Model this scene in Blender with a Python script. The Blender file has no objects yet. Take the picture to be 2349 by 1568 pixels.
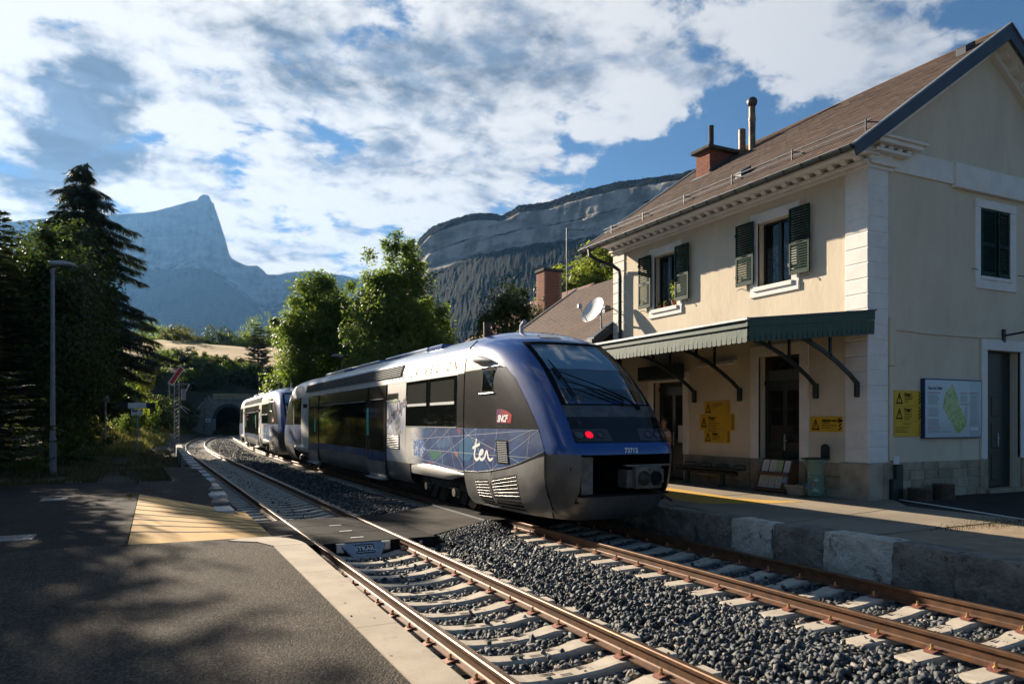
import bpy, bmesh, math, random
import numpy as np
from mathutils import Vector, Matrix, noise as mnoise
random.seed(7); RNG = np.random.default_rng(7)
SC = bpy.context.scene; COL = SC.collection
PI = math.pi; R = math.radians

# ------------------------------------------------------------------ camera
HEAD = R(26.4); CH, SH = math.cos(HEAD), math.sin(HEAD); EYE = 2.07
cd = bpy.data.cameras.new('camera'); cam = bpy.data.objects.new('camera', cd); COL.objects.link(cam)
cam.location = (0, 0, EYE); cam.rotation_euler = (R(90), 0, -HEAD)
cd.sensor_width = 36; cd.lens = 1700 / 2349 * 36; cd.shift_y = 182 / 2349
cd.clip_start = .05; cd.clip_end = 40000
cd.dof.use_dof = True; cd.dof.focus_distance = 14.5; cd.dof.aperture_fstop = 2.0
SC.camera = cam
SC.view_settings.view_transform = 'Standard'; SC.view_settings.look = 'None'
SC.view_settings.gamma = 1; SC.view_settings.use_curve_mapping = False
SC.view_settings.exposure = 1.62
SC.cycles.max_bounces = 8; SC.cycles.transparent_max_bounces = 16
SC.cycles.use_denoising = True
SC.cycles.volume_bounces = 0

# ------------------------------------------------------------------ sun and sky
SUN_EL = R(20.9); SUN_AZ = R(17.3)          # azimuth measured from +Y towards -X
SDIR = Vector((-math.sin(SUN_AZ) * math.cos(SUN_EL), math.cos(SUN_AZ) * math.cos(SUN_EL), math.sin(SUN_EL)))
sl = bpy.data.lights.new('sun', 'SUN'); sl.energy = 5.0; sl.angle = R(.55); sl.color = (1.0, .86, .68)
so = bpy.data.objects.new('sun', sl); COL.objects.link(so)
so.rotation_euler = SDIR.to_track_quat('Z', 'Y').to_euler(); so.location = (0, 0, 50)

class NT:
    """small helper to write node graphs"""
    def __init__(s, tree): s.t = tree; s.n = tree.nodes; s.l = tree.links
    def node(s, typ, **kw):
        n = s.n.new(typ)
        for k, v in kw.items(): setattr(n, k, v)
        return n
    def put(s, sock, v):
        if v is None: return
        if isinstance(v, bpy.types.NodeSocket): s.l.new(v, sock)
        else:
            if sock.type == 'RGBA' and len(v) == 3: v = (*v, 1)
            sock.default_value = v
    def math(s, op, a, b=None, c=None, clamp=False):
        n = s.node('ShaderNodeMath', operation=op, use_clamp=clamp)
        for i, v in enumerate((a, b, c)): s.put(n.inputs[i], v)
        return n.outputs[0]
    def vmath(s, op, a, b=None, scale=None):
        n = s.node('ShaderNodeVectorMath', operation=op)
        s.put(n.inputs[0], a)
        if b is not None: s.put(n.inputs[1], b)
        if scale is not None: s.put(n.inputs['Scale'], scale)
        return n.outputs['Value'] if op in ('DOT_PRODUCT', 'LENGTH', 'DISTANCE') else n.outputs['Vector']
    def noise(s, vec=None, scale=5., detail=4., rough=.5, dist=0., color=False):
        n = s.node('ShaderNodeTexNoise')
        if vec is not None: s.l.new(vec, n.inputs['Vector'])
        s.put(n.inputs['Scale'], scale); s.put(n.inputs['Detail'], detail); s.put(n.inputs['Roughness'], rough); s.put(n.inputs['Distortion'], dist)
        return n.outputs['Color' if color else 'Fac']
    def voronoi(s, vec=None, scale=5., feature='F1', out='Distance', rnd=1.):
        n = s.node('ShaderNodeTexVoronoi', feature=feature)
        if vec is not None: s.l.new(vec, n.inputs['Vector'])
        s.put(n.inputs['Scale'], scale); s.put(n.inputs['Randomness'], rnd)
        return n.outputs[out]
    def smooth(s, v, a, b, lo=0., hi=1.):
        n = s.node('ShaderNodeMapRange', interpolation_type='SMOOTHSTEP')
        for k, x in zip(('Value', 'From Min', 'From Max', 'To Min', 'To Max'), (v, a, b, lo, hi)): s.put(n.inputs[k], x)
        return n.outputs[0]
    def mix(s, f, a, b, mode='MIX'):
        n = s.node('ShaderNodeMix', data_type='RGBA', blend_type=mode)
        s.put(n.inputs['Factor'], f); s.put(n.inputs['A'], a) if False else None
        s.put(n.inputs[6], a); s.put(n.inputs[7], b)
        return n.outputs[2]
    def sep(s, v):
        n = s.node('ShaderNodeSeparateXYZ'); s.l.new(v, n.inputs[0]); return n.outputs
    def comb(s, x, y, z):
        n = s.node('ShaderNodeCombineXYZ')
        for i, v in enumerate((x, y, z)): s.put(n.inputs[i], v)
        return n.outputs[0]
    def mapping(s, vec, scale=(1, 1, 1), rot=(0, 0, 0), loc=(0, 0, 0)):
        n = s.node('ShaderNodeMapping'); s.l.new(vec, n.inputs[0])
        n.inputs['Scale'].default_value = scale; n.inputs['Rotation'].default_value = rot; n.inputs['Location'].default_value = loc
        return n.outputs[0]
    def bump(s, h, strength=.3, dist=.02, normal=None):
        n = s.node('ShaderNodeBump'); s.put(n.inputs['Height'], h); s.put(n.inputs['Strength'], strength); s.put(n.inputs['Distance'], dist)
        return n.outputs[0]

def sky_dir(x, y):       # direction of a spot of the sky, from azimuth / slope measured on the photograph
    a, b = (x - 1174.5) / 1700., (966. - y) / 1700.
    return Vector((a * CH + SH, -a * SH + CH, b)).normalized()

wd = bpy.data.worlds.new('World'); SC.world = wd; wd.use_nodes = True
w = NT(wd.node_tree); w.n.clear()
gd = w.node('ShaderNodeTexCoord').outputs['Generated']
d0 = w.vmath('NORMALIZE', gd)
sky = w.node('ShaderNodeTexSky', sky_type='NISHITA'); sky.sun_disc = False
sky.sun_elevation = SUN_EL; sky.sun_rotation = -SUN_AZ; sky.air_density = 1.0; sky.dust_density = 0.; sky.ozone_density = 3.0
sx, sy, sz = w.sep(d0)
zz = w.math('ADD', w.math('MAXIMUM', sz, 0.), .16)
pl = w.comb(w.math('DIVIDE', sx, zz), w.math('DIVIDE', sy, zz), 0.)
n_big = w.noise(pl, 2.1, 10, .57, .25)
n_det = w.noise(pl, 7.5, 8, .60, .2)
sunh = (SDIR.x / SDIR.xy.length, SDIR.y / SDIR.xy.length, 0)
n_tow = w.noise(w.vmath('ADD', pl, tuple(.10 * c for c in sunh)), 2.1, 6, .57, .25)     # density a little nearer the sun
n_dtow = w.noise(w.vmath('ADD', pl, tuple(.035 * c for c in sunh)), 7.5, 5, .60, .2)
n_str = w.noise(w.mapping(d0, (2.2, 2.2, 9)), 1.6, 5, .5, .6)
# irregular direction for the placed cloud banks
wob = w.noise(d0, 9., 8, .62, 0, color=True)
dj = w.vmath('NORMALIZE', w.vmath('ADD', d0, w.vmath('SCALE', w.vmath('SUBTRACT', wob, (.5, .5, .5)), scale=.13)))
def bank(lst, src):
    tot = None
    for (x, y, r, amp) in lst:
        dt = w.vmath('DOT_PRODUCT', src, tuple(sky_dir(x, y)))
        k = 2.0 / (r / 1700.) ** 2 / 2
        g = w.math('EXPONENT', w.math('MULTIPLY', w.math('SUBTRACT', dt, 1.), 2 * k))
        tot = w.math('MULTIPLY', g, amp) if tot is None else w.math('MULTIPLY_ADD', g, amp, tot)
    return tot
cover = bank([(130, 260, 120, .34), (60, 320, 110, .34), (250, 320, 110, .30), (30, 60, 120, .34), (30, 180, 110, .3), (420, 130, 140, .2), (330, 60, 170, .30), (60, 170, 170, .32), (430, 270, 190, .26), (620, 120, 190, .30), (860, 130, 210, .32), (1080, 70, 200, .30), (1000, 240, 150, .26),
              (640, 440, 300, .22), (1020, 450, 190, .22), (1330, 60, 160, .22), (1560, 110, 130, .20), (1280, 400, 100, .30), (1360, 330, 80, .26), (1450, 270, 90, .28), (1560, 200, 100, .26), (1660, 130, 100, .26), (1800, 110, 80, .22), (1180, 200, 120, .22), (860, 330, 120, .2), (1180, 300, 80, .22),
              (1822, 215, 75, .42), (2040, 175, 90, .42), (2075, 88, 80, .26), (1900, 40, 90, .24), (2250, 40, 80, .2),
              (160, 115, 90, -.42), (290, 185, 55, -.30), (895, 40, 50, -.34), (1300, 290, 70, -.30), (1210, 375, 60, -.22), (960, 345, 45, -.3), (1490, 390, 120, -.34), (1700, 330, 150, -.36),
              (1960, 330, 90, -.2), (2240, 130, 150, -.14), (1740, 200, 50, -.2), (1900, 310, 120, -.2), (1600, 20, 60, -.14), (1290, 200, 60, -.2), (60, 480, 120, .2), (230, 420, 160, .16)], dj)
grey = bank([(130, 245, 85, 1.0), (60, 325, 80, 1.05), (190, 340, 90, 1.0), (320, 300, 60, .9), (240, 195, 60, .9), (30, 60, 110, -.6), (30, 170, 80, -.5), (430, 280, 130, -.35), (620, 160, 130, .55), (700, 30, 120, .5), (820, 200, 150, .6), (1000, 200, 140, .45), (1080, 40, 150, .5), (560, 380, 70, .2),
             (1230, 60, 90, .35), (880, 300, 80, .25), (1560, 60, 70, .2), (1180, 430, 60, .15)], dj)
cover = w.math('MINIMUM', cover, .30)
low = w.math('SUBTRACT', w.smooth(sz, .02, .26, .14, 0.), w.smooth(w.vmath('DOT_PRODUCT', d0, tuple(SDIR)), -.25, .40, .22, 0.))
dens = w.math('ADD', w.math('ADD', w.math('MULTIPLY_ADD', n_big, 1.5, -.34), w.math('MULTIPLY_ADD', n_det, .80, -.40)), w.math('ADD', cover, low))
cov = w.smooth(dens, .45, .63)
sd = w.vmath('DOT_PRODUCT', d0, tuple(SDIR))
glow = w.smooth(sd, .30, .98)
self_sh = w.math('ADD', w.math('MULTIPLY', w.math('SUBTRACT', n_tow, n_big), 2.6), w.math('MULTIPLY', w.math('SUBTRACT', n_dtow, n_det), .9))
body = w.math('ADD', w.math('MULTIPLY_ADD', n_big, 1.0, w.math('MULTIPLY_ADD', n_str, .40, -.20)), w.math('MULTIPLY', grey, .42))
thick = w.smooth(w.math('ADD', body, self_sh), .44, 1.06, 0., .94)
lit = w.mix(glow, (.98, 1.01, 1.06), (1.5, 1.46, 1.40))
shd = w.mix(glow, (.25, .34, .50), (.19, .27, .40))
mott = w.smooth(w.noise(w.mapping(d0, (3., 3., 11.)), 2.6, 7, .62, .8), .33, .67, .70, 1.45)
ccol = w.mix(thick, lit, w.mix(1., shd, w.comb(mott, mott, mott), 'MULTIPLY'))
sk_b = w.mix(1., sky.outputs[0], (.092, .120, .138), 'MULTIPLY')
# the blue pales towards the low, sunward air
skc = w.mix(w.math('MULTIPLY', w.smooth(sz, .02, .34, 1., 0.), .55), sk_b, (.50, .66, .84))
# low air near the horizon is paler
fin = w.mix(cov, skc, ccol)
bg = w.node('ShaderNodeBackground'); w.l.new(fin, bg.inputs[0]); bg.inputs[1].default_value = .21
sky_only = w.node('ShaderNodeBackground'); w.l.new(sky.outputs[0], sky_only.inputs[0]); sky_only.inputs[1].default_value = .1
out = w.node('ShaderNodeOutputWorld'); w.l.new(bg.outputs[0], out.inputs[0])
w.n.remove(sky_only)

# ------------------------------------------------------------------ mesh helpers
def link(o, parent=None):
    COL.objects.link(o)
    if parent is not None: o.parent = parent
    return o
def wloc(p):
    v = Vector((0, 0, 0))
    while p is not None: v += Vector(p.location); p = p.parent
    return v
def tag(o, label=None, cat=None, group=None, kind=None):
    if label: o['label'] = label
    if cat: o['category'] = cat
    if group: o['group'] = group
    if kind: o['kind'] = kind
    return o
def thing(name, loc, label, cat, group=None, rz=0.):
    o = bpy.data.objects.new(name, None); link(o); o.location = loc; o.rotation_euler = (0, 0, rz); o.empty_display_size = .2
    return tag(o, label, cat, group)
def copy_tree(o, parent=None):
    c = o.copy(); COL.objects.link(c)
    if parent is not None: c.parent = parent
    for ch in list(o.children): copy_tree(ch, c)
    return c
class MB:
    def __init__(s): s.v = []; s.f = []; s.m = []
    def add(s, vs, fs, mi=0):
        b = len(s.v); s.v += [tuple(v) for v in vs]
        for f in fs: s.f.append(tuple(i + b for i in f)); s.m.append(mi)
        return s
    def quad(s, a, b, c, d, mi=0): return s.add([a, b, c, d], [(0, 1, 2, 3)], mi)
    def box(s, x0, x1, y0, y1, z0, z1, mi=0):
        return s.add([(x0, y0, z0), (x1, y0, z0), (x1, y1, z0), (x0, y1, z0), (x0, y0, z1), (x1, y0, z1), (x1, y1, z1), (x0, y1, z1)],
                     [(0, 3, 2, 1), (4, 5, 6, 7), (0, 1, 5, 4), (1, 2, 6, 5), (2, 3, 7, 6), (3, 0, 4, 7)], mi)
    def bbox(s, x0, x1, y0, y1, z0, z1, b=.01, mi=0):     # box with chamfered edges
        b = min(b, (x1 - x0) * .45, (y1 - y0) * .45, (z1 - z0) * .45)
        vs = []; 
        for (sx_, sy_, sz_) in [(i, j, k) for k in (0, 1) for j in (0, 1) for i in (0, 1)]:
            X = (x0, x1)[sx_]; Y = (y0, y1)[sy_]; Z = (z0, z1)[sz_]; ix = b if sx_ == 0 else -b; iy = b if sy_ == 0 else -b; iz = b if sz_ == 0 else -b
            vs += [(X, Y + iy, Z + iz), (X + ix, Y, Z + iz), (X + ix, Y + iy, Z)]
        def V(i, j, k, a): return ((k * 4 + j * 2 + i) * 3 + a)
        fs = []
        for i in (0, 1):
            q = [V(i, 0, 0, 0), V(i, 1, 0, 0), V(i, 1, 1, 0), V(i, 0, 1, 0)]; fs.append(q if i else q[::-1])
            q = [V(0, i, 0, 1), V(1, i, 0, 1), V(1, i, 1, 1), V(0, i, 1, 1)]; fs.append(q[::-1] if i else q)
            q = [V(0, 0, i, 2), V(1, 0, i, 2), V(1, 1, i, 2), V(0, 1, i, 2)]; fs.append(q if i else q[::-1])
        for j in (0, 1):
            for k in (0, 1):
                q = [V(0, j, k, 1), V(1, j, k, 1), V(1, j, k, 2), V(0, j, k, 2)]; fs.append(q if (j ^ k) == 0 else q[::-1])
                q = [V(j, 0, k, 0), V(j, 1, k, 0), V(j, 1, k, 2), V(j, 0, k, 2)]; fs.append(q[::-1] if (j ^ k) == 0 else q)
                q = [V(j, k, 0, 0), V(j, k, 1, 0), V(j, k, 1, 1), V(j, k, 0, 1)]; fs.append(q if (j ^ k) == 0 else q[::-1])
        for i in (0, 1):
            for j in (0, 1):
                for k in (0, 1):
                    q = [V(i, j, k, 0), V(i, j, k, 1), V(i, j, k, 2)]; fs.append(q if (i + j + k) % 2 else q[::-1])
        return s.add(vs, fs, mi)
    def prism(s, poly, axis, a0, a1, mi=0):   # extrude a 2d polygon along an axis; poly in the other two axes (order x,y,z)
        n = len(poly)
        def P(p, a):
            return {'x': (a, p[0], p[1]), 'y': (p[0], a, p[1]), 'z': (p[0], p[1], a)}[axis]
        vs = [P(p, a0) for p in poly] + [P(p, a1) for p in poly]
        fs = [tuple(range(n))[::-1], tuple(range(n, 2 * n))] + [(i, (i + 1) % n, n + (i + 1) % n, n + i) for i in range(n)]
        return s.add(vs, fs, mi)
    def tube(s, pts, r, seg=8, mi=0, cap=True):
        pts = [Vector(p) for p in pts]; n = len(pts); rs = r if isinstance(r, (list, tuple)) else [r] * n
        ref = None; rings = []
        for i, p in enumerate(pts):
            t = (pts[min(i + 1, n - 1)] - pts[max(i - 1, 0)]).normalized()
            if ref is None: ref = Vector((0, 0, 1)) if abs(t.z) < .9 else Vector((1, 0, 0))
            u = t.cross(ref).normalized(); ref = u.cross(t).normalized()
            rings.append([p + (u * math.cos(2 * PI * k / seg) + ref * math.sin(2 * PI * k / seg)) * rs[i] for k in range(seg)])
        vs = [q for rg in rings for q in rg]; fs = []
        for i in range(n - 1):
            for k in range(seg): fs.append((i * seg + k, i * seg + (k + 1) % seg, (i + 1) * seg + (k + 1) % seg, (i + 1) * seg + k))
        if cap: fs += [tuple(range(seg))[::-1], tuple(range((n - 1) * seg, n * seg))]
        return s.add(vs, fs, mi)
    def lathe(s, prof, c=(0, 0, 0), seg=16, mi=0):
        vs = []; n = len(prof)
        for r, z in prof: vs += [(c[0] + r * math.cos(2 * PI * k / seg), c[1] + r * math.sin(2 * PI * k / seg), c[2] + z) for k in range(seg)]
        fs = [(i * seg + k, i * seg + (k + 1) % seg, (i + 1) * seg + (k + 1) % seg, (i + 1) * seg + k) for i in range(n - 1) for k in range(seg)]
        fs += [tuple(range(seg))[::-1], tuple(range((n - 1) * seg, n * seg))]
        return s.add(vs, fs, mi)
    def disc(s, c, u, v, r, seg=20, mi=0):
        c, u, v = Vector(c), Vector(u), Vector(v)
        return s.add([c + u * math.cos(2 * PI * k / seg) * r + v * math.sin(2 * PI * k / seg) * r for k in range(seg)], [tuple(range(seg))], mi)
    def bar(s, a, b, wd_, ht, mi=0, up=(0, 0, 1)):
        a, b = Vector(a), Vector(b); t = (b - a).normalized(); u = t.cross(Vector(up))
        if u.length < 1e-4: u = t.cross(Vector((1, 0, 0)))
        u.normalize(); v = u.cross(t); u *= wd_ / 2; v *= ht / 2
        vs = [a - u - v, a + u - v, a + u + v, a - u + v, b - u - v, b + u - v, b + u + v, b - u + v]
        return s.add(vs, [(3, 2, 1, 0), (4, 5, 6, 7), (0, 1, 5, 4), (1, 2, 6, 5), (2, 3, 7, 6), (3, 0, 4, 7)], mi)
    def grid(s, fn, us, vs_, mi=0, flip=False):
        nu, nv = len(us), len(vs_); P = [fn(u, v) for v in vs_ for u in us]
        fs = []
        for j in range(nv - 1):
            for i in range(nu - 1):
                q = (j * nu + i, j * nu + i + 1, (j + 1) * nu + i + 1, (j + 1) * nu + i); fs.append(q[::-1] if flip else q)
        return s.add(P, fs, mi)
    def build(s, name, mats, parent=None, smooth=False, loc=None, local=False, kind=None, fix=False):
        o_ = Vector((0, 0, 0)) if local else (wloc(parent) if parent is not None else Vector(loc or (0, 0, 0)))
        me = bpy.data.meshes.new(name)
        me.from_pydata([(v[0] - o_.x, v[1] - o_.y, v[2] - o_.z) for v in s.v], [], s.f)
        mats = mats if isinstance(mats, (list, tuple)) else [mats]
        for m in mats: me.materials.append(m)
        if len(mats) > 1: me.polygons.foreach_set('material_index', s.m)
        if fix:
            bm = bmesh.new(); bm.from_mesh(me); bmesh.ops.recalc_face_normals(bm, faces=bm.faces); bm.to_mesh(me); bm.free()
        if smooth:
            me.polygons.foreach_set('use_smooth', [True] * len(me.polygons))
            if smooth != 'all' and hasattr(me, 'set_sharp_from_angle'): me.set_sharp_from_angle(angle=R(35))
        me.update()
        o = bpy.data.objects.new(name, me); link(o, parent)
        if parent is None: o.location = o_
        if kind: o['kind'] = kind
        return o
def mesh_np(name, verts, faces, mat, parent=None, loc=(0, 0, 0), kind=None, smooth=False):
    """verts (n,3), faces (m,k) numpy arrays, k constant"""
    me = bpy.data.meshes.new(name); verts = np.asarray(verts, np.float32); faces = np.asarray(faces, np.int32)
    k = faces.shape[1]
    me.vertices.add(len(verts)); me.vertices.foreach_set('co', verts.ravel())
    me.loops.add(faces.size); me.loops.foreach_set('vertex_index', faces.ravel())
    me.polygons.add(len(faces)); me.polygons.foreach_set('loop_start', np.arange(0, faces.size, k, dtype=np.int32))
    if smooth: me.polygons.foreach_set('use_smooth', np.ones(len(faces), bool))
    me.materials.append(mat); me.update(calc_edges=True)
    o = bpy.data.objects.new(name, me); link(o, parent)
    if parent is None: o.location = loc
    if kind: o['kind'] = kind
    return o
_tc = {}
def text_mesh(body, size=1., shear=0., xs=1., bold=0., align='LEFT', spacing=1.):
    """2d lettering as (verts, faces) with the origin on the base line"""
    key = (body, size, shear, xs, bold, align, spacing)
    if key in _tc: return _tc[key]
    cu = bpy.data.curves.new('txt', 'FONT'); cu.body = body; cu.size = size; cu.shear = shear; cu.align_x = align; cu.offset = bold; cu.space_character = spacing; cu.resolution_u = 3
    ob = bpy.data.objects.new('txt', cu); COL.objects.link(ob)
    bpy.context.view_layer.update()
    me = bpy.data.meshes.new_from_object(ob.evaluated_get(bpy.context.evaluated_depsgraph_get()))
    vs = [(v.co.x * xs, v.co.y) for v in me.vertices]; fs = [tuple(p.vertices) for p in me.polygons]
    bpy.data.objects.remove(ob); bpy.data.curves.remove(cu); bpy.data.meshes.remove(me)
    _tc[key] = (vs, fs); return vs, fs

# ------------------------------------------------------------------ materials
MATS = {}
def mat(name, col, rough=.6, metal=0., col2=None, nscale=6., namt=(.35, .65), bump=0., bscale=40., bdist=.01, coord='Object', spec=.5, stretch=(1, 1, 1), island=0., coat=0., dirt=None, detail=5., rough2=None, emit=None, trans=0.):
    m = bpy.data.materials.new(name); m.use_nodes = True; t = NT(m.node_tree); b = t.n['Principled BSDF']
    b.inputs['Roughness'].default_value = rough; b.inputs['Metallic'].default_value = metal; b.inputs['Specular IOR Level'].default_value = spec
    b.inputs['Coat Weight'].default_value = coat; b.inputs['Coat Roughness'].default_value = .04
    c = (*col, 1); b.inputs['Base Color'].default_value = c
    vec = None
    if col2 or bump or dirt or rough2 is not None:
        vec = t.node('ShaderNodeNewGeometry').outputs['Position'] if coord == 'World' else t.node('ShaderNodeTexCoord').outputs[coord]
        if stretch != (1, 1, 1): vec = t.mapping(vec, stretch)
    cc = c
    if col2:
        f = t.smooth(t.noise(vec, nscale, detail, .6), *namt); cc = t.mix(f, c, (*col2, 1))
    if dirt:     # (colour, scale, lo, hi)
        f = t.smooth(t.noise(vec, dirt[1], 6, .65), dirt[2], dirt[3]); cc = t.mix(f, cc, (*dirt[0], 1))
    if island:
        ri = t.node('ShaderNodeNewGeometry').outputs['Random Per Island']
        v = t.math('MULTIPLY_ADD', ri, island * 2, 1 - island)
        cc = t.mix(1., cc, t.comb(v, v, v), 'MULTIPLY')
    if not isinstance(cc, tuple): t.l.new(cc, b.inputs['Base Color'])
    if rough2 is not None:
        t.l.new(t.smooth(t.noise(vec, nscale * .7, 4, .6), .3, .7, rough, rough2), b.inputs['Roughness'])
    if bump: t.l.new(t.bump(t.noise(vec, bscale, 6, .6), bump, bdist), b.inputs['Normal'])
    if emit: b.inputs['Emission Color'].default_value = (*emit[0], 1); b.inputs['Emission Strength'].default_value = emit[1]
    MATS[name] = m; return m
# ------------------------------------------------------------------ layout of the line
def smooth01(a, b, x):
    t = min(max((x - a) / (b - a), 0.), 1.); return t * t * (3 - 2 * t)
def cx1(y): return 3.40 + (max(y - 49., 0.) ** 2) / 722.
def cx2(y):
    if y < 70: return 7.72 + (max(y - 35., 0.) ** 2) / 1040.
    return 7.72 + 1.178 + .0673 * (y - 70)
def heading(f, y): return (f(y + .5) - f(y - .5))
TUN_Y = 129.; TUN_X = 12.35
def fbm(x, y, z=0., o=4): return mnoise.fractal(Vector((x, y, z)), 1., 2., o)
def ground_h(x, y):
    c1, c2 = cx1(min(y, 140)), cx2(min(y, 140))
    if y < TUN_Y + .3:
        d = c1 - 2.9 - x; e = x - c2 - 3.2
        h = -.5
        if d > 0 and y > 23:
            cap = .75 + 8.5 * smooth01(46, 122, y) + 1.2 * smooth01(8, 30, d) * smooth01(30, 50, y)
            h = min(-.5 + d * 1.0, .22) if d < 1 else .22
            h += min(max(d - 1.6 - 2.2 * (1 - smooth01(48, 66, y)), 0) * .72, cap) * smooth01(44, 60, y)
            h += .12 * fbm(x * .4, y * .4) * smooth01(.8, 3, d)
        if e > 0 and y > 46:
            cap = .5 + 13.5 * smooth01(82, 126, y)
            h = min(-.5 + e * .6, .3); h += min(max(e - 1.2, 0) * .75, cap) * smooth01(78, 100, y)
        return h
    h = min(6.6 + .50 * (y - TUN_Y - .3), 11.6) + .165 * min(max(y - 143, 0), 62)
    h += .7 * fbm(x * .06, y * .06) * smooth01(131, 140, y) + 2.5 * smooth01(20, 60, abs(x - 12))
    if y > 205: h -= 35 * smooth01(215, 420, y)
    return h

# ------------------------------------------------------------------ materials of the setting
M_ground = mat('ground_soil', (.060, .052, .030), .95, col2=(.034, .044, .016), nscale=.35, bump=.5, bscale=6, bdist=.1, coord='World')
M_field = mat('dry_field', (.43, .27, .085), .95, col2=(.33, .21, .07), nscale=.12, bump=.4, bscale=3, bdist=.1, coord='World', stretch=(1, .4, 1))
M_asph0 = mat('asphalt_plain', (.070, .060, .050), .95, col2=(.046, .040, .035), nscale=.9, bump=1., bscale=75, bdist=.03, coord='World', dirt=((.22, .185, .145), 78., .60, .70), spec=.3)
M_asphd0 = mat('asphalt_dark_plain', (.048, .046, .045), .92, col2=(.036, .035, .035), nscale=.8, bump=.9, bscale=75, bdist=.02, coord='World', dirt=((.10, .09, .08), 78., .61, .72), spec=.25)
M_conc = mat('concrete_light', (.43, .36, .265), .9, col2=(.34, .285, .21), nscale=2.2, bump=.35, bscale=60, bdist=.006, coord='World', dirt=((.24, .20, .15), 9., .60, .74))
M_slab = mat('platform_slab', (.29, .235, .165), .9, col2=(.21, .17, .12), nscale=.8, bump=.3, bscale=50, bdist=.006, coord='World', dirt=((.22, .18, .13), 5., .58, .72))

def asphalt(name, lo, hi, sc):
    m = bpy.data.materials.new(name); m.use_nodes = True; t = NT(m.node_tree); b = t.n['Principled BSDF']; b.inputs['Roughness'].default_value = .92; b.inputs['Specular IOR Level'].default_value = .25
    pos = t.node('ShaderNodeNewGeometry').outputs['Position']; v = t.node('ShaderNodeTexVoronoi'); t.l.new(pos, v.inputs['Vector']); v.inputs['Scale'].default_value = sc
    r = t.sep(v.outputs['Color'])[0]; c = t.mix(t.math('POWER', r, 2.2), lo, hi)
    big = t.noise(pos, 1.1, 5, .6); mid = t.noise(pos, 7., 5, .65); g = t.math('MULTIPLY', t.smooth(big, .3, .7, .78, 1.18), t.smooth(mid, .3, .7, .85, 1.12))
    c = t.mix(1., c, t.comb(g, g, g), 'MULTIPLY')
    # fine cracks
    ck = t.voronoi(t.vmath('ADD', pos, t.vmath('SCALE', t.noise(pos, 1.5, 4, .6, 0, color=True), scale=.9)), .34, 'DISTANCE_TO_EDGE')
    ckm = t.math('MULTIPLY', t.smooth(ck, .002, .006, 1., 0.), t.smooth(t.noise(pos, .5, 3, .5), .52, .60))
    t.l.new(t.mix(ckm, c, (.012, .011, .010)), b.inputs['Base Color'])
    h = t.math('ADD', t.math('MULTIPLY', v.outputs['Distance'], -.9), t.math('MULTIPLY', t.noise(pos, sc * .35, 4, .6), .8))
    t.l.new(t.bump(h, 1., .014), b.inputs['Normal']); return m
M_asph = asphalt('asphalt', (.024, .019, .014, 1), (.165, .132, .10, 1), 85.)
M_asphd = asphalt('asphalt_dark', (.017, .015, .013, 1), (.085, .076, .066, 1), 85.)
def terrain_axis(lo, hi, step, ext):
    a = [-v for v in ext[::-1]] + list(np.arange(lo, hi + .01, step)) + [v for v in ext]
    return sorted(set(round(float(v), 3) for v in a))
xs = terrain_axis(-58, 82, 2., [120, 200, 400, 1000, 2500, 5200])
ys = sorted(set(terrain_axis(-30, 260, 2., [300, 360, 430, 600, 1000, 2500, 5200]) + [129.0, 129.3, 129.32, 133, 135]))
nx, ny = len(xs), len(ys)
V = [(x, y, ground_h(x, y)) for y in ys for x in xs]; F = []
for j in range(ny - 1):
    for i in range(nx - 1):
        cx_, cy_ = (xs[i] + xs[i + 1]) / 2, (ys[j] + ys[j + 1]) / 2
        if 9.5 < cx_ < 15.2 and 128.9 < cy_ < 129.33: continue
        F.append((j * nx + i, j * nx + i + 1, (j + 1) * nx + i + 1, (j + 1) * nx + i))
mb = MB().add(V, F); g = mb.build('ground', M_ground, smooth='all', kind='structure')
mb = MB().grid(lambda x, y: (x, y, ground_h(x, y) + .12), list(np.arange(-40, 90, 4.)), list(np.arange(145, 208, 3.)))
mb.build('field', M_field, smooth='all', kind='structure')

# ------------------------------------------------------------------ mountains
def mount_mat(name, rock, rock2, wood, wood2, lo, hi, sc):
    m = bpy.data.materials.new(name); m.use_nodes = True; t = NT(m.node_tree); b = t.n['Principled BSDF']
    b.inputs['Roughness'].default_value = .95; b.inputs['Specular IOR Level'].default_value = .1
    ge = t.node('ShaderNodeNewGeometry'); pos = ge.outputs['Position']; nz = t.sep(ge.outputs['Normal'])[2]
    strat = t.noise(t.mapping(pos, (1, 1, 3.2)), sc * 3, 7, .62)
    vert = t.noise(t.mapping(pos, (1, 1, .18)), sc * 6, 6, .6)
    n2 = t.noise(pos, sc * 5, 7, .65)
    rk = t.mix(t.smooth(t.math('ADD', t.math('MULTIPLY', strat, .5), t.math('MULTIPLY', vert, .5)), .40, .60), rock, rock2)
    wd_ = t.mix(t.smooth(t.noise(pos, sc * 16, 6, .7), .38, .62), wood, wood2)
    at_ = t.node('ShaderNodeAttribute', attribute_name='rock').outputs['Fac']
    n3 = t.noise(pos, sc * 9, 6, .65)
    n4 = t.noise(pos, sc * 2.2, 4, .55)
    f = t.smooth(t.math('ADD', t.math('ADD', at_, t.math('MULTIPLY_ADD', n3, lo, -lo / 2)), t.math('MULTIPLY_ADD', n4, hi, -hi / 2)), .42, .56)
    t.l.new(t.mix(f, wd_, rk), b.inputs['Base Color'])
    t.l.new(t.bump(t.math('ADD', n2, t.noise(pos, sc * 40, 5, .7)), .9, 18.), b.inputs['Normal'])
    return m
def interp(tab, x): return float(np.interp(x, [a for a, _ in tab], [b for _, b in tab]))
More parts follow.
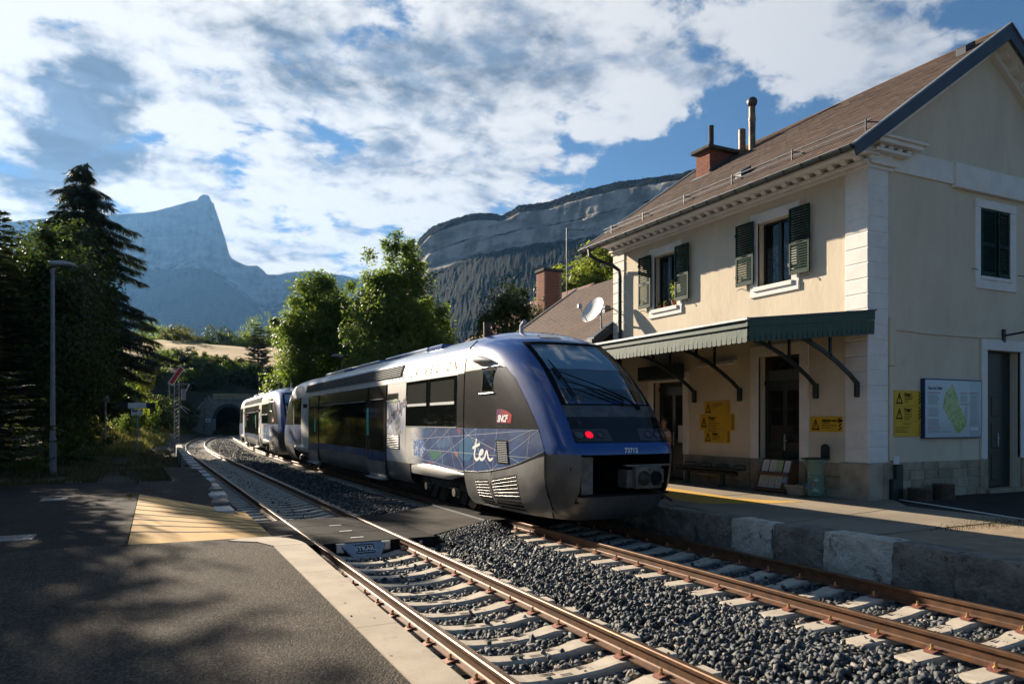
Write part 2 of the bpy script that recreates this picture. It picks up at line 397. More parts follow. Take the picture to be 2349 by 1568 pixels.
def mpoint(x, y, Z):
    a = (x - 1174.5) / 1700.
    return (Z * (a * CH + SH), Z * (-a * SH + CH), EYE + Z * (966. - y) / 1700.)
def mountain(name, cols, prof_fn, mat_, amp, seed, zf=lambda x: 1., tree=0., nr=64):
    rows = None; V = []; RK = []
    for x in cols:
        pr = prof_fn(x)
        # resample the profile evenly
        ts = np.linspace(0, len(pr) - 1, nr); col = []
        for t in ts:
            i = min(int(t), len(pr) - 2); f = t - i
            col.append(tuple(pr[i][q] * (1 - f) + pr[i + 1][q] * f for q in range(4)))
        for (Z, y, rough, rock) in col:
            Z *= zf(x); wood = tree * (rock < .3 and 500 < Z)
            y += wood * random.uniform(-1.0, .5) * (1 if Z > 900 else .5); P = mpoint(x, y, Z)
            n = fbm(P[0] / 260 + seed, P[1] / 260, P[2] / 500, 6) + .55 * fbm(P[0] / 70 + seed, P[1] / 70, P[2] / 45, 6) + .25 * fbm(P[0] / 22 + seed, P[1] / 22, P[2] / 60, 4)
            dz = n * amp * rough + wood * random.uniform(-5, 5)
            V.append(mpoint(x, y, Z + dz)); RK.append(rock)
    F = [(i * nr + j, (i + 1) * nr + j, (i + 1) * nr + j + 1, i * nr + j + 1) for i in range(len(cols) - 1) for j in range(nr - 1)]
    o = MB().add(V, F).build(name, mat_, smooth=True, kind='structure')
    o.data.attributes.new('rock', 'FLOAT', 'POINT').data.foreach_set('value', RK); return o
MR1 = [(-900, 640), (-400, 600), (-100, 520), (100, 500), (265, 491), (330, 487), (360, 482), (392, 474), (430, 463), (452, 458), (458, 449), (466, 446), (478, 447), (483, 456), (485, 464), (491, 465), (493, 476), (500, 496), (508, 520), (518, 552), (526, 582), (531, 592), (545, 600), (565, 609), (590, 608), (600, 616), (613, 629), (640, 629), (652, 625), (664, 624), (690, 622), (715, 621), (780, 630), (860, 650), (1000, 700), (1300, 760)]
MC1 = [(-900, 700), (200, 606), (450, 598), (500, 615), (528, 640), (570, 672), (620, 690), (700, 664), (800, 690), (1300, 800)]
MT1 = [(-900, 760), (200, 652), (380, 636), (480, 622), (540, 668), (600, 716), (650, 748), (710, 716), (800, 740), (1300, 830)]
def prof1(x):
    r, c, t = interp(MR1, x), interp(MC1, x), interp(MT1, x); c = max(c, r + 12); t = max(t, c + 8)
    j = random.uniform(-.7, .7); return [(2900, 965, .3, 0.), (3300, 800 + .1 * (t - 700), 1.2, 0.), (4100, (t + 800) / 2, 1.6, .05), (4600, t, 1.3, .30), (4850, c, .9, .62), (4900, c * .66 + r * .34, .6, .9), (4930, c * .3 + r * .7, .5, 1.), (4975, r + 1.5, .15, 1.), (5000, r + j, .0, .8), (5300, r + 60, .3, .5), (5900, 940, .2, 0.)]
M_mont = mount_mat('far_peak_rock', (.46, .44, .41), (.24, .23, .22), (.008, .015, .006), (.022, .032, .013), .75, .5, .0018)
mountain('mountain_peak', list(np.arange(-900, 250, 30.)) + list(np.arange(250, 730, 3.)) + list(np.arange(730, 1320, 30.)), prof1, M_mont, 60., 3.1)
MR2 = [(830, 800), (900, 730), (940, 640), (955, 565), (962, 548), (985, 524), (1010, 512), (1040, 502), (1075, 491), (1100, 488), (1130, 490), (1150, 494), (1172, 484), (1190, 471), (1230, 466), (1265, 461), (1300, 447), (1350, 433), (1400, 421), (1420, 416), (1470, 411), (1500, 406), (1560, 398), (1600, 385), (1700, 360), (1900, 330), (2300, 340), (2900, 420), (3600, 520)]
MB2 = [(830, 830), (940, 680), (960, 640), (985, 612), (1050, 590), (1100, 574), (1170, 560), (1240, 552), (1320, 540), (1400, 520), (1500, 488), (1600, 470), (1900, 440), (3600, 640)]
def prof2(x):
    r, b = interp(MR2, x), interp(MB2, x); b = max(b, r + 25); tr = (b - r)
    j = random.uniform(-1.8, 1.5); return [(750, 960, .2, 0.), (860, 860, .6, -.1), (1010, b + 140, .7, -.1), (1170, b + 22, .6, .0), (1205, b, .7, .75), (1213, b - tr * .30, .7, 1.), (1219, b - tr * .36, .8, .38), (1224, b - tr * .42, .8, .8), (1234, b - tr * .78, .6, 1.), (1241, b - tr * .84, .7, -.1), (1254, b - tr * .95, .5, -.3), (1262, r + j, .3, -.3), (1440, r + 30, .5, 0.), (1950, 800, .3, 0.)]
M_ridge = mount_mat('ridge_rock', (.85, .78, .68), (.36, .33, .29), (.004, .011, .004), (.010, .021, .008), .8, .9, .007)
mountain('mountain_ridge', list(np.arange(830, 1640, 3.5)) + list(np.arange(1640, 3600, 40.)), prof2, M_ridge, 17., 8.7, lambda x: 1.12 - .20 * (min(max(x, 830), 2000) - 960) / 640. if x < 1640 else .874, .7, 150)
# ------------------------------------------------------------------ the air: thin even haze
def add_haze():
    m = bpy.data.materials.new('haze_air'); m.use_nodes = True; t = NT(m.node_tree); t.n.clear()
    v = t.node('ShaderNodeVolumePrincipled'); v.inputs['Color'].default_value = (.17, .40, .80, 1); v.inputs['Density'].default_value = HAZE; v.inputs['Anisotropy'].default_value = .35
    t.l.new(v.outputs[0], t.node('ShaderNodeOutputMaterial').inputs['Volume'])
    b = MB().box(-6600, 6600, -6000, 6900, -62, 1640); b.build('haze', m, kind='stuff')
HAZE = 4.5e-5
# ------------------------------------------------------------------ tracks
M_rail = mat('rail_rust', (.125, .056, .024), .6, .25, col2=(.07, .034, .017), nscale=7, bump=.25, bscale=60, bdist=.003, coord='World', spec=.4)
M_railtop = mat('rail_head_polished', (.15, .085, .046), .48, .65, col2=(.09, .046, .024), nscale=5, coord='World')
M_sleeper = mat('sleeper_concrete', (.50, .44, .35), .88, col2=(.40, .345, .27), nscale=5, bump=.3, bscale=55, bdist=.005, dirt=((.30, .21, .13), 7., .58, .75), coord='World')
M_clip = mat('clip_painted_steel', (.26, .085, .055), .6, .3, col2=(.17, .07, .05), nscale=30)
M_bolt = mat('bolt_brass', (.55, .38, .16), .4, .8, col2=(.3, .2, .1), nscale=60)
M_ballast = mat('ballast_bed', (.060, .062, .065), .95, col2=(.033, .034, .036), nscale=26, bump=1.0, bscale=24, bdist=.05, coord='World', dirt=((.15, .145, .14), 30., .60, .68))
M_mark = mat('casting_recess', (.20, .165, .12), .95)
def track(f, y0, y1, label):
    t = thing('railway_track', (f(4.), 4., -.36), label, 'railway track', 'railway tracks through the station')
    for sgn in (-1, 1):
        prof = [(-.075, -.172), (.075, -.172), (.075, -.160), (.020, -.140), (.009, -.128), (.009, -.052), (.034, -.040), (.036, -.008), (.028, 0), (-.028, 0), (-.036, -.008), (-.034, -.040), (-.009, -.052), (-.009, -.128), (-.020, -.140), (-.075, -.160)]
        ys_ = [y0 + 2. * i for i in range(int((y1 - y0) / 2) + 1)]
        vs, fs, mi = [], [], []
        n = len(prof)
        for y in ys_:
            h = heading(f, y); c = math.cos(math.atan(h)); s_ = math.sin(math.atan(h)); x = f(y)
            for px, pz in prof: vs.append((x + (sgn * .753 + px) * c, y - (sgn * .753 + px) * s_, pz))
        for i in range(len(ys_) - 1):
            for k in range(n):
                fs.append((i * n + k, i * n + (k + 1) % n, (i + 1) * n + (k + 1) % n, (i + 1) * n + k)); mi.append(1 if k in (7, 8, 9) else 0)
        m = MB(); m.add(vs, fs); m.m = mi; m.build('rail', [M_rail, M_railtop], t, fix=True)
    # sleeper: monobloc, dipped in the middle, canted at the rail seats
    st = [(-1.26, -.205, .10), (-1.24, -.185, .135), (-.95, -.180, .135), (-.76, -.181, .135), (-.56, -.181, .133), (-.38, -.215, .115), (-.15, -.232, .105), (.15, -.232, .105), (.38, -.215, .115), (.56, -.181, .133), (.76, -.181, .135), (.95, -.180, .135), (1.24, -.185, .135), (1.26, -.205, .10)]
    m = MB(); vs, fs = [], []
    for x, z, hw in st: vs += [(x, -hw - .03, -.42), (x, -hw, z - .022), (x, -hw + .022, z), (x, hw - .022, z), (x, hw, z - .022), (x, hw + .03, -.42)]
    for i in range(len(st) - 1):
        for k in range(5): fs.append((i * 6 + k, (i + 1) * 6 + k, (i + 1) * 6 + k + 1, i * 6 + k + 1))
    fs += [(0, 1, 2, 3, 4, 5), tuple(range(len(vs) - 6, len(vs)))[::-1]]
    m.add(vs, fs)
    s0 = m.build('sleeper', M_sleeper, t, local=True, fix=True); me_s = s0.data; bpy.data.objects.remove(s0)
    # recessed casting marks in the top of the nearest sleepers
    m = MB()
    for (x0, x1, yy) in [(-.48, -.40, -.03), (-.30, -.05, .02), (-.02, .10, -.05), (.20, .42, .03), (.30, .40, -.04)]:
        m.bar((x0, yy, -.2335 + .05 * max(0, abs((x0 + x1) / 2) - .15)), (x1, yy, -.2335 + .05 * max(0, abs((x0 + x1) / 2) - .15)), .012, .010)
        m.bar((x0, yy + .035, -.2335 + .05 * max(0, abs((x0 + x1) / 2) - .15)), (x1, yy + .035, -.2335 + .05 * max(0, abs((x0 + x1) / 2) - .15)), .007, .010)
    o_ = m.build('casting_mark', M_mark, t, local=True); me_cm = o_.data; bpy.data.objects.remove(o_)
    # clip: sprung plate with a bolt and nut
    def clipm(side):
        c = MB()
        c.add([(side * .035, -.075, -.148), (side * .145, -.05, -.176), (side * .145, .05, -.176), (side * .035, .075, -.148), (side * .035, -.075, -.136), (side * .10, -.06, -.150), (side * .10, .06, -.150), (side * .035, .075, -.136), (side * .145, -.05, -.168), (side * .145, .05, -.168)],
              [(0, 3, 2, 1), (4, 5, 6, 7), (5, 8, 9, 6), (0, 1, 8, 5, 4), (3, 7, 6, 9, 2), (1, 2, 9, 8), (0, 4, 7, 3)], 0)
        c.lathe([(.026, -.155), (.026, -.136), (.015, -.135), (.014, -.100), (.009, -.097)], (side * .085, 0, 0), 6, 1)
        return c
    mecl = {}
    for side in (-1, 1):
        o_ = clipm(side).build('rail_clip', [M_clip, M_bolt], t, local=True, fix=True); mecl[side] = o_.data; bpy.data.objects.remove(o_)
    y = y0 + .25; k = 0
    while y < y1:
        h = heading(f, y)
        s = bpy.data.objects.new('sleeper', me_s); link(s, t)
        s.location = Vector((f(y), y, 0)) - t.location + Vector((0, 0, random.uniform(-.004, .004))); s.rotation_euler = (0, 0, -math.atan(h) + random.uniform(-.006, .006))
        if y < 9.5:
            c = bpy.data.objects.new('casting_mark', me_cm); link(c, s); c['kind'] = 'stuff'
        if y < 15.5:
            for rr in (-.753, .753):
                for side in (-1, 1):
                    c = bpy.data.objects.new('rail_clip', mecl[side]); link(c, s); c.location = (rr, 0, 0)
        y += .6; k += 1
    return t
T1 = track(cx1, -4., 136., 'curving track nearest the asphalt platform, its brown rails bare all the way')
T2 = track(cx2, -4., 136., 'track under the parked train, beside the stone-kerbed platform')

# ballast bed and stones
def ballast_h(x, y):
    c1, c2 = cx1(y), cx2(y); d1, d2 = abs(x - c1), abs(x - c2); d = min(d1, d2)
    if d < .80: z = -.275 + .03 * smooth01(.35, .7, d)
    elif d < 1.25: z = -.245
    else: z = -.235 + .05 * smooth01(1.2, 1.9, d)
    if x < c1: z = min(z, -.26 - .1 * smooth01(1.2, 2.6, d1))
    if x > c2: z = min(z, -.22 - .10 * smooth01(.9, 1.7, d2))
    return z
mb = MB()
ysb = list(np.arange(-6, 30, .5)) + list(np.arange(30, 137, 1.))
xso = np.concatenate([np.linspace(-2.1, -.1, 18), np.linspace(0, 1, 36), np.linspace(.05, 2.4, 14) + 1])
def bfn(u, y):
    c1, c2 = cx1(y), cx2(y)
    x = c1 + u if u <= 0 else (c1 + u * (c2 - c1) if u <= 1 else c2 + u - 1)
    return (x, y, ballast_h(x, y) + .012 * fbm(x * 9, y * 9))
mb.grid(bfn, list(xso), ysb); mb.build('ballast_bed', M_ballast, smooth='all', kind='structure')
def stone_shapes(n):
    out = []
    for i in range(n):
        bm = bmesh.new()
        k = random.choice((8, 9, 10))
        sc_ = (random.uniform(.75, 1.35), random.uniform(.65, 1.0), random.uniform(.5, .85))
        for j in range(k):
            v = Vector((random.gauss(0, 1), random.gauss(0, 1), random.gauss(0, 1))).normalized() * random.uniform(.85, 1.1)
            bm.verts.new((v.x * sc_[0], v.y * sc_[1], v.z * sc_[2]))
        bmesh.ops.convex_hull(bm, input=bm.verts)
        bmesh.ops.triangulate(bm, faces=bm.faces)
        vs_ = [v for v in bm.verts if v.link_faces]; ix = {v: a for a, v in enumerate(vs_)}
        out.append((np.array([v.co[:] for v in vs_]), np.array([[ix[v] for v in f.verts] for f in bm.faces]))); bm.free()
    return out
SHAPES = stone_shapes(36)
def scatter(name, pts, sizes, material, kind='stuff', flat=1.):
    pts = np.asarray(pts); sizes = np.asarray(sizes); n = len(pts); which = RNG.integers(0, len(SHAPES), n)
    Vs, Fs, off = [], [], 0
    for si, (sv, sf) in enumerate(SHAPES):
        idx = np.nonzero(which == si)[0]; m = len(idx)
        if not m: continue
        q = RNG.normal(size=(m, 4)); q /= np.linalg.norm(q, axis=1)[:, None]; a, b, c, d = q.T
        Rm = np.stack([np.stack([1 - 2 * (c * c + d * d), 2 * (b * c - d * a), 2 * (b * d + c * a)], -1), np.stack([2 * (b * c + d * a), 1 - 2 * (b * b + d * d), 2 * (c * d - b * a)], -1), np.stack([2 * (b * d - c * a), 2 * (c * d + b * a), 1 - 2 * (b * b + c * c)], -1)], 1)
        P = np.einsum('nij,vj->nvi', Rm, sv) * sizes[idx][:, None, None]; P[:, :, 2] *= flat
        P += pts[idx][:, None, :]
        Vs.append(P.reshape(-1, 3)); Fs.append((sf[None] + (np.arange(m) * len(sv))[:, None, None]).reshape(-1, 3) + off); off += m * len(sv)
    return mesh_np(name, np.concatenate(Vs), np.concatenate(Fs), material, kind=kind)
M_stone = bpy.data.materials.new('ballast_stone'); M_stone.use_nodes = True
_t = NT(M_stone.node_tree); _b = _t.n['Principled BSDF']; _b.inputs['Roughness'].default_value = .72; _b.inputs['Specular IOR Level'].default_value = .45
_g = _t.node('ShaderNodeNewGeometry'); _ri = _g.outputs['Random Per Island']
_cr = _t.node('ShaderNodeValToRGB'); _t.l.new(_ri, _cr.inputs[0]); _e = _cr.color_ramp
_e.elements[0].color = (.028, .033, .036, 1); _e.elements[1].color = (.24, .22, .21, 1); _e.elements[1].position = 1.
for p_, c_ in ((.3, (.050, .058, .062, 1)), (.62, (.085, .094, .095, 1)), (.90, (.14, .15, .15, 1)), (.955, (.23, .17, .12, 1))):
    el = _e.elements.new(p_); el.color = c_
_n = _t.noise(_g.outputs['Position'], 55, 5, .6)
_t.l.new(_t.mix(1., _cr.outputs[0], _t.comb(*[_t.smooth(_n, .3, .7, .7, 1.2)] * 3), 'MULTIPLY'), _b.inputs['Base Color'])
_t.l.new(_t.bump(_n, .5, .006), _b.inputs['Normal'])
pts, sz = [], []
def add_ballast(ya, yb, dens, smin, smax):
    x0, x1 = 1.35, 9.5
    n = int((yb - ya) * (x1 - x0 + .0) * dens)
    for _ in range(n):
        y = random.uniform(ya, yb); x = cx1(y) - 2.05 + random.random() * (cx2(y) - cx1(y) + 2.05 + 1.75)
        c1, c2 = cx1(y), cx2(y); r1, r2 = abs(x - c1), abs(x - c2); rd = min(r1, r2)
        if abs(rd - .753) < .085: continue                        # the rails
        yc0 = 12.5 if x < 4.8 else 12.7 + (x - 4.8) * .9 if x < 6.45 else 14.05
        if yc0 < y < (16.3 if x < 4.8 else 17.5) and x < 9.3: continue                 # the crossing panels
        yy = (y - (-4. + .25)) % .6; ds = min(yy, .6 - yy)        # distance to a sleeper's middle line
        if rd < 1.27 and ds < .17 and random.random() < (.965 if rd < .6 else .985): continue
        s = random.uniform(smin, smax) * (1.25 if random.random() < .12 else 1.)
        z = ballast_h(x, y) + random.uniform(-.012, .022) + (.035 if (rd < 1.27 and ds < .15) else 0)
        if 1.2 < rd and c1 < x < c2: z += .035 * math.sin(PI * (x - c1 - 1.2) / max(.1, c2 - c1 - 2.4)) + random.choice((0, 0, .025))
        pts.append((x, y, z)); sz.append(s)
add_ballast(1.2, 12.6, 460, .026, .060)
add_ballast(12.6, 22., 320, .028, .054)
add_ballast(22., 45., 110, .035, .06)
add_ballast(45., 120., 30, .05, .09)
# heap that slopes down from the crossing panels
for _ in range(2200):
    x = random.uniform(4.85, 6.6); ye = 12.75 + (x - 4.8) * .85; y = ye - abs(random.gauss(0, .5))
    pts.append((x, y, -.17 + .13 * math.exp(-((ye - y) / .7) ** 2) + random.uniform(-.02, .02))); sz.append(random.uniform(.024, .042))
scatter('ballast_stones', pts, sz, M_stone)

# ------------------------------------------------------------------ platform on the near side
PZ = .40
mb = MB()
def slab(poly, z, zb=-.5):
    n = len(poly); mb.add([(x, y, z) for x, y in poly] + [(x, y, zb) for x, y in poly], [tuple(range(n))] + [(i, n + i, n + (i + 1) % n, (i + 1) % n) for i in range(n)])
# asphalt of the foreground up to the cross seam
slab([(-14, -6), (1.50, -6), (1.56, 10.25), (1.40, 10.75), (1.05, 11.0), (-.24, 11.18), (-.36, 11.36), (-14, 11.36)], PZ)
mb.build('near_platform', M_asph, kind='structure')
nearp = bpy.data.objects['near_platform']
mb = MB()
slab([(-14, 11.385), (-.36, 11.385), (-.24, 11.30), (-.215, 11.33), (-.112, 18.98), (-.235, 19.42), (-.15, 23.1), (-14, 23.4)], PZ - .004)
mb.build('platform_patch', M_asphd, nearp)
mb = MB()
slab([(-.12, 23.05), (-.235, 19.42), (-.10, 19.05), (1.46, 20.4), (1.62, 21.3), (1.65, 23.0)], PZ - .002)
slab([(.72, 23.05), (1.64, 23.05), (1.68, 29), (.62, 30.5)], PZ - .02)
mb.build('platform_path', M_asph, nearp)
# sloping asphalt triangles either side of the yellow ramp
RA, RB, RC, RD = (-.20, 11.30), (-.10, 19.0), (2.02, 17.35), (2.02, 13.35)
mb = MB()
mb.add([(-.24, 11.18, PZ), (1.05, 11.0, PZ), (1.50, 10.9, PZ), (2.1, 11.9, .30), (2.06, 13.33, .045), (RA[0], RA[1], PZ - .003)], [(0, 1, 5), (1, 2, 5), (2, 3, 5), (3, 4, 5)])
mb.add([(RB[0], RB[1], PZ - .003), (2.06, 17.37, .045), (1.46, 17.79, .142), (1.0, 18.15, .216), (1.48, 20.42, PZ - .003), (-.10, 19.05, PZ - .002), (1.46, 17.79, -.3), (1.48, 20.42, -.3)], [(0, 3, 4), (3, 2, 4), (0, 4, 5), (2, 1, 6), (2, 6, 7, 4)])
mb.build('ramp_flank', M_asph, nearp)
M_yel = mat('yellow_resin', (.60, .35, .085), .78, col2=(.50, .28, .065), nscale=1.6, bump=.2, bscale=70, bdist=.003, coord='World', dirt=((.36, .21, .07), 3.5, .55, .75))
M_groove = mat('ramp_groove', (.05, .045, .04), .9)
mb = MB()
def rp(u, v, up=.004):      # u along the slope (0 = top), v across
    a = (RA[0] + (RD[0] - RA[0]) * u, RA[1] + (RD[1] - RA[1]) * u); b = (RB[0] + (RC[0] - RB[0]) * u, RB[1] + (RC[1] - RB[1]) * u)
    return (a[0] + (b[0] - a[0]) * v, a[1] + (b[1] - a[1]) * v, PZ - (PZ - .045) * u + up)
mb.grid(rp, list(np.linspace(0, 1, 6)), list(np.linspace(0, 1, 9))); ramp = mb.build('yellow_ramp', M_yel, nearp)
for v0 in (.17, .275, .38, .485, .59, .69, .79):
    mb = MB(); wob_ = [random.uniform(-.006, .006) for _ in range(12)]
    P_ = [(rp(i / 11, v0 + wob_[i] + .03 * (i / 11 - .4), .008), rp(i / 11, v0 + wob_[i] + .014 + .03 * (i / 11 - .4), .008)) for i in range(12)]
    mb.add([p for a in P_ for p in a], [(2 * i, 2 * i + 2, 2 * i + 3, 2 * i + 1) for i in range(11)]); mb.build('groove', M_groove, ramp)
# concrete coping strip with joints
yj = [-6, -1.6, .9, 3.4, 5.9, 8.3, 10.25]
for a, b in zip(yj[:-1], yj[1:]):
    mb = MB(); xi = 1.505 + .003; w_ = lambda y: 1.83 + .022 * max(0, y - 4)
    mb.prism([(xi + .004 * a, a + .004), (w_(a), a + .004), (w_(b), b - .004), (xi + .004 * b, b - .004)], 'z', -.5, PZ + .012); mb.build('coping_slab', M_conc, nearp)
mb = MB(); cor = [(1.555, 10.26), (1.97, 10.26)]
arc_o = [(1.97 - .48 * (1 - math.cos(a)), 10.26 + .88 * math.sin(a)) for a in np.linspace(0, PI / 2, 7)][1:]
poly = cor + arc_o + [(1.2, 11.16), (1.05, 11.0), (1.40, 10.72)]
mb.prism(poly, 'z', -.5, PZ + .012); mb.build('coping_slab', M_conc, nearp)
# painted kerb stones further along
M_kw = mat('kerb_white_paint', (.62, .58, .52), .85, col2=(.30, .27, .23), nscale=5, namt=(.52, .66), bump=.4, bscale=30, coord='World')
M_kg = mat('kerb_bare_stone', (.21, .185, .155), .9, col2=(.13, .115, .10), nscale=6, bump=.5, bscale=30, coord='World')
y = 16.98; k = 0
kx = lambda y: 1.58 + max(0, (y - 18)) * .0145 + max(0, y - 49) ** 2 / 722
while y < 62:
    L = 1.0 if y < 30 else 1.2
    mb = MB(); a = kx(y); mb.bbox(a - .19 + random.uniform(-.02, .02), a + .19 + random.uniform(-.015, .015), y + .008, y + L - .008, -.5, (.16, .24, .32)[k] if k < 3 else PZ - .03 + random.uniform(-.02, .012), .02)
    mb.build('kerb_stone', M_kw if (k % 2 == 0) else M_kg, nearp); y += L; k += 1
# covers in the asphalt
M_cover = mat('cover_metal', (.27, .26, .24), .6, .3, col2=(.16, .155, .15), nscale=12, bump=.4, bscale=120, coord='World')
for (x0, x1, y0, y1, lab) in [(-2.25, -1.42, 12.40, 12.95, 'wide ribbed metal cover at the edge of the photo in the dark asphalt'), (-1.97, -1.50, 18.3, 18.85, 'small pale metal cover in the dark asphalt below the lamp post'), (-1.95, -1.52, 23.50, 23.80, 'narrow pale cover where the asphalt meets the grass')]:
    t = thing('inspection_cover', ((x0 + x1) / 2, (y0 + y1) / 2, PZ), lab, 'cover', 'covers in the platform asphalt')
    mb = MB(); mb.bbox(x0, x1, y0, y1, PZ - .05, PZ + .008, .006); mb.build('plate', M_cover, t)
    mb = MB(); n = int((x1 - x0) / .05)
    for i in range(n): mb.box(x0 + .02 + i * .05, x0 + .045 + i * .05, y0 + .04, y1 - .04, PZ + .008, PZ + .013)
    mb.build('rib_pattern', M_cover, t)

# ------------------------------------------------------------------ level crossing of rubber panels
M_rub = mat('rubber_black', (.012, .0115, .011), .9, col2=(.018, .017, .016), nscale=3, bump=.4, bscale=90, bdist=.006, coord='World', dirt=((.035, .030, .026), 4., .6, .8), spec=.12)
M_rampc = mat('ramp_worn_asphalt', (.060, .049, .037), .95, spec=.2, col2=(.032, .028, .024), nscale=3, bump=.5, bscale=110, bdist=.004, coord='World')
M_galv = mat('galvanised', (.42, .44, .46), .45, .75, col2=(.30, .32, .34), nscale=14, coord='World')
M_white = mat('white_print', (.72, .72, .70), .6)
M_black = mat('black_print', (.015, .015, .016), .6)
cr = thing('level_crossing', (3.4, 14.7, 0), 'black rubber crossing deck laid between the rails of both tracks at the train nose', 'level crossing')
CY0, CY1 = 12.68, 16.15
def panel(x0, x1, nm='crossing_panel', mt=None, z=-.012, n=4, CY0=CY0, CY1=CY1):
    ya = CY0
    for i in range(n):
        yb = CY0 + (CY1 - CY0) * (i + 1) / n
        mb = MB(); mb.bbox(x0, x1, ya + .004, yb - .004, -.19, z, .012); mb.build(nm, mt or M_rub, cr); ya = yb
x1_, x2_ = 3.40, 7.72
panel(x1_ - 1.33, x1_ - .753 - .04); panel(x1_ - .753 + .075, x1_ + .753 - .075, n=3); panel(x1_ + .753 + .04, x1_ + 1.36)
panel(x2_ - 1.30, x2_ - .753 - .04, CY0=14.2, CY1=17.4); panel(x2_ - .753 + .075, x2_ + .753 - .075, n=3, CY0=14.2, CY1=17.4); panel(x2_ + .753 + .04, x2_ + 1.5, CY0=14.2, CY1=17.4)
mb = MB(); mb.prism([(x1_ + 1.365, CY0 + .2), (x2_ - 1.305, 14.2), (x2_ - 1.305, 17.38), (x1_ + 1.365, CY1)], 'z', -.35, -.016); mb.build('ramp_slab', M_rampc, cr)
mb = MB(); mb.box(x2_ - 1.318, x2_ - 1.288, 14.22, 17.36, -.16, .012); mb.build('steel_edge', M_galv, cr)
for i in range(3):
    mb = MB(); mb.box(3.32, 3.55, 13.15 + i * .85, 13.21 + i * .85, -.012, -.007); mb.build('panel_marking', M_white, cr)
# deflector plate with the maker's lettering on the near edge
mb = MB(); ya, yb = CY0 - .03, CY0 - .30
mb.add([(2.98, ya, -.02), (3.82, ya, -.02), (3.63, yb, -.225), (3.17, yb, -.225), (2.98, ya, -.05), (3.82, ya, -.05), (3.63, yb, -.25), (3.17, yb, -.25)],
       [(0, 3, 2, 1), (4, 5, 6, 7), (0, 1, 5, 4), (1, 2, 6, 5), (2, 3, 7, 6), (3, 0, 4, 7)])
defl = mb.build('deflector_plate', M_galv, cr, fix=True)
nrm = Vector((0, -(.205), .27)).normalized(); dn = Vector((0, yb - ya, -.205)).normalized()
def on_defl(u, v, up): return Vector((3.40 + u, ya, -.02)) + dn * v + nrm * up
mb = MB(); mb.add([on_defl(-.165, .05, .003), on_defl(.165, .05, .003), on_defl(.165, .26, .003), on_defl(-.165, .26, .003)], [(0, 3, 2, 1)]); mb.build('name_plate', M_black, defl)
tv, tf = text_mesh('STRAIL', .125, 0, .92, .003, 'CENTER')
mb = MB(); mb.add([on_defl(u, .20 - v, .007) for u, v in tv], tf); mb.build('lettering', M_white, defl)
mb = MB()
for q in (.09, .232): mb.add([on_defl(-.15, q - .008, .006), on_defl(.15, q - .008, .006), on_defl(.15, q + .004, .006), on_defl(-.15, q + .004, .006)], [(0, 3, 2, 1)])
mb.build('rule_line', M_white, defl)
for sx_ in (-1, 1):
    mb = MB(); mb.add([(3.40 + sx_ * .40 + a, CY0 - .075 + b, c) for a, b, c in [(-.07, 0, -.17), (.07, 0, -.17), (.07, 0, -.02), (-.07, 0, -.02), (-.07, .07, -.17), (.07, .07, -.17), (.07, .07, -.02), (-.07, .07, -.02)]], [(0, 1, 2, 3), (7, 6, 5, 4), (3, 2, 6, 7), (0, 3, 7, 4), (1, 5, 6, 2)])
    mb.build('end_bracket', M_galv, cr, fix=True)
# round rubber ends on the panel edges
for x, yq in ((2.35, CY0), (4.45, CY0), (6.75, 14.2), (8.9, 14.2)):
    mb = MB(); mb.tube([(x, yq - .03, -.09), (x, yq + .04, -.09)], .06, 14); mb.tube([(x, yq - .034, -.09), (x, yq - .0305, -.09)], .028, 10, 1); mb.build('panel_end', [M_rub, M_galv], cr)

# ------------------------------------------------------------------ platform on the station side
FZ = .35
mb = MB()
slab([(9.75, -8), (13.85, -8), (13.85, 7.66), (11.0, 7.66), (9.75, 7.60)], FZ - .012)
mb.build('gravel_forecourt', mat('gravel_forecourt', (.36, .27, .17), .95, col2=(.27, .20, .125), nscale=3, bump=.9, bscale=70, bdist=.02, coord='World', dirt=((.45, .36, .25), 60., .58, .7)), kind='structure')
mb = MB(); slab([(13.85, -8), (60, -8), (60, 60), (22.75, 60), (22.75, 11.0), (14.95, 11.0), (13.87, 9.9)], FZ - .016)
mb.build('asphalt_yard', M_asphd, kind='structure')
mb = MB(); slab([(9.80, 7.67), (13.84, 7.67), (13.86, 9.9), (14.9, 11.0), (14.9, 60), (9.80, 60)], FZ)
farp = mb.build('station_platform', M_slab, kind='structure')
M_seam = mat('slab_joint', (.13, .11, .085), .9)
for (a, b) in [((9.86, 9.2), (13.9, 9.85)), ((9.85, 13.2), (14.0, 13.2)), ((9.85, 17.2), (14.0, 17.2)), ((11.6, 7.68), (11.7, 9.45))]:
    mb = MB(); mb.bar((*a, FZ + .0015), (*b, FZ + .0015), .016, .006); mb.build('slab_joint', M_seam, farp)
# worn yellow safety line, wide near the train
M_yl2 = mat('worn_yellow_paint', (.62, .36, .05), .8, col2=(.40, .29, .14), nscale=2.6, namt=(.52, .70), bump=.2, bscale=60, coord='World', stretch=(2.5, .6, 1))
mb = MB(); mb.add([(x, y, FZ + .004) for x, y in [(10.45, 12.15), (11.1, 11.75), (12.0, 11.5), (12.66, 11.42), (12.2, 12.0), (11.9, 12.75), (12.1, 14.4), (12.3, 17.5), (10.5, 17.5)]], [tuple(range(9))]); mb.build('yellow_paint', M_yl2, farp)
mb = MB(); mb.bar((15.0, 10.93, FZ - .008), (13.92, 7.7, FZ - .008), .07, .012); mb.bar((13.92, 7.7, FZ - .008), (13.7, 4.0, FZ - .008), .07, .012); mb.build('white_line', M_white, bpy.data.objects['asphalt_yard'])
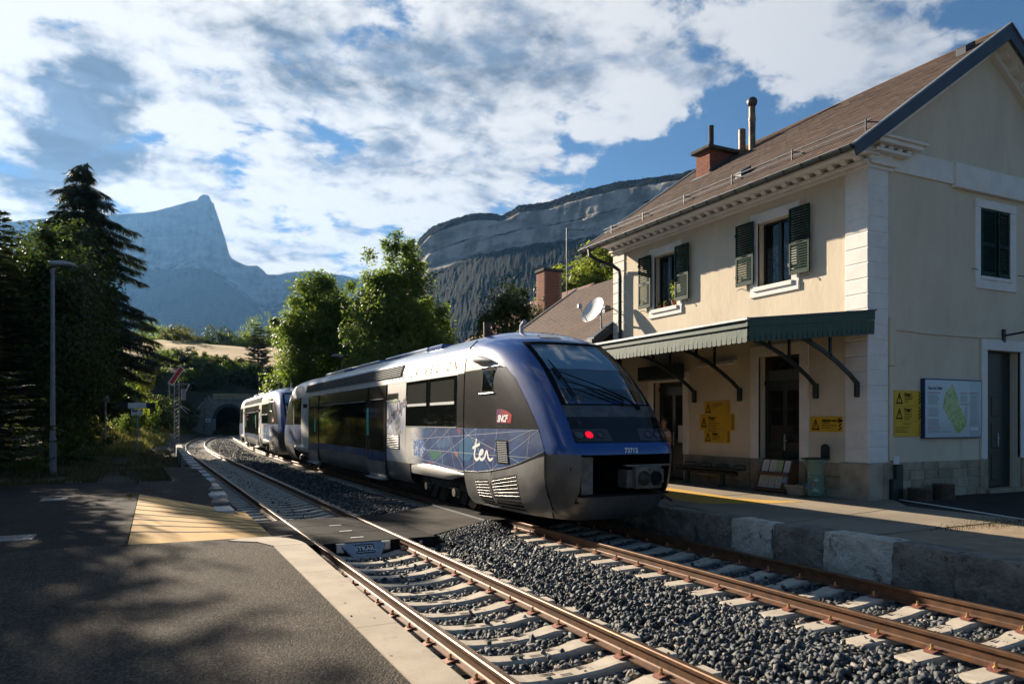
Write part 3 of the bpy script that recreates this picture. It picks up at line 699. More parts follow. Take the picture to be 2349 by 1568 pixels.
# big rough kerb blocks, some painted white
M_kb = mat('kerb_block_stone', (.38, .325, .255), .92, col2=(.21, .185, .15), nscale=3.5, bump=1., bscale=13, bdist=.14, coord='World', dirt=((.10, .088, .07), 6., .57, .74))
M_kbw = mat('kerb_block_whitewash', (.82, .74, .62), .9, col2=(.66, .58, .47), nscale=4, bump=1., bscale=13, bdist=.12, coord='World', dirt=((.22, .18, .13), 5., .55, .68))
ke = [(9.60, 1.6), (9.60, 2.75), (9.60, 3.95), (9.60, 5.2), (9.57, 6.15), (9.55, 7.07), (9.50, 8.22), (9.47, 9.22), (9.44, 10.15), (9.40, 11.1), (9.38, 12.1)] + [(9.35, 12.1 + 1.05 * i) for i in range(1, 30)]
for i in range(len(ke) - 1):
    (xa, ya_), (xb, yb_) = ke[i], ke[i + 1]; nu, nv = 9, 7; zt = FZ + random.uniform(-.015, .025); pr = random.uniform(-.03, .02)
    m = MB()
    def kf(u, v):   # v 0..1 front face, 1..2 top
        y = ya_ + .006 + (yb_ - ya_ - .012) * u; x = xa + (xb - xa) * u + pr
        ed = min(u, 1 - u); rd = .025 * (1 - min(1, ed / .06)) 
        rough = .036 * fbm(y * 3.3, v * 3.3, i * 3.) + .020 * fbm(y * 9, v * 7, i)
        if v <= 1: return (x + rd + .02 * (1 - min(1, (1 - v) / .12)) + rough * (1 if v < .95 else .5), y, -.55 + (zt - .012 + .55) * v)
        return (x + .02 + .40 * (v - 1), y, zt + rough * .35 - rd * .5)
    m.grid(kf, list(np.linspace(0, 1, 22)), list(np.linspace(0, 1, 16)) + [1.08, 1.3, 1.6, 2.0])
    e0 = [kf(0, v) for v in (0, .5, 1, 2)]; e1 = [kf(1, v) for v in (0, .5, 1, 2)]
    for e, fl in ((e0, 0), (e1, 1)):
        q = e + [(e[3][0], e[3][1], -.55)]; m.add(q, [(0, 1, 2, 3, 4) if fl else (4, 3, 2, 1, 0)])
    o_ = m.build('kerb_block', M_kbw if i in (5, 7) else M_kb, farp, smooth=True)
    if i in (5, 7): o_['label'] = 'whitewashed kerb block'
# key rows: hw, zs, sc, zc, p, q   (nose: seam s=4.1)
NK=np.array([
(1.22,.28,.45,.28,4.6,3.0),
(1.36,.45,.24,.45,5.2,3.2),
(1.44,.75,.08,.75,5.6,3.4),
(1.47,1.00,.00,1.00,5.8,3.5),
(1.47,1.50,-.06,1.50,5.8,3.5),
(1.47,1.75,.08,1.75,5.7,3.4),
(1.47,2.25,.45,2.25,5.4,3.2),
(1.46,2.75,.92,2.75,5.0,3.0),
(1.45,3.08,1.30,3.10,4.6,2.8),
(1.41,3.40,1.72,3.42,4.0,2.6),
(1.30,3.68,2.10,3.68,3.4,2.4),
(1.13,3.85,2.50,3.83,2.9,2.2),
(.86,3.97,2.95,3.95,2.5,2.1),
(.50,4.05,3.50,4.04,2.3,2.0),
(.001,4.08,4.08,4.08,2.0,2.0)])
SEAM=4.1
def nrow(k):
    k=min(max(k,0.),len(NK)-1.0);i=min(int(k),len(NK)-2);t=k-i
    p0=NK[max(i-1,0)];p1=NK[i];p2=NK[i+1];p3=NK[min(i+2,len(NK)-1)]
    m1=(p2-p0)*.5;m2=(p3-p1)*.5
    t2=t*t;t3=t2*t
    return (2*t3-3*t2+1)*p1+(t3-2*t2+t)*m1+(-2*t3+3*t2)*p2+(t3-t2)*m2
def npt(k,th):   # th 0 (seam side) .. pi/2 (centre); left side x<0
    hw,zs,sc,zc,p,q=nrow(k)
    a=max(math.cos(th),0)**(2/p);b=max(math.sin(th),0)**(2/q)
    return (-hw*a, SEAM-(SEAM-sc)*b, zs+(zc-zs)*b)
def k_of_z(z):
    lo,hi=0.,14.
    for _ in range(40):
        m=(lo+hi)/2
        if nrow(m)[3]<z: lo=m
        else: hi=m
    return lo
def th_of_s(k,s):
    hw,zs,sc,zc,p,q=nrow(k); b=min(max((SEAM-s)/(SEAM-sc),0),1); return math.asin(min(b**(q/2),1))
def th_of_x(k,x):
    hw,zs,sc,zc,p,q=nrow(k); a=min(abs(x)/hw,1); return math.acos(min(a**(p/2),1))

LINES= [[(7.79, 1.72), (6.6, 1.91)], [(7.75, 1.59), (5.93, 1.68), (4.31, 1.75), (2.43, 1.84), (0.96, 1.91)], [(7.58, 1.36), (5.93, 1.37), (2.42, 1.39), (1.82, 1.4), (1.15, 1.4)], [(7.31, 0.99), (4.87, 1.92)], [(7.24, 1.9), (5.99, 1.06)], [(5.93, 1.91), (5.36, 1.09)], [(5.19, 1.91), (5.41, 1.05)], [(6.05, 1.04), (3.88, 1.77)], [(4.09, 1.92), (3.88, 1.77), (3.16, 1.63), (2.43, 1.49)], [(3.88, 1.77), (3.37, 1.93)], [(5.7, 1.91), (6.98, 1.38), (7.58, 1.25)], [(4.02, 1.02), (3.19, 1.29)], [(3.44, 1.93), (3.57, 1.02)], [(2.4, 1.93), (2.62, 1.09)], [(3.69, 1.72), (2.64, 1.09)], [(2.64, 1.09), (2.35, 1.24)], [(1.93, 1.68), (1.08, 1.93)], [(1.89, 1.45), (1.36, 1.68), (0.96, 1.9)], [(1.18, 1.93), (1.25, 1.38)], [(1.85, 1.37), (1.53, 1.3)], [(5.09, 1.89), (4.61, 1.01)], [(4.31, 1.2), (4.02, 0.97)], [(4.98, 1.72), (4.31, 1.2)], [(7.58, 1.14), (5.93, 1.08), (4.12, 0.97)]]
PATCH= [[(3.88, 1.77), (3.6, 1.65), (3.53, 1.38), (3.82, 1.22), (4.16, 1.21), (4.39, 1.31), (4.34, 1.62)], [(6.38, 1.36), (5.36, 1.35), (5.67, 1.2), (5.99, 1.12)], [(4.49, 1.92), (4.24, 1.87), (4.31, 1.76)], [(4.74, 1.37), (4.41, 1.37), (4.46, 1.25)], [(5.73, 1.63), (5.36, 1.67), (4.97, 1.71), (4.93, 1.49), (5.47, 1.45), (5.84, 1.45)], [(6.53, 1.08), (5.99, 1.06), (6.2, 1.03)], [(3.01, 1.58), (2.58, 1.5), (2.92, 1.42)], [(7.51, 1.56), (6.88, 1.62), (6.53, 1.37), (6.91, 1.17), (7.44, 1.19)]]
TER= [[(3.39, 1.71), (3.44, 1.57), (3.48, 1.44), (3.5, 1.35), (3.45, 1.28), (3.35, 1.27), (3.23, 1.32)], [(3.6, 1.5), (3.46, 1.54), (3.22, 1.6)], [(3.27, 1.35), (3.12, 1.4), (3.06, 1.45), (3.1, 1.47), (3.18, 1.45), (3.24, 1.38), (3.2, 1.3), (3.1, 1.28), (2.98, 1.33), (2.93, 1.41), (2.89, 1.45), (2.85, 1.44), (2.83, 1.38), (2.78, 1.31), (2.69, 1.29), (2.59, 1.33)]]

# ------------------------------------------------------------------ diesel railcar
def car_paint(name, col, **k): return mat(name, col, k.pop('rough', .32), coat=k.pop('coat', .6), **k)
M_blue = car_paint('paint_blue', (.008, .052, .25), col2=(.011, .058, .23), nscale=1.5, rough=.30, coat=.8)
M_tw = car_paint('paint_white', (.55, .525, .48), col2=(.49, .47, .43), nscale=1.2, rough=.5, coat=.03, spec=.2, dirt=((.46, .42, .36), 3.0, .60, .80))
M_tw2 = car_paint('paint_white_door_bay', (.48, .49, .485), rough=.5, coat=.05, spec=.2)
M_tg = mat('paint_graphite', (.036, .036, .036), .26, .45, col2=(.042, .039, .035), nscale=1.4, coat=.5)
M_silver = mat('skirt_silver', (.29, .285, .28), .36, .7, col2=(.22, .216, .21), nscale=1.3, dirt=((.17, .145, .12), 4., .58, .78), rough2=.5)
M_silvd = mat('skirt_dark_silver', (.155, .150, .146), .40, .6, col2=(.11, .107, .104), nscale=2., dirt=((.08, .07, .06), 5., .6, .8))
M_roof_t = mat('railcar_roof', (.27, .33, .44), .30, .45, col2=(.22, .27, .37), nscale=2., coat=.3)
M_glz = mat('side_glazing', (.006, .007, .007), .04, 0, spec=.6)
M_glz2 = mat('side_glazing_sun_blind', (.050, .052, .045), .06, 0, spec=.6)
M_rubber = mat('rubber_seal', (.010, .010, .010), .8, spec=.06)
M_under = mat('underframe_black', (.014, .013, .012), .75, .2, col2=(.030, .025, .020), nscale=5)
M_under2 = mat('bogie_iron', (.085, .072, .058), .6, .4, col2=(.025, .022, .020), nscale=8)
M_cpl = mat('coupler_steel', (.15, .14, .125), .5, .3, col2=(.085, .078, .07), nscale=6, dirt=((.07, .06, .05), 9., .58, .72))
M_wheel = mat('wheel_steel', (.16, .13, .10), .4, .8, col2=(.08, .06, .045), nscale=6)
M_turq = mat('stripe_turquoise', (.06, .55, .45), .45)
M_redst = mat('stripe_red', (.50, .02, .03), .45)
M_dot = mat('nose_bay_black', (.012, .012, .012), .85, spec=.06)
# printed landscape film along the lower side: blue, fading to white towards the doors
M_film = bpy.data.materials.new('landscape_film'); M_film.use_nodes = True
_t = NT(M_film.node_tree); _b = _t.n['Principled BSDF']; _b.inputs['Roughness'].default_value = .4; _b.inputs['Coat Weight'].default_value = .12; _b.inputs['Specular IOR Level'].default_value = .3
_o = _t.node('ShaderNodeTexCoord').outputs['Object']; _x, _y, _z = _t.sep(_o)
_n = _t.noise(_o, 2.2, 5, .6); _n2 = _t.noise(_t.mapping(_o, (1, 1, 3.)), 3.5, 6, .65)
_c = _t.mix(_t.smooth(_n, .35, .65), (.009, .027, .12), (.018, .070, .20)); _c = _t.mix(_t.smooth(_n2, .52, .70), _c, (.030, .11, .24)); 
_c = _t.mix(_t.smooth(_z, .95, 1.25, .55, 0.), _c, (.025, .03, .12))
_m = _t.math('MULTIPLY', _t.smooth(_y, 6.6, 7.6), _t.smooth(_n2, .36, .60, .75, 1.))
_t.l.new(_t.mix(_m, _c, (.70, .69, .66)), _b.inputs['Base Color'])
M_film2 = mat('film_strip', (.018, .030, .10), .4, col2=(.025, .08, .18), nscale=2.5, coat=.1, spec=.3, dirt=((.25, .27, .36), 3.5, .55, .75))
def flat(n, c, r=.75): return mat(n, c, r, spec=.1)
M_line = flat('film_line', (.42, .46, .54)); FILMC = [flat('film_lake', (.006, .10, .21)), flat('film_leaf', (.006, .11, .08)), flat('film_red', (.26, .025, .02)), flat('film_orange', (.24, .10, .04)), flat('film_peaks', (.014, .08, .20)), flat('film_red_low', (.26, .035, .02)), flat('film_violet', (.06, .035, .14)), mat('film_frost', (.06, .14, .36), .4, col2=(.42, .48, .60), nscale=9, namt=(.5, .58))]
# windscreen: tinted laminated glass
M_ws = bpy.data.materials.new('windscreen_glass'); M_ws.use_nodes = True; _t = NT(M_ws.node_tree); _t.n.clear()
_tr = _t.node('ShaderNodeBsdfTransparent'); _tr.inputs[0].default_value = (.80, .88, .90, 1)
_gl = _t.node('ShaderNodeBsdfGlossy'); _gl.inputs['Roughness'].default_value = .02
_fr = _t.node('ShaderNodeFresnel'); _fr.inputs[0].default_value = 1.55
_mx = _t.node('ShaderNodeMixShader'); _t.l.new(_t.math('MULTIPLY_ADD', _fr.outputs[0], 1.5, .09), _mx.inputs[0]); _t.l.new(_tr.outputs[0], _mx.inputs[1]); _t.l.new(_gl.outputs[0], _mx.inputs[2])
_ou = _t.node('ShaderNodeOutputMaterial'); _t.l.new(_mx.outputs[0], _ou.inputs[0])
M_tint = mat('black_glass_panel', (.010, .011, .012), .05, 0, spec=.55)
M_band = mat('worn_grey_film', (.055, .060, .064), .3, 0, col2=(.085, .09, .095), nscale=4, namt=(.48, .52), dirt=((.20, .21, .22), 7., .66, .69), spec=.5)
M_lampr = mat('tail_lamp_lit', (.5, .01, .02), .3, emit=((1., .004, .02), .75))
M_lampw = mat('lamp_lens', (.10, .11, .11), .1, .3, coat=1.)
M_lampp = mat('lamp_pod', (.035, .033, .034), .25, coat=.6)
M_lampd = mat('lamp_reflector_dim', (.09, .035, .042), .2, coat=1.)
M_blind = mat('cab_sun_blind', (.80, .90, .92), .8); M_blind2 = mat('cab_lower_blind', (.20, .28, .32), .8)
M_desk = mat('cab_interior', (.02, .025, .03), .8)
M_sncf = bpy.data.materials.new('logo_carmillon'); M_sncf.use_nodes = True
_t = NT(M_sncf.node_tree); _b = _t.n['Principled BSDF']; _b.inputs['Roughness'].default_value = .35
_y = _t.sep(_t.node('ShaderNodeTexCoord').outputs['Object'])[1]
_t.l.new(_t.mix(_t.smooth(_y, 1.95, 2.44), (.42, .008, .016), (.13, .008, .09)), _b.inputs['Base Color'])

def kz(z): return k_of_z(z)
_kc = {}
def side_x(s, z):             # half width of the nose side surface at (s, z)
    if s >= SEAM: return float(np.interp(z, [.28, .45, .75, 1.0, 2.25, 2.75, 3.08, 3.4, 3.68], [1.22, 1.36, 1.44, 1.47, 1.47, 1.46, 1.45, 1.41, 1.30]))
    zk = round(z, 3)
    if zk not in _kc: _kc[zk] = kz(zk)
    k = _kc[zk]; return -npt(k, th_of_s(k, s))[0]
def sp(s, z, up=.004, sg=-1):  # point on the side, sg -1 = the side towards the near platform
    e = .02
    x = side_x(s, z); dx = (side_x(s + e, z) - side_x(s - e, z)) / (2 * e) if s > .3 else 0
    n = Vector((1, -dx, 0)).normalized()
    return (sg * (x + n.x * up), s + n.y * up, z)
def fp(x, z, up=.006):         # point on the front
    k = kz(z); q = npt(k, th_of_x(k, x)); e = .02
    a = npt(k, th_of_x(k, abs(x) - e if abs(x) > e else 0)); q2 = npt(kz(z + e), th_of_x(kz(z + e), x))
    n = Vector((0, -1, 0)) if abs(x) < e else None
    t1 = Vector((abs(q[0]) - abs(a[0]), q[1] - a[1], 0)); t2 = Vector((0, q2[1] - q[1], q2[2] - q[2]))
    if t1.length < 1e-5: t1 = Vector((1, 0, 0))
    t1.x *= 1 if x >= 0 else -1; 
    n = t1.cross(t2) if x >= 0 else t2.cross(t1)
    n.normalize()
    if n.y > 0: n = -n
    P = Vector((abs(q[0]) * (1 if x >= 0 else -1), q[1], q[2])) + n * up
    return tuple(P)
def ribbon(m, P_, w_, up, sg):
    L_, R_ = [], []
    for i, p in enumerate(P_):
        a, b = P_[max(i - 1, 0)], P_[min(i + 1, len(P_) - 1)]; d = Vector((b[0] - a[0], b[1] - a[1])); d = d.normalized() if d.length > 1e-6 else Vector((1, 0)); n = Vector((-d.y, d.x)) * w_[i]
        L_.append(sp(p[0] + n.x, p[1] + n.y, up, sg)); R_.append(sp(p[0] - n.x, p[1] - n.y, up, sg))
    k = len(P_); m.add(L_ + R_, [(i, i + 1, k + i + 1, k + i) for i in range(k - 1)])
SB = [(1.46, .68), (1.53, .72), (1.93, .96), (2.09, 1.10), (2.30, 1.27), (2.51, 1.48), (2.90, 1.89), (3.16, 2.29), (3.44, 2.89), (3.58, 3.37), (3.68, 3.86), (3.72, 4.1)]
SK = [(.60, 1.53), (.73, 1.53), (1.07, 1.42), (1.5, 1.29), (1.99, 1.18), (2.66, 1.08), (3.37, 1.01), (4.1, .99)]
def sb(z): return interp(SB, z)
def sk(s): return interp(SK, s)

def make_train(label):
    T = thing('railcar', (0, 0, 0), label, 'train', 'blue and white railcars coupled together')
    B = lambda mb, nm, mt, par=T, **k: mb.build(nm, mt, par, local=True, **k)
    sides = (-1, 1)
    for sg in sides:
        fl = (sg > 0)
        # ---- cab side: film, graphite, white
        def zone(zlo, zhi, nm, mt, nu=26, nv=6):
            m = MB()
            def f(u, v):
                z = 2.; s = 2.
                for _ in range(4):
                    zl = zlo(s) if callable(zlo) else zlo; z = zl + (zhi - zl) * v; s = SEAM - (SEAM - sb(z)) * u
                return sp(s, z, .003, sg)
            m.grid(f, list(np.linspace(0, 1, nu)), list(np.linspace(0, 1, nv)), flip=fl); return B(m, nm, mt, smooth=True)
        film = zone(sk, 1.925, 'film_panel', M_film); zone(1.93, 3.155, 'cab_side', M_tg); zone(3.16, 3.715, 'cab_upper_side', M_tw, nv=12)
        # ---- silver skirt below the film
        m = MB(); us = np.linspace(0, 1, 24)
        m.grid(lambda u, v: sp(SEAM - (SEAM - .735) * u, .28 + (sk(SEAM - (SEAM - .735) * u) - .012 - .28) * v, .002, sg), list(us), list(np.linspace(0, 1, 9)), flip=fl); skirt = B(m, 'nose_skirt', M_silver, smooth=True)
        m = MB(); m.tube([sp(s, sk(s) - .004, .006, sg) for s in np.linspace(.75, 4.08, 20)], .010, 5); B(m, 'skirt_lip', M_silver, skirt)
        m = MB(); m.tube([sp(s, z, -.002, sg) for s, z in [(2.67, 1.07), (2.76, .77), (2.70, .55), (2.64, .40), (2.5, .29)]], .012, 5); B(m, 'skirt_joint', M_dot, skirt)
        for (sa, sb_, za, zb, ztop0, ztop1, n) in [(3.50, 2.84, 0, 0, .83, .88, 9), (2.66, 1.62, 0, 0, .90, 1.06, 10)]:
            for i in range(n):
                f = i / (n - 1); m = MB(); a = []; b = []
                for q in np.linspace(0, 1, 7):
                    s = sa + (sb_ - sa) * q; zt = ztop0 + (ztop1 - ztop0) * q; z = zt - (zt - .36) * f * .96; s2 = s - .12 * f * f * (1 if sa > 3 else .4)
                    a.append(sp(s2, z, .005, sg)); b.append(sp(s2, z - .036, .005, sg))
                m.add(a + b, [(j, j + 1, 8 + j, 7 + j) if not fl else (7 + j, 8 + j, j + 1, j) for j in range(6)]); B(m, 'louvre_slot', M_dot, skirt)
                if i < 6: m = MB(); m.tube([(p[0] + sg * .002, p[1], p[2] - .003) for p in b], .0020, 5); B(m, 'louvre_blade', M_silver, skirt)
        # ---- front corner panel
        m = MB()
        def cf(u, v):
            z = .28 + (1.50 - .28) * v; k = kz(z); t0 = th_of_s(k, .72); t1 = th_of_x(k, .955 - .12 * (1 - v) ** 3)
            q = npt(k, t0 + (t1 - t0) * u); return (-sg * q[0] if sg > 0 else q[0], q[1], q[2])
        m.grid(lambda u, v: (abs(cf(u, v)[0]) * sg, cf(u, v)[1], cf(u, v)[2]), list(np.linspace(0, 1, 10)), list(np.linspace(0, 1, 14)), flip=fl); cp = B(m, 'front_corner_panel', M_silvd, smooth=True)
        m = MB(); m.tube([sp(.70, z, -.004, sg) for z in np.linspace(1.5, .62, 8)] + [sp(.74, .48, -.004, sg), sp(.86, .36, -.004, sg), sp(.95, .29, -.004, sg)], .014, 5); B(m, 'panel_gap', M_dot, cp)
        m = MB(); m.bar(fp(sg * 1.09, 1.26, .004), fp(sg * 1.09, 1.20, .004), .018, .01); B(m, 'keyhole', M_dot, cp)
        # ---- seam between nose and body
        m = MB(); m.tube([sp(SEAM, z, .003, sg) for z in np.linspace(.95, 3.08, 12)] + [(sg * h, SEAM, z + .003) for h, z in [(1.42, 3.40), (1.31, 3.69), (1.14, 3.86)]], .011, 5); B(m, 'body_seam', M_dot)
        # ---- cab side window, rail and mirror pod
        m = MB(); q = [(3.19, 3.17), (2.60, 3.165), (2.63, 2.65), (3.23, 2.65)]
        m.add([sp(s, z, .010, sg) for s, z in q], [(0, 1, 2, 3) if not fl else (3, 2, 1, 0)]); cw = B(m, 'cab_window', M_rubber)
        m = MB(); q = [(3.11, 3.12), (2.66, 3.115), (2.68, 2.70), (3.14, 2.70)]; m.add([sp(s, z, .014, sg) for s, z in q], [(0, 1, 2, 3) if not fl else (3, 2, 1, 0)]); B(m, 'pane', M_glz, cw)
        for z, ex in ((3.18, .12), (2.645, 0)):
            m = MB(); m.tube([sp(3.25, z, .02, sg), sp(2.60 - ex, z + (.015 if ex else 0), .02, sg)], .012, 6); B(m, 'window_rail', M_galv, cw)
        m = MB(); nn = 11; rings = []
        for i in range(nn):
            f = i / (nn - 1); s = 3.60 - .86 * f; w_ = max(.04, math.sin(PI * min(1, .06 + f ** .75 * .94))) ** .6; hx = .11 * w_ * (1 - .25 * f); hz = .10 * w_ * (1 - .25 * f); zc_ = 3.40 - .10 * f; base = side_x(s, zc_)
            rings.append([(sg * (base + .04 + hx * math.cos(a)), s, zc_ + hz * math.sin(a)) for a in np.linspace(0, 2 * PI, 13)[:-1]])
        vs = [p for r_ in rings for p in r_]; m.add(vs, [(i * 12 + k, i * 12 + (k + 1) % 12, (i + 1) * 12 + (k + 1) % 12, (i + 1) * 12 + k) for i in range(nn - 1) for k in range(12)] + [tuple(range(12))[::-1], tuple(range((nn - 1) * 12, nn * 12))]); B(m, 'mirror_pod', M_tw, smooth='all', fix=True)
        # ---- louvred box on the film
        q = [(2.48, 1.70), (1.94, 1.70), (1.87, 1.235), (2.38, 1.235)]
        m = MB(); m.add([sp(s, z, .007, sg) for s, z in q], [(0, 1, 2, 3) if not fl else (3, 2, 1, 0)]); vb = B(m, 'vent_box', M_dot)
        for i in range(12):
            f = (i + .8) / 12.6; m = MB(); sA = 2.40 - .09 * f; sB = 2.00 - .08 * f; z = 1.69 - .44 * f; m.bar(sp(sA, z, .014, sg), sp(sB, z, .014, sg), .012, .017); B(m, 'louvre_blade', M_galv, vb)
        # ---- printed lines and coloured panels of the film
        for pi_, P_ in enumerate(PATCH):
            m = MB(); n = len(P_); c = (sum(p[0] for p in P_) / n, sum(p[1] for p in P_) / n); vs, fs = [], []
            pts_ = []
            for i in range(n):
                a, b = P_[i], P_[(i + 1) % n]
                for q_ in (0, .25, .5, .75): pts_.append((a[0] + (b[0] - a[0]) * q_, a[1] + (b[1] - a[1]) * q_))
            vs = [sp(*c, .0045, sg)] + [sp(*p, .0045, sg) for p in pts_]; N_ = len(pts_)
            m.add(vs, [(0, 1 + i, 1 + (i + 1) % N_) for i in range(N_)]); B(m, 'film_picture', FILMC[pi_], film)
        m = MB()
        for r_ in (.05, .11, .17, .23, .28):
            c = (3.98, 1.47); ribbon(m, [(c[0] + r_ * math.cos(a) * 1.25, c[1] + r_ * .62 * math.sin(a)) for a in np.linspace(0, 2 * PI, 19)], [.006] * 19, .0055, sg)
        B(m, 'ripple_print', FILMC[4], film)
        m = MB()
        for L_ in LINES:
            for a, b in zip(L_[:-1], L_[1:]):
                n = max(2, int(abs(a[0] - b[0]) / .15) + 1); ribbon(m, [(a[0] + (b[0] - a[0]) * i / n, min(a[1] + (b[1] - a[1]) * i / n, 1.92)) for i in range(n + 1)], [.0045] * (n + 1), .006, sg)
        B(m, 'line_print', M_line, film)
        m = MB()
        for L_ in TER:
            P_ = [Vector((a[0], a[1], 0)) for a in L_]; sm = []
            for i in range(len(P_) - 1):
                p0, p1, p2, p3 = P_[max(i - 1, 0)], P_[i], P_[i + 1], P_[min(i + 2, len(P_) - 1)]
                for t in np.linspace(0, 1, 5)[:-1 if i < len(P_) - 2 else None]:
                    sm.append(.5 * ((2 * p1) + (p2 - p0) * t + (2 * p0 - 5 * p1 + 4 * p2 - p3) * t * t + (3 * p1 - p0 - 3 * p2 + p3) * t ** 3))
            ribbon(m, [(p.x if sg < 0 else 6.0 - p.x, p.y) for p in sm], [.016 + .016 * min(1, 4 * min(i / len(sm), 1 - i / len(sm)) + .4) for i in range(len(sm))], .008, sg)
        B(m, 'ter_lettering', M_white, film)
        # ---- railway company emblem
        poly = [(2.45, 2.31), (2.25, 2.315), (2.05, 2.28), (1.92, 2.235), (1.845, 2.20), (1.85, 2.12), (1.86, 2.04), (2.15, 2.04), (2.45, 2.04)]
        m = MB(); m.add([sp(s, z, .006, sg) for s, z in poly], [tuple(range(9))]); em = B(m, 'emblem', M_sncf)
        tv, tf = text_mesh('SNCF', .185, .25, .98, .008, 'LEFT', .85); off = (2.40, 2.065)
        m = MB(); m.add([sp(off[0] - u if sg < 0 else 1.90 + u, off[1] + v, .010, sg) for u, v in tv], tf); B(m, 'lettering', M_white, em)
    # ---- blue shell: pillars, roof dome and the strip under the windscreen
    m = MB(); ks = [kz(1.485)] + [kz(z) for z in np.arange(1.55, 3.70, .09)] + list(np.linspace(kz(3.73), 14, 16)); rows = []
    for k in ks:
        z = nrow(k)[3]; s_ = sb(z); th0 = th_of_s(k, s_) if z < 3.72 else 0.
        th = [th0 + (PI / 2 - th0) * (i / 18) for i in range(19)]
        L_ = [npt(k, t) for t in th]; rows.append(L_ + [(-p[0], p[1], p[2]) for p in L_[-2::-1]])
    n = len(rows[0]); m.add([p for r_ in rows for p in r_], [(j * n + i, j * n + i + 1, (j + 1) * n + i + 1, (j + 1) * n + i) for j in range(len(rows) - 1) for i in range(n - 1) if not all(abs(rows[j_][i_][0]) < .90 and 2.40 < rows[j_][i_][2] < 3.62 for j_ in (j, j + 1) for i_ in (i, i + 1))])
    B(m, 'cab_shell', M_blue, smooth='all')
    # ---- windscreen assembly
    WH = [(1.69, 1.0), (2.35, .985), (2.75, .97), (3.1, .955), (3.66, .93)]
    def wpatch(z0, z1, nm, mt, up, ins=0., x0=-1, x1=1, nz=12, nxx=24, par=None):
        mm = MB(); mm.grid(lambda u, z: fp(u * (interp(WH, z) - ins), z, up), list(np.linspace(x0, x1, nxx)), list(np.linspace(z0, z1, nz))); return B(mm, nm, mt, par or T, smooth='all')
    lowp = wpatch(1.69, 2.14, 'lower_glass_panel', M_tint, .010)
    wpatch(2.145, 2.355, 'film_band', M_band, .010)
    for (z0, z1, i0, i1, s0) in ((3.60, 3.665, -1, 1, 0), (2.358, 2.385, -1, 1, 0)):
        wpatch(z0, z1, 'windscreen_border', M_rubber, .010, 0, nz=3)
    for x0, x1 in ((-1, -.915), (.915, 1)): wpatch(2.385, 3.60, 'windscreen_border', M_rubber, .010, 0, x0, x1, nxx=4)
    wpatch(2.385, 3.60, 'windscreen', M_ws, .008, 0, -.915, .915)
    # cab interior behind the windscreen
    m = MB(); cp_ = [(.95, 1.62), (3.9, 1.62), (3.9, 3.52), (2.25, 3.52)]
    m.prism(cp_, 'x', -.90, .90); m.f = [f for i, f in enumerate(m.f) if i != 5]; m.m = m.m[:5]; B(m, 'cab_interior', M_desk)
    m = MB(); m.grid(lambda u, z: (lambda p: (p[0] * .97, p[1] + .10, p[2]))(fp(u * .92, z, 0)), list(np.linspace(-1, 1, 14)), [3.08, 3.3, 3.58]); B(m, 'sun_blind', M_blind, smooth='all')
    m = MB(); m.grid(lambda u, z: (lambda p: (p[0] * .97, p[1] + .13, p[2]))(fp(u * .92, z, 0)), list(np.linspace(-1, 1, 14)), [2.69, 2.9, 3.075]); B(m, 'lower_blind', M_blind2, smooth='all')
    m = MB(); m.tube([(lambda p: (p[0], p[1] + .10, p[2]))(fp(u * .9, 3.075, 0)) for u in np.linspace(-1, 1, 12)], .016, 6); B(m, 'blind_bar', M_galv)
    m = MB(); m.add([(-1.05, 1.55, 2.46), (1.05, 1.55, 2.46), (1.05, 2.4, 2.50), (-1.05, 2.4, 2.50), (-1.05, 1.2, 2.40), (1.05, 1.2, 2.40)], [(0, 1, 2, 3), (4, 5, 1, 0)]); B(m, 'driver_desk', M_desk)
    # lamps
    for sg in (-1, 1):
        m = MB(); X = lambda u: sg * u
        us = list(np.linspace(.965, .30, 8)); m.grid(lambda u, v: fp(X(u + .03 * v), 1.715 + .215 * v, .014), us, [0, .5, 1], flip=(sg > 0)); lp = B(m, 'lamp_pod', M_lampp)
        for (u, r_, mt_, nm) in ((.90, .085, M_lampw, 'headlamp'), (.735, .078, M_lampr if sg < 0 else M_lampd, 'tail_lamp'), (.52, .07, M_lampd, 'marker_lamp')):
            c = Vector(fp(X(u), 1.825, .016)); a = (Vector(fp(X(u) + .03, 1.825, .016)) - Vector(fp(X(u) - .03, 1.825, .016))).normalized(); b = (Vector(fp(X(u), 1.86, .016)) - Vector(fp(X(u), 1.79, .016))).normalized(); nr_ = a.cross(b); nr_ = nr_ if nr_.y < 0 else -nr_
            m = MB(); m.disc(c + nr_ * .002, a, b, r_, 24); lo = B(m, nm, M_rubber if nm == 'tail_lamp' and sg < 0 else mt_, lp)
            if nm == 'tail_lamp' and sg < 0:
                m = MB()
                for i in range(-5, 6):
                    for j in range(-5, 6):
                        px_, pz_ = i * .0142 + (.007 if j % 2 else 0), j * .0136
                        if px_ ** 2 + pz_ ** 2 < .070 ** 2: m.disc(c + nr_ * .005 + a * px_ + b * pz_, a, b, .0066, 6)
                B(m, 'lit_led', M_lampr, lp, kind='stuff')
                # a lit lamp glows through its lens too
                m = MB(); m.disc(c + nr_ * .0035, a, b, .070, 24); B(m, 'lens', mat('tail_lens_glow', (.35, .01, .02), .4, emit=((.8, .002, .010), .22)), lp)
            else:
                m = MB(); m.tube([c + nr_ * .004 + a * math.cos(q) * r_ + b * math.sin(q) * r_ for q in np.linspace(0, 2 * PI, 21)], .006, 4); B(m, 'lamp_ring', M_rubber, lp)
    # number
    tv, tf = text_mesh('73712', .115, .12, .95, .004, 'LEFT', 1.05)
    m = MB(); m.add([fp(-.12 + u, 1.515 + v, .006) for u, v in tv], tf); B(m, 'number_lettering', M_white)
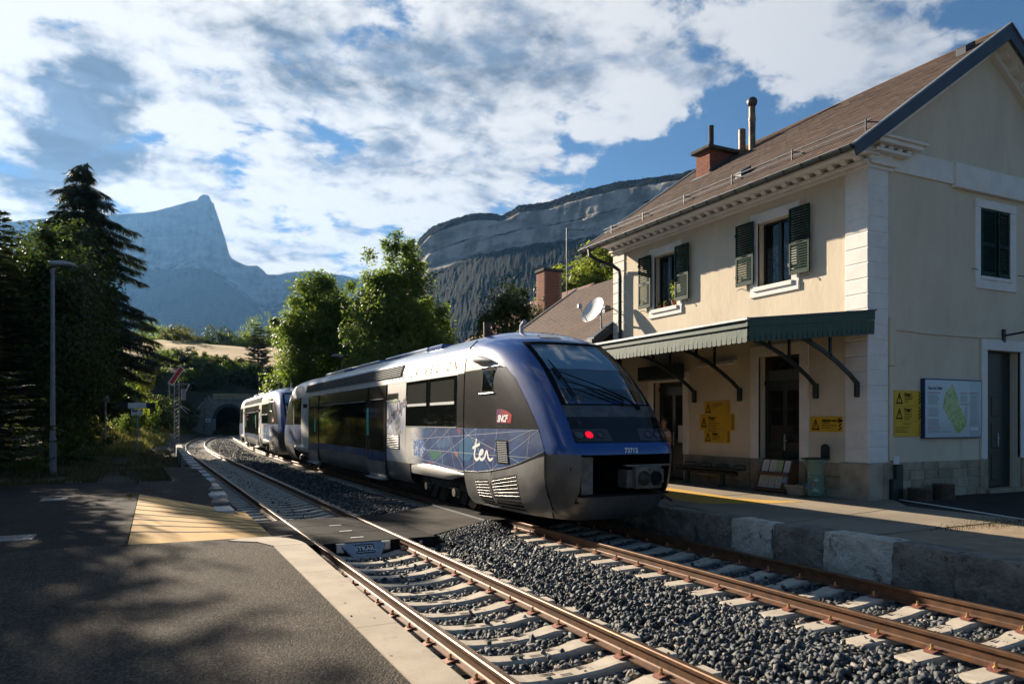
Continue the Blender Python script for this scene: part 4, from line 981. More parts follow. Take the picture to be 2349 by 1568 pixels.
    # wiper
    m = MB(); bl = [fp(-.80, 3.22, .05), fp(-.775, 2.98, .06), fp(-.74, 2.72, .055), fp(-.70, 2.53, .04)]; m.tube(bl, [.010, .017, .017, .010], 6); m.tube([fp(-.815, 3.06, .035), fp(-.79, 2.85, .03)], .02, 5); wi = B(m, 'wiper', M_rubber)
    for dx, dz in ((0, 0), (-.10, -.045)):
        m = MB(); m.tube([fp(-.75 + .02 * (dx < 0), 2.95 - .19 * (dx < 0), .075), fp(-.1 + dx * .7, 2.66 + dz * 1.6, .09), fp(.36 + dx, 2.43 + dz * .4, .08), fp(.56 + dx * 3.4, 2.31 + .03 * (dx < 0), .03)], [.010, .012, .020, .026], 6); B(m, 'wiper_arm', M_rubber, wi)
    m = MB(); m.lathe([(.05, -.02), (.05, .03), (.03, .05)], (fp(.56, 2.31, .01)), 12); B(m, 'wiper_pivot', M_rubber, wi)
    # roof hatch and horn above the windscreen
    m = MB(); m.grid(lambda u, v: npt(kz(3.775 + .10 * v), PI / 2 - .06 - .30 * u)[:2] and (lambda p: (p[0], p[1], p[2] + .012))(npt(kz(3.775 + .11 * v), PI / 2 - .10 + .30 * u)), [-.5, -.2, .1, .4], [0, .4, .8, 1.2]); B(m, 'roof_hatch', M_tw2, smooth='all')
    m = MB(); m.tube([(-.25, 3.7, 4.02), (-.25, 3.7, 4.20), (-.25, 3.55, 4.27)], [.05, .045, .05], 10); B(m, 'horn', M_tw)
    # ---- coupler bay and apron
    m = MB(); m.box(-.955, .955, .22, 1.3, .62, 1.50); m.f = [f for i, f in enumerate(m.f) if i != 2]; m.m = m.m[:5]; B(m, 'coupler_bay', M_dot)
    m = MB(); m.grid(lambda u, z: fp(u * .965, z, .0), list(np.linspace(-1, 1, 22)), [.28, .36, .45, .55, .66, .76]); B(m, 'front_apron', M_silvd, smooth='all')
    m = MB(); m.box(-.95, .95, .06, .9, .74, .775); B(m, 'apron_shelf', M_dot)
    cpl = None
    m = MB(); m.bbox(.11, .67, -.10, .06, .86, 1.27, .02); cpl = B(m, 'coupler', M_cpl)
    m = MB(); m.box(.16, .62, .06, 1.0, .95, 1.18); B(m, 'coupler_shank', M_under, cpl)
    for cx_, mt_ in ((.27, M_under), (.53, M_dot)):
        m = MB(); m.tube([(cx_, -.11, 1.045), (cx_, .0, 1.045)], .135, 22); B(m, 'coupler_cup', mt_, cpl)
        m = MB(); m.tube([(cx_ + .135 * math.cos(a), -.105, 1.045 + .135 * math.sin(a)) for a in np.linspace(0, 2 * PI, 23)], .010, 5); B(m, 'cup_rim', M_under2, cpl)
    m = MB(); m.lathe([(.10, 0), (.07, .06), (.02, .09)], (0, 0, 0), 16); m.v = [(.27 + x, -.11 - z, 1.045 + y) for x, y, z in m.v]; B(m, 'coupler_cone', M_under2, cpl, smooth=True)
    for px_, pz_ in ((.40, 1.21), (.40, .92), (.15, .9), (.63, .9), (.15, 1.23), (.63, 1.23)):
        m = MB(); m.tube([(px_, -.12, pz_), (px_, -.09, pz_)], .020, 8); B(m, 'bolt', M_wheel, cpl)
    m = MB(); m.box(-.06, .92, -.02, .08, 1.265, 1.295); m.box(-.02, .11, .02, .3, .88, 1.2); m.box(.67, .80, .02, .25, .95, 1.2); B(m, 'coupler_frame', M_cpl, cpl)
    m = MB(); m.tube([(.50, .15, .86), (.54, -.10, .82), (.68, -.36, .66)], [.022, .026, .030], 8); B(m, 'air_hose', M_under, cpl)
    m = MB(); m.box(-.90, -.66, .14, .5, .78, 1.44); B(m, 'bay_block', M_cpl)
    # ---- body between the noses
    S0, S1 = SEAM, 28.9 - SEAM; LB = 28.9
    prof = [(1.30, .42), (1.42, .55), (1.455, .75), (1.47, .96), (1.47, 1.92), (1.47, 2.25), (1.46, 2.75), (1.45, 3.08), (1.4437, 3.13), (1.41, 3.40), (1.30, 3.68), (1.13, 3.85), (.86, 3.97), (.50, 4.05), (0, 4.08)]
    full = [(-h, z) for h, z in prof] + [(h, z) for h, z in prof[-2::-1]]
    def strip(i0, i1, s0, s1, nm, mt, par=T):
        for sg in (-1, 1):
            mm = MB(); pr = prof[i0:i1 + 1]; mm.grid(lambda u, v: (sg * pr[int(v)][0], s0 + (s1 - s0) * u, pr[int(v)][1]), [0, .25, .5, .75, 1], list(range(len(pr))), flip=(sg < 0) ^ True ^ True); B(mm, nm, mt, par, smooth='all', fix=False)
    strip(3, 10, S0, S1, 'body_side', M_tw)
    mm = MB(); pr = full[10:len(full) - 10]; mm.grid(lambda u, v: (pr[int(v)][0], S0 + (S1 - S0) * u, pr[int(v)][1]), [0, .5, 1], list(range(len(pr)))); B(mm, 'roof', M_roof_t, smooth='all', fix=True)
    strip(0, 3, 7.8, 21.4, 'body_skirt', M_silver)
    m = MB(); m.box(-1.2, 1.2, 3.0, LB - 3.0, .62, .95); m.box(-1.0, 1.0, 8.0, 21.0, .24, .60); B(m, 'underframe', M_under)
    # rear nose: mirrored shell, without a camera view of its front
    m = MB(); ks2 = [kz(z) for z in (.30, .45, .6, .8, 1.0, 1.3, 1.6)] + [kz(z) for z in np.arange(1.75, 3.70, .15)] + list(np.linspace(kz(3.73), 14, 10)); rows = []
    for k in ks2:
        L_ = [npt(k, t) for t in np.linspace(0, PI / 2, 15)]; r_ = L_ + [(-p[0], p[1], p[2]) for p in L_[-2::-1]]; rows.append([(p[0], LB - p[1], p[2]) for p in r_])
    n = len(rows[0]); mats_ = [M_blue, M_silvd, M_tint, M_tg, M_tw, M_film2]
    for j in range(len(rows) - 1):
        for i in range(n - 1):
            c = [sum(p[q] for p in (rows[j][i], rows[j][i + 1], rows[j + 1][i], rows[j + 1][i + 1])) / 4 for q in range(3)]; s = LB - c[1]
            if s > sb(c[2]) and c[2] < 3.70: mi = 1 if c[2] < sk(s) else (5 if c[2] < 1.93 else (3 if c[2] < 3.13 else 4))
            elif c[2] < 1.5: mi = 1
            elif abs(c[0]) < .95 and c[2] < 3.66: mi = 2
            else: mi = 0
            m.add([rows[j][i + 1], rows[j][i], rows[j + 1][i], rows[j + 1][i + 1]], [(0, 1, 2, 3)], mi)
    bmw = B(m, 'rear_cab', mats_, fix=False)
    bm = bmesh.new(); bm.from_mesh(bmw.data); bmesh.ops.remove_doubles(bm, verts=bm.verts, dist=1e-4); bmesh.ops.recalc_face_normals(bm, faces=bm.faces); bm.to_mesh(bmw.data); bm.free(); bmw.data.polygons.foreach_set('use_smooth', [True] * len(bmw.data.polygons))
    for sg in (-1, 1):
        fl = sg > 0; Q = lambda s0, s1, z0, z1, up: [sp(s1, z1, up, sg), sp(s0, z1, up, sg), sp(s0, z0, up, sg), sp(s1, z0, up, sg)]
        def panel(s0, s1, z0, z1, nm, mt, par=T, up=.005, rows_=4):
            mm = MB(); mm.grid(lambda s, z: sp(s, z, up, sg), list(np.linspace(s1, s0, 2)), list(np.linspace(z0, z1, rows_)), flip=fl); return B(mm, nm, mt, par, smooth='all')
        Mi = (lambda s: s) 
        panel(4.12, 4.50, 1.93, 3.13, 'graphite_strip', M_tg); fm = panel(4.12, 7.65, .99, 1.92, 'film_panel', M_film, up=.003)
        for (s0, s1) in ((4.52, 6.36), (6.38, 8.14)):
            wv = panel(s0, s1, 1.94, 3.115, 'window', M_glz, up=.007)
            panel(s0 + .16, s1 - .14, 2.53, 3.03, 'drop_light', M_glz2, wv, up=.010); panel(s0 + .14, s1 - .12, 2.46, 2.525, 'frame_bar', M_galv, wv, up=.012); panel(s0, s1, 1.925, 1.945, 'sill', M_galv, wv, up=.012)
        panel(8.15, 10.0, .97, 3.15, 'door_bay', M_tw2, up=.004)
        wv = panel(8.82, 9.86, 2.67, 2.86, 'small_window', M_rubber, up=.008); panel(8.87, 9.78, 2.70, 2.83, 'pane', M_glz2, wv, up=.011); panel(8.80, 9.90, 2.635, 2.665, 'sill', M_tw, wv, up=.020)
        # doors: leaf with window, kick panel and step
        for (d0, d1, sw) in ((9.90, 11.85, (11.72, 11.96)), (19.20, 21.15, (19.72, 19.96))):
            dl = panel(d0, d1, 1.18, 3.13, 'door', M_tg, up=.016)
            panel(d0 + .28, d1 - .28, 1.22, 2.72, 'door_window', mat('door_glass', (.020, .017, .014), .07, spec=.9) if 'door_glass' not in MATS else MATS['door_glass'], dl, up=.020); panel(d0 + .25, d1 - .25, 2.72, 2.745, 'window_trim', M_galv, dl, up=.024)
            panel(d0, d1, .89, 1.175, 'kick_panel', M_film2, dl, up=.016)
            for sE in (d0, d1):
                mm = MB(); mm.tube([sp(sE, z, .014, sg) for z in (.45, .6, .75, .96, 1.9, 2.75, 3.08, 3.14)], .013, 5); B(mm, 'door_seal', M_rubber, dl)
            mm = MB(); mm.grid(lambda s, v: (sg * (float(np.interp(v, [.40, .55, .75, .89], [1.44, 1.49, 1.50, 1.495]))), s, v), [d0 + .03, d1 - .03], [.40, .47, .55, .65, .75, .89], flip=fl); B(mm, 'step_cover', M_silver, dl, smooth='all')
            mm = MB(); mm.box(min(sg * 1.38, sg * 1.60), max(sg * 1.38, sg * 1.60), d0 + .05, d1 - .05, .375, .395); B(mm, 'door_step', M_galv, dl)
            st = panel(sw[0], sw[1], 1.65, 2.49, 'class_stripe', M_turq, up=.024)
            if d0 > 15: panel(sw[0], sw[1], 2.18, 2.62, 'class_stripe', M_redst, up=.025)
            tv, tf = text_mesh('2' if d0 < 15 else '1', .21, 0, 1., .004, 'CENTER'); mm = MB(); cs = (sw[0] + sw[1]) / 2; mm.add([sp(cs + sg * u, 2.28 + v, .028, sg) for u, v in tv], tf); B(mm, 'digit', M_white, st)
        panel(11.88, 19.18, .96, 3.13, 'saloon_side', M_tg, up=.006)
        wv = panel(12.2, 19.0, 1.22, 2.69, 'saloon_window', M_glz, up=.012)
        panel(12.2, 19.0, 2.69, 2.715, 'window_trim', M_galv, wv, up=.016); 
        for s_ in (14.0, 15.9, 17.9): panel(s_ - .012, s_ + .012, 1.22, 2.69, 'pane_joint', M_rubber, wv, up=.014)
        panel(17.87, 19.0, 2.53, 2.55, 'handle_bar', M_galv, wv, up=.018); panel(17.87, 19.0, 2.22, 2.24, 'handle_bar', M_galv, wv, up=.018)
        panel(11.88, 19.18, .965, 1.21, 'film_strip', M_film2, up=.011)
        panel(21.2, 22.9, .97, 3.13, 'door_bay', M_tw2, up=.004); wv = panel(21.6, 22.5, 2.66, 2.83, 'small_window', M_rubber, up=.008)
        wv = panel(22.95, 24.7, 1.93, 3.12, 'window', M_glz, up=.007); panel(22.95, 24.75, .99, 1.92, 'film_panel', M_film2, up=.004)
        # lettering by the doors: region name over pale ring
        off = (10.1 if sg < 0 else 8.05, 1.80); c_, s__ = math.cos(R(20)), math.sin(R(20))
        def side_text(body, size, du, dv, nm, mt, rot=True, shear=.1, xs=.8, bold=.009, par=T, up=.010):
            tv, tf = text_mesh(body, size, shear, xs, bold); mm = MB()
            mm.add([sp(off[0] + sg * ((u + du) * c_ - (v + dv) * s__ if rot else u + du), off[1] + ((u + du) * s__ + (v + dv) * c_ if rot else v + dv), up, sg) for u, v in tv], tf); return B(mm, nm, mt, par)
        if sg < 0:
            side_text('Rh\u00f4ne\u00b7Alpes', .50, .0, -.02, 'lettering', MATS.get('ink_violet') or mat('ink_violet', (.035, .02, .06), .5), xs=.86)
            side_text('R\u00e9gion', .16, 1.05, .42, 'lettering', MATS.get('ink_green') or mat('ink_green', (.22, .50, .12), .5), xs=.9)
            for i, wd__ in enumerate(('Transport', 'Express', 'R\u00e9gional')): side_text(wd__, .14, 1.03 + .0 * i, -.20 - .17 * i, 'lettering', MATS.get('ink_grey') or mat('ink_grey', (.36, .36, .38), .5))
            mm = MB(); ring = MATS.get('ring_lilac') or mat('ring_lilac', (.50, .52, .74), .45)
            for (cs, cz, r0, r1, a0, a1) in ((9.18, 2.72, .34, .47, PI, 2 * PI), (9.65, 1.55, .30, .42, 0, PI)):
                aa = np.linspace(a0, a1, 17); vs = []
                for a in aa: vs += [sp(cs + sg * math.cos(a) * r0 * 1.15, cz + math.sin(a) * r0 * 1.2 - .12 * (a0 > 1) , .0075, sg), sp(cs + sg * math.cos(a) * r1 * 1.15, cz + math.sin(a) * r1 * 1.2 - .12 * (a0 > 1), .0075, sg)]
                mm.add(vs, [(2 * i, 2 * i + 1, 2 * i + 3, 2 * i + 2) for i in range(16)])
            mm.add([sp(s, z, .0075, sg) for s, z in [(8.34, 2.62), (8.20, 2.62), (8.42, 1.78), (8.56, 1.84)]], [(0, 1, 2, 3)]); B(mm, 'ring_print', ring)
        tint = MATS.get('faint_lettering') or mat('faint_lettering', (.30, .275, .24), .7, spec=.1)
        tv, tf = text_mesh('A L I E S   L A   R \u00c9 G I O N', .30, .22, 1.02, 0, 'RIGHT', 1.42)
        mm = MB(); mm.add([sp((4.60 if sg < 0 else 16.0) - (u if sg < 0 else -u), 3.25 + v, .014, sg) for u, v in tv], tf); B(mm, 'faint_lettering', tint)
        # grille panel by the door
        gp = panel(8.66, 9.84, 1.30, 1.70, 'grille', M_dot, up=.007)
        for i in range(8):
            mm = MB(); z = 1.325 + i * .048; mm.tube([sp(8.70, z, .016, sg), sp(9.76, z, .016, sg)], .015, 6); B(mm, 'grille_slat', M_tw, gp)
        # long air intake under the roof edge
        mm = MB(); mm.grid(lambda s, z: sp(s, z, .010, sg), [22.09, 8.55], [3.315, 3.45, 3.62], flip=fl); ai = B(mm, 'air_intake', M_dot)
        for i in range(6):
            z = 3.335 + i * .055; mm = MB(); mm.bar(sp(22.0, z, .028, sg), sp(8.62, z, .028, sg), .030, .020); B(mm, 'intake_slat', M_galv, ai)
        # bogies: white fairing, frame, springs, wheels
        for (b0, b1) in ((4.15, 7.8), (21.3, 24.8)):
            mm = MB(); n_ = 14
            for i in range(n_ + 1): pass
            ss = np.linspace(b0, b1, n_ + 1); fr = (lambda s: (s - b0) / (b1 - b0)) if b0 < 10 else (lambda s: 1 - (s - b0) / (b1 - b0))
            top = lambda s: .86 + .16 * math.sin(PI * min(1, fr(s) * .62 + .12)); bot = lambda s: .85 - .13 * smooth01(0, .28, fr(s)) + .0
            mm.grid(lambda s, v: (sg * (1.43 + .085 * math.sin(PI * (.15 + .85 * (1 - v))) * min(1, 3 * min(fr(s) + .1, 1.05 - fr(s)))), s, bot(s) + (top(s) - bot(s)) * v), list(ss), list(np.linspace(0, 1, 6)), flip=not fl)
            mm.grid(lambda s, v: (sg * (1.43 + .03 - .25 * v), s, top(s) - .01 + .02 * v), list(ss), [0, 1], flip=not fl)
            fa = B(mm, 'bogie_fairing', M_tw, smooth='all')
            mm = MB(); cs = (b0 + b1) / 2 + .1; mm.bbox(min(sg * 1.0, sg * 1.2), max(sg * 1.0, sg * 1.2), cs - 1.55, cs + 1.55, .45, .66, .04); mm.box(-1.0, 1.0, cs - .3, cs + .3, .4, .8)
            for s_ in (-.25, .25): mm.tube([(sg * 1.1, cs + s_, .64), (sg * 1.1, cs + s_, .95)], .10, 10)
            bo = B(mm, 'bogie', M_under2)
            for s_ in (-.95, .95):
                mm = MB(); pw = [(0, -.02), (.10, -.05), (.36, -.03), (.40, -.03), (.42, .03), (.42, .045), (.455, .05), (.455, .075), (0, .075)]
                mm.lathe([(r_, z) for r_, z in pw[1:-1]], (0, 0, 0), 28); mm.v = [(sg * (.80 - z), cs + s_ + x, .42 + y) for x, y, z in mm.v]; wh = B(mm, 'wheel', M_wheel, bo, smooth=True, fix=True)
                mm = MB(); mm.bbox(min(sg * 1.0, sg * 1.26), max(sg * 1.0, sg * 1.26), cs + s_ - .16, cs + s_ + .16, .30, .58, .05); mm.tube([(sg * 1.20, cs + s_, .42), (sg * 1.30, cs + s_, .42)], .10, 12); B(mm, 'axle_box', M_under2, bo)
                mm = MB(); mm.tube([(sg * 1.16, cs + s_ + .28, .35), (sg * 1.2, cs + s_ + .30, .9)], .035, 8); B(mm, 'brake_rod', M_under, bo); mm = MB(); mm.bar((sg * 1.12, cs + s_ - .5, .55), (sg * 1.18, cs + s_ - .35, .18), .10, .16); B(mm, 'sand_pipe', M_under, bo)
    m = MB(); m.tube([(-.75, 4.45, 3.9), (-.75, 4.45, 4.32)], .085, 14); m.tube([(-.75, 4.45, 4.26), (-.75, 4.45, 4.325)], .088, 14); B(m, 'exhaust_pipe', mat('exhaust_rust', (.12, .075, .05), .7, .3, col2=(.05, .035, .03), nscale=9))
    for s0, s1 in ((6.6, 7.6), (15.9, 16.9)):
        m = MB(); m.bbox(-1.02, -.45, s0, s1, 3.86, 4.03, .03); B(m, 'roof_box', M_blue)
    for s0, s1 in ((8.3, 12.3), (13., 21.)):
        m = MB(); m.bbox(-.8, .8, s0, s1, 3.9, 4.10, .04); B(m, 'roof_unit', M_roof_t)
    return T
t1 = make_train('front railcar with lit red tail lamp, its blue rounded nose beside the station canopy'); t1.location = (7.76, 10.95, 0)
t2 = copy_tree(t1); t2['label'] = 'second railcar coupled behind the nearer one, standing closer to the tunnel mouth'
t2.location = (cx2(40.6) + .02, 40.6, 0); t2.rotation_euler = (0, 0, -math.atan((cx2(69.5) - cx2(40.6)) / 28.9))
# ------------------------------------------------------------------ station building
M_st = mat('stucco_cream', (.70, .60, .45), .92, col2=(.63, .535, .40), nscale=1.3, bump=.28, bscale=9, bdist=.02, coord='World', dirt=((.50, .42, .31), 2.0, .55, .80), stretch=(1, 1, .35))
M_trim = mat('painted_stone_white', (.82, .78, .72), .85, col2=(.75, .71, .65), nscale=2.5, bump=.25, bscale=22, bdist=.01, coord='World', dirt=((.50, .46, .39), 2.2, .62, .80))
M_stone = mat('plinth_stone', (.36, .29, .20), .92, col2=(.25, .205, .145), nscale=3., bump=.6, bscale=18, bdist=.02, coord='World', dirt=((.15, .125, .09), 3., .58, .76))
M_stone2 = mat('plinth_stone_pale', (.42, .35, .25), .92, col2=(.32, .265, .19), nscale=3., bump=.6, bscale=18, bdist=.02, coord='World', dirt=((.18, .15, .11), 3., .60, .78))
M_shut = mat('shutter_green', (.008, .032, .023), .6, spec=.12, col2=(.012, .040, .029), nscale=6, dirt=((.03, .055, .042), 9., .68, .8))
M_dgreen = mat('door_dark_green', (.010, .020, .016), .45, col2=(.014, .024, .018), nscale=4)
M_can = mat('canopy_green', (.026, .060, .042), .6, col2=(.036, .072, .05), nscale=3.5, coord='World', dirt=((.09, .12, .09), 5., .62, .8))
M_candk = mat('canopy_iron', (.012, .022, .018), .5, col2=(.016, .028, .022), nscale=8)
M_zinc = mat('zinc_dark', (.060, .066, .076), .5, .5, col2=(.075, .08, .09), nscale=3, coord='World')
M_zincl = mat('zinc_light', (.36, .37, .37), .45, .6, col2=(.26, .27, .27), nscale=5, coord='World')
M_gut = mat('gutter_green', (.014, .026, .022), .42, .2, col2=(.02, .034, .028), nscale=4, coord='World')
M_tile = mat('roof_shingle', (.098, .056, .038), .92, col2=(.078, .046, .032), nscale=.8, bump=.4, bscale=60, bdist=.006, coord='World', island=.16, dirt=((.125, .075, .05), 2.2, .60, .85))
M_brick = mat('chimney_brick', (.30, .10, .055), .9, col2=(.20, .075, .045), nscale=9, bump=.4, bscale=50, bdist=.006, coord='World')
M_mort = mat('mortar', (.30, .25, .20), .95)
M_capst = mat('chimney_cap_stone', (.085, .075, .062), .95, col2=(.05, .045, .04), nscale=6, bump=.8, bscale=16, bdist=.03, coord='World')
M_pane = mat('window_pane', (.012, .013, .014), .04, spec=.7)
M_curt = mat('lace_curtain', (.34, .35, .35), .9, col2=(.14, .16, .17), nscale=26, namt=(.46, .56))
M_soff = mat('soffit_board', (.17, .15, .125), .9)
st = thing('station_building', (18.4, 15.85, FZ), 'cream two-storey station with white quoins, green shutters and brown roof', 'station')
FX, GY, FY, RX = 14.1, 11.0, 20.7, 18.4
def wall(nm, axis, pos, u0, u1, z0, z1, holes, depth, mt, par, sgn):
    """upright wall plane with real openings: axis 'x' faces -x at x=pos, 'y' faces -y at y=pos; reveals go in by depth"""
    us = sorted({u0, u1, *[h[0] for h in holes], *[h[1] for h in holes]}); zs = sorted({z0, z1, *[h[2] for h in holes], *[h[3] for h in holes]})
    m = MB(); P = (lambda u, z, d=0: (pos + d, u, z)) if axis == 'x' else (lambda u, z, d=0: (u, pos + d, z))
    for a, b in zip(us[:-1], us[1:]):
        for c, d in zip(zs[:-1], zs[1:]):
            if any(h[0] <= a and b <= h[1] and h[2] <= c and d <= h[3] for h in holes): continue
            q = [P(a, c), P(b, c), P(b, d), P(a, d)]; m.add(q, [(3, 2, 1, 0) if axis == 'x' else (0, 1, 2, 3)])
    for a, b, c, d in holes:
        for q in ([P(a, c), P(a, d), P(a, d, depth), P(a, c, depth)], [P(b, c), P(b, c, depth), P(b, d, depth), P(b, d)], [P(a, d), P(b, d), P(b, d, depth), P(a, d, depth)], [P(a, c), P(a, c, depth), P(b, c, depth), P(b, c)]): m.add(q, [(0, 1, 2, 3)])
    return m.build(nm, mt, par)
WIN = [(13.10, 14.22), (17.42, 18.52)]
holes = [(a, b, 5.45, 7.12) for a, b in WIN] + [(12.86, 14.19, FZ, 3.72), (17.15, 18.55, FZ, 3.26)]
wf = wall('front_wall', 'x', FX, GY, FY, .30, 8.3, holes, .34, M_st, st, -1)
wg = wall('gable_wall', 'y', GY, FX, 22.7, .30, 8.1, [(18.06, 19.26, 5.58, 7.22), (18.33, 19.70, .42, 3.80)], .26, M_st, st, -1)
m = MB(); m.add([(FX, GY, 8.1), (22.7, GY, 8.1), (RX, GY, 8.1 + (RX - FX) * .69 + .1)], [(0, 1, 2)]); m.build('gable_peak', M_st, st)
m = MB(); m.add([(FX, FY, .3), (22.7, FY, .3), (22.7, FY, 8.1), (RX, FY, 11.1), (FX, FY, 8.1)], [(4, 3, 2, 1, 0)]); m.quad((22.7, GY, .3), (22.7, FY, .3), (22.7, FY, 8.2), (22.7, GY, 8.2)); m.build('rear_wall', M_st, st)
m = MB(); m.box(FX + .9, FX + .92, GY + .3, FY - .1, .4, 8.0); m.box(FX + .9, 22, GY + .9, GY + .92, .4, 8.0); m.build('inner_wall', M_soff, st)
# quoins in courses
def courses(fn, z0, z1, h=.336):
    z = z0
    while z < z1 - .05:
        zt = min(z + h, z1); fn(z + .006, zt - .006); z += h
def q_near(a, b):
    e = random.uniform(-.002, .002)
    m = MB(); m.bbox(FX - .035 + e, FX + .63, GY - .035 + e, GY + .56, a, b, .016); m.build('quoin_block', M_trim, st)
courses(q_near, 1.16, 7.62)
m = MB(); m.box(FX - .024, FX + .62, GY - .024, GY + .55, 1.16, 7.62); m.build('quoin_joint', M_trim, st)
courses(lambda a, b: MB().bbox(FX - .035, FX + .3, 20.08, FY + .035, a, b, .016).build('quoin_block', M_trim, st), 4.3, 7.62)
# stone plinth
def stone_row(axis, pos, u0, u1, z0, z1, wmin, wmax, proud, out):
    u = u0
    while u < u1 - .02:
        v = min(u + random.uniform(wmin, wmax), u1); 
        if u1 - v < wmin * .5: v = u1
        m = MB(); p = proud + random.uniform(-.008, .008)
        if axis == 'x': m.bbox(pos - p, pos + .1, u + .005, v - .005, z0 + .005, z1 - .005, .014)
        else: m.bbox(u + .005, v - .005, pos - p, pos + .1, z0 + .005, z1 - .005, .014)
        m.build('plinth_stone', random.choice((M_stone, M_stone, M_stone2)), st); u = v
for (a, b) in ((11.66, 12.58), (14.47, 17.05), (18.7, 20.7)):
    for z0, z1, w0, w1, pr in ((FZ - .02, .55, .3, .6, .045), (.55, .82, .4, .75, .04), (.82, 1.12, .6, 1.1, .05)): stone_row('x', FX, a, b, z0, z1, w0, w1, pr, -1)
for z0, z1, w0, w1, pr in ((FZ - .04, .52, .3, .5, .035), (.52, .74, .3, .55, .03), (.74, .96, .35, .6, .03), (.96, 1.16, .5, .9, .035)): stone_row('y', GY, 15.1, 18.06, z0, z1, w0, w1, pr, -1)
for a, b in ((18.0, 18.32), (19.71, 20.1)): m = MB(); m.bbox(a, b, GY - .06, GY + .1, FZ - .04, 1.16, .015); m.build('plinth_stone', M_stone, st)
stone_row('y', GY, 20.1, 22.7, FZ - .04, 1.16, .6, .9, .03, -1)
m = MB(); m.bbox(FX - .07, FX + .42, GY - .07, GY + .68, FZ - .05, 1.155, .02); m.build('pier_stone', M_stone2, st)
m = MB(); m.bbox(FX + .425, FX + .98, GY - .065, GY + .3, FZ - .05, 1.15, .02); m.build('pier_stone', M_stone, st)
# door and window surrounds on the platform side
def surround(nm, y0, y1, z0, z1, w, top, par=st):
    s = MB(); s.bbox(FX - .035, FX + .06, y0 - w, y0, z0, z1, .008); o1 = s.build(nm, M_trim, par)
    s = MB(); s.bbox(FX - .035, FX + .06, y1, y1 + w, z0, z1, .008); s.build(nm, M_trim, par)
    s = MB(); s.bbox(FX - .040, FX + .06, y0 - w, y1 + w, z1 + .002, z1 + top, .008); s.build('lintel', M_trim, par)
def sash(y0, y1, z0, z1, X, par, curtain, blue=False):
    s = MB(); s.box(X, X + .05, y0, y0 + .06, z0, z1); s.box(X, X + .05, y1 - .06, y1, z0, z1); s.box(X, X + .05, y0 + .06, y1 - .06, z1 - .06, z1); s.box(X, X + .05, y0 + .06, y1 - .06, z0, z0 + .07); ym = (y0 + y1) / 2; s.box(X - .015, X + .05, ym - .05, ym + .05, z0 + .07, z1 - .06)
    fr = s.build('window_frame', M_dgreen, par)
    for a, b in ((y0 + .06, ym - .05), (ym + .05, y1 - .06)):
        s = MB(); s.quad((X + .03, a, z0 + .07), (X + .03, a, z1 - .06), (X + .03, b, z1 - .06), (X + .03, b, z0 + .07)); s.build('pane', M_winglass, fr)
        if curtain:
            zt = z0 + (z1 - z0) * curtain; s = MB(); n = 16
            vs = []
            for i in range(n + 1):
                y = a + (b - a) * i / n; dx = .012 * math.sin(i * 1.9); vs += [(X + .085 + dx, y, z0 + .05), (X + .085 + dx, y, zt)]
            s.add(vs, [(2 * i, 2 * i + 1, 2 * i + 3, 2 * i + 2) for i in range(n)]); s.build('lace_curtain', M_curt, fr)
            if blue:
                s = MB(); c = (a + b) / 2
                for k in range(5):
                    an = k * 2 * PI / 5 + .3; s.disc((X + .06, c + .05 * math.cos(an), z0 + .42 + .05 * math.sin(an)), (0, 1, 0), (0, 0, 1), .035, 8)
                s.build('blue_flower_print', MATS.get('curtain_blue') or mat('curtain_blue', (.04, .22, .32), .9), fr, kind='stuff')
    return fr
M_winglass = bpy.data.materials.new('clear_window_glass'); M_winglass.use_nodes = True; _t = NT(M_winglass.node_tree); _t.n.clear()
_tr = _t.node('ShaderNodeBsdfTransparent'); _tr.inputs[0].default_value = (.62, .64, .64, 1); _gl = _t.node('ShaderNodeBsdfGlossy'); _gl.inputs['Roughness'].default_value = .02; _fr = _t.node('ShaderNodeFresnel'); _fr.inputs[0].default_value = 1.5
_mx = _t.node('ShaderNodeMixShader'); _t.l.new(_fr.outputs[0], _mx.inputs[0]); _t.l.new(_tr.outputs[0], _mx.inputs[1]); _t.l.new(_gl.outputs[0], _mx.inputs[2]); _t.l.new(_mx.outputs[0], _t.node('ShaderNodeOutputMaterial').inputs[0])
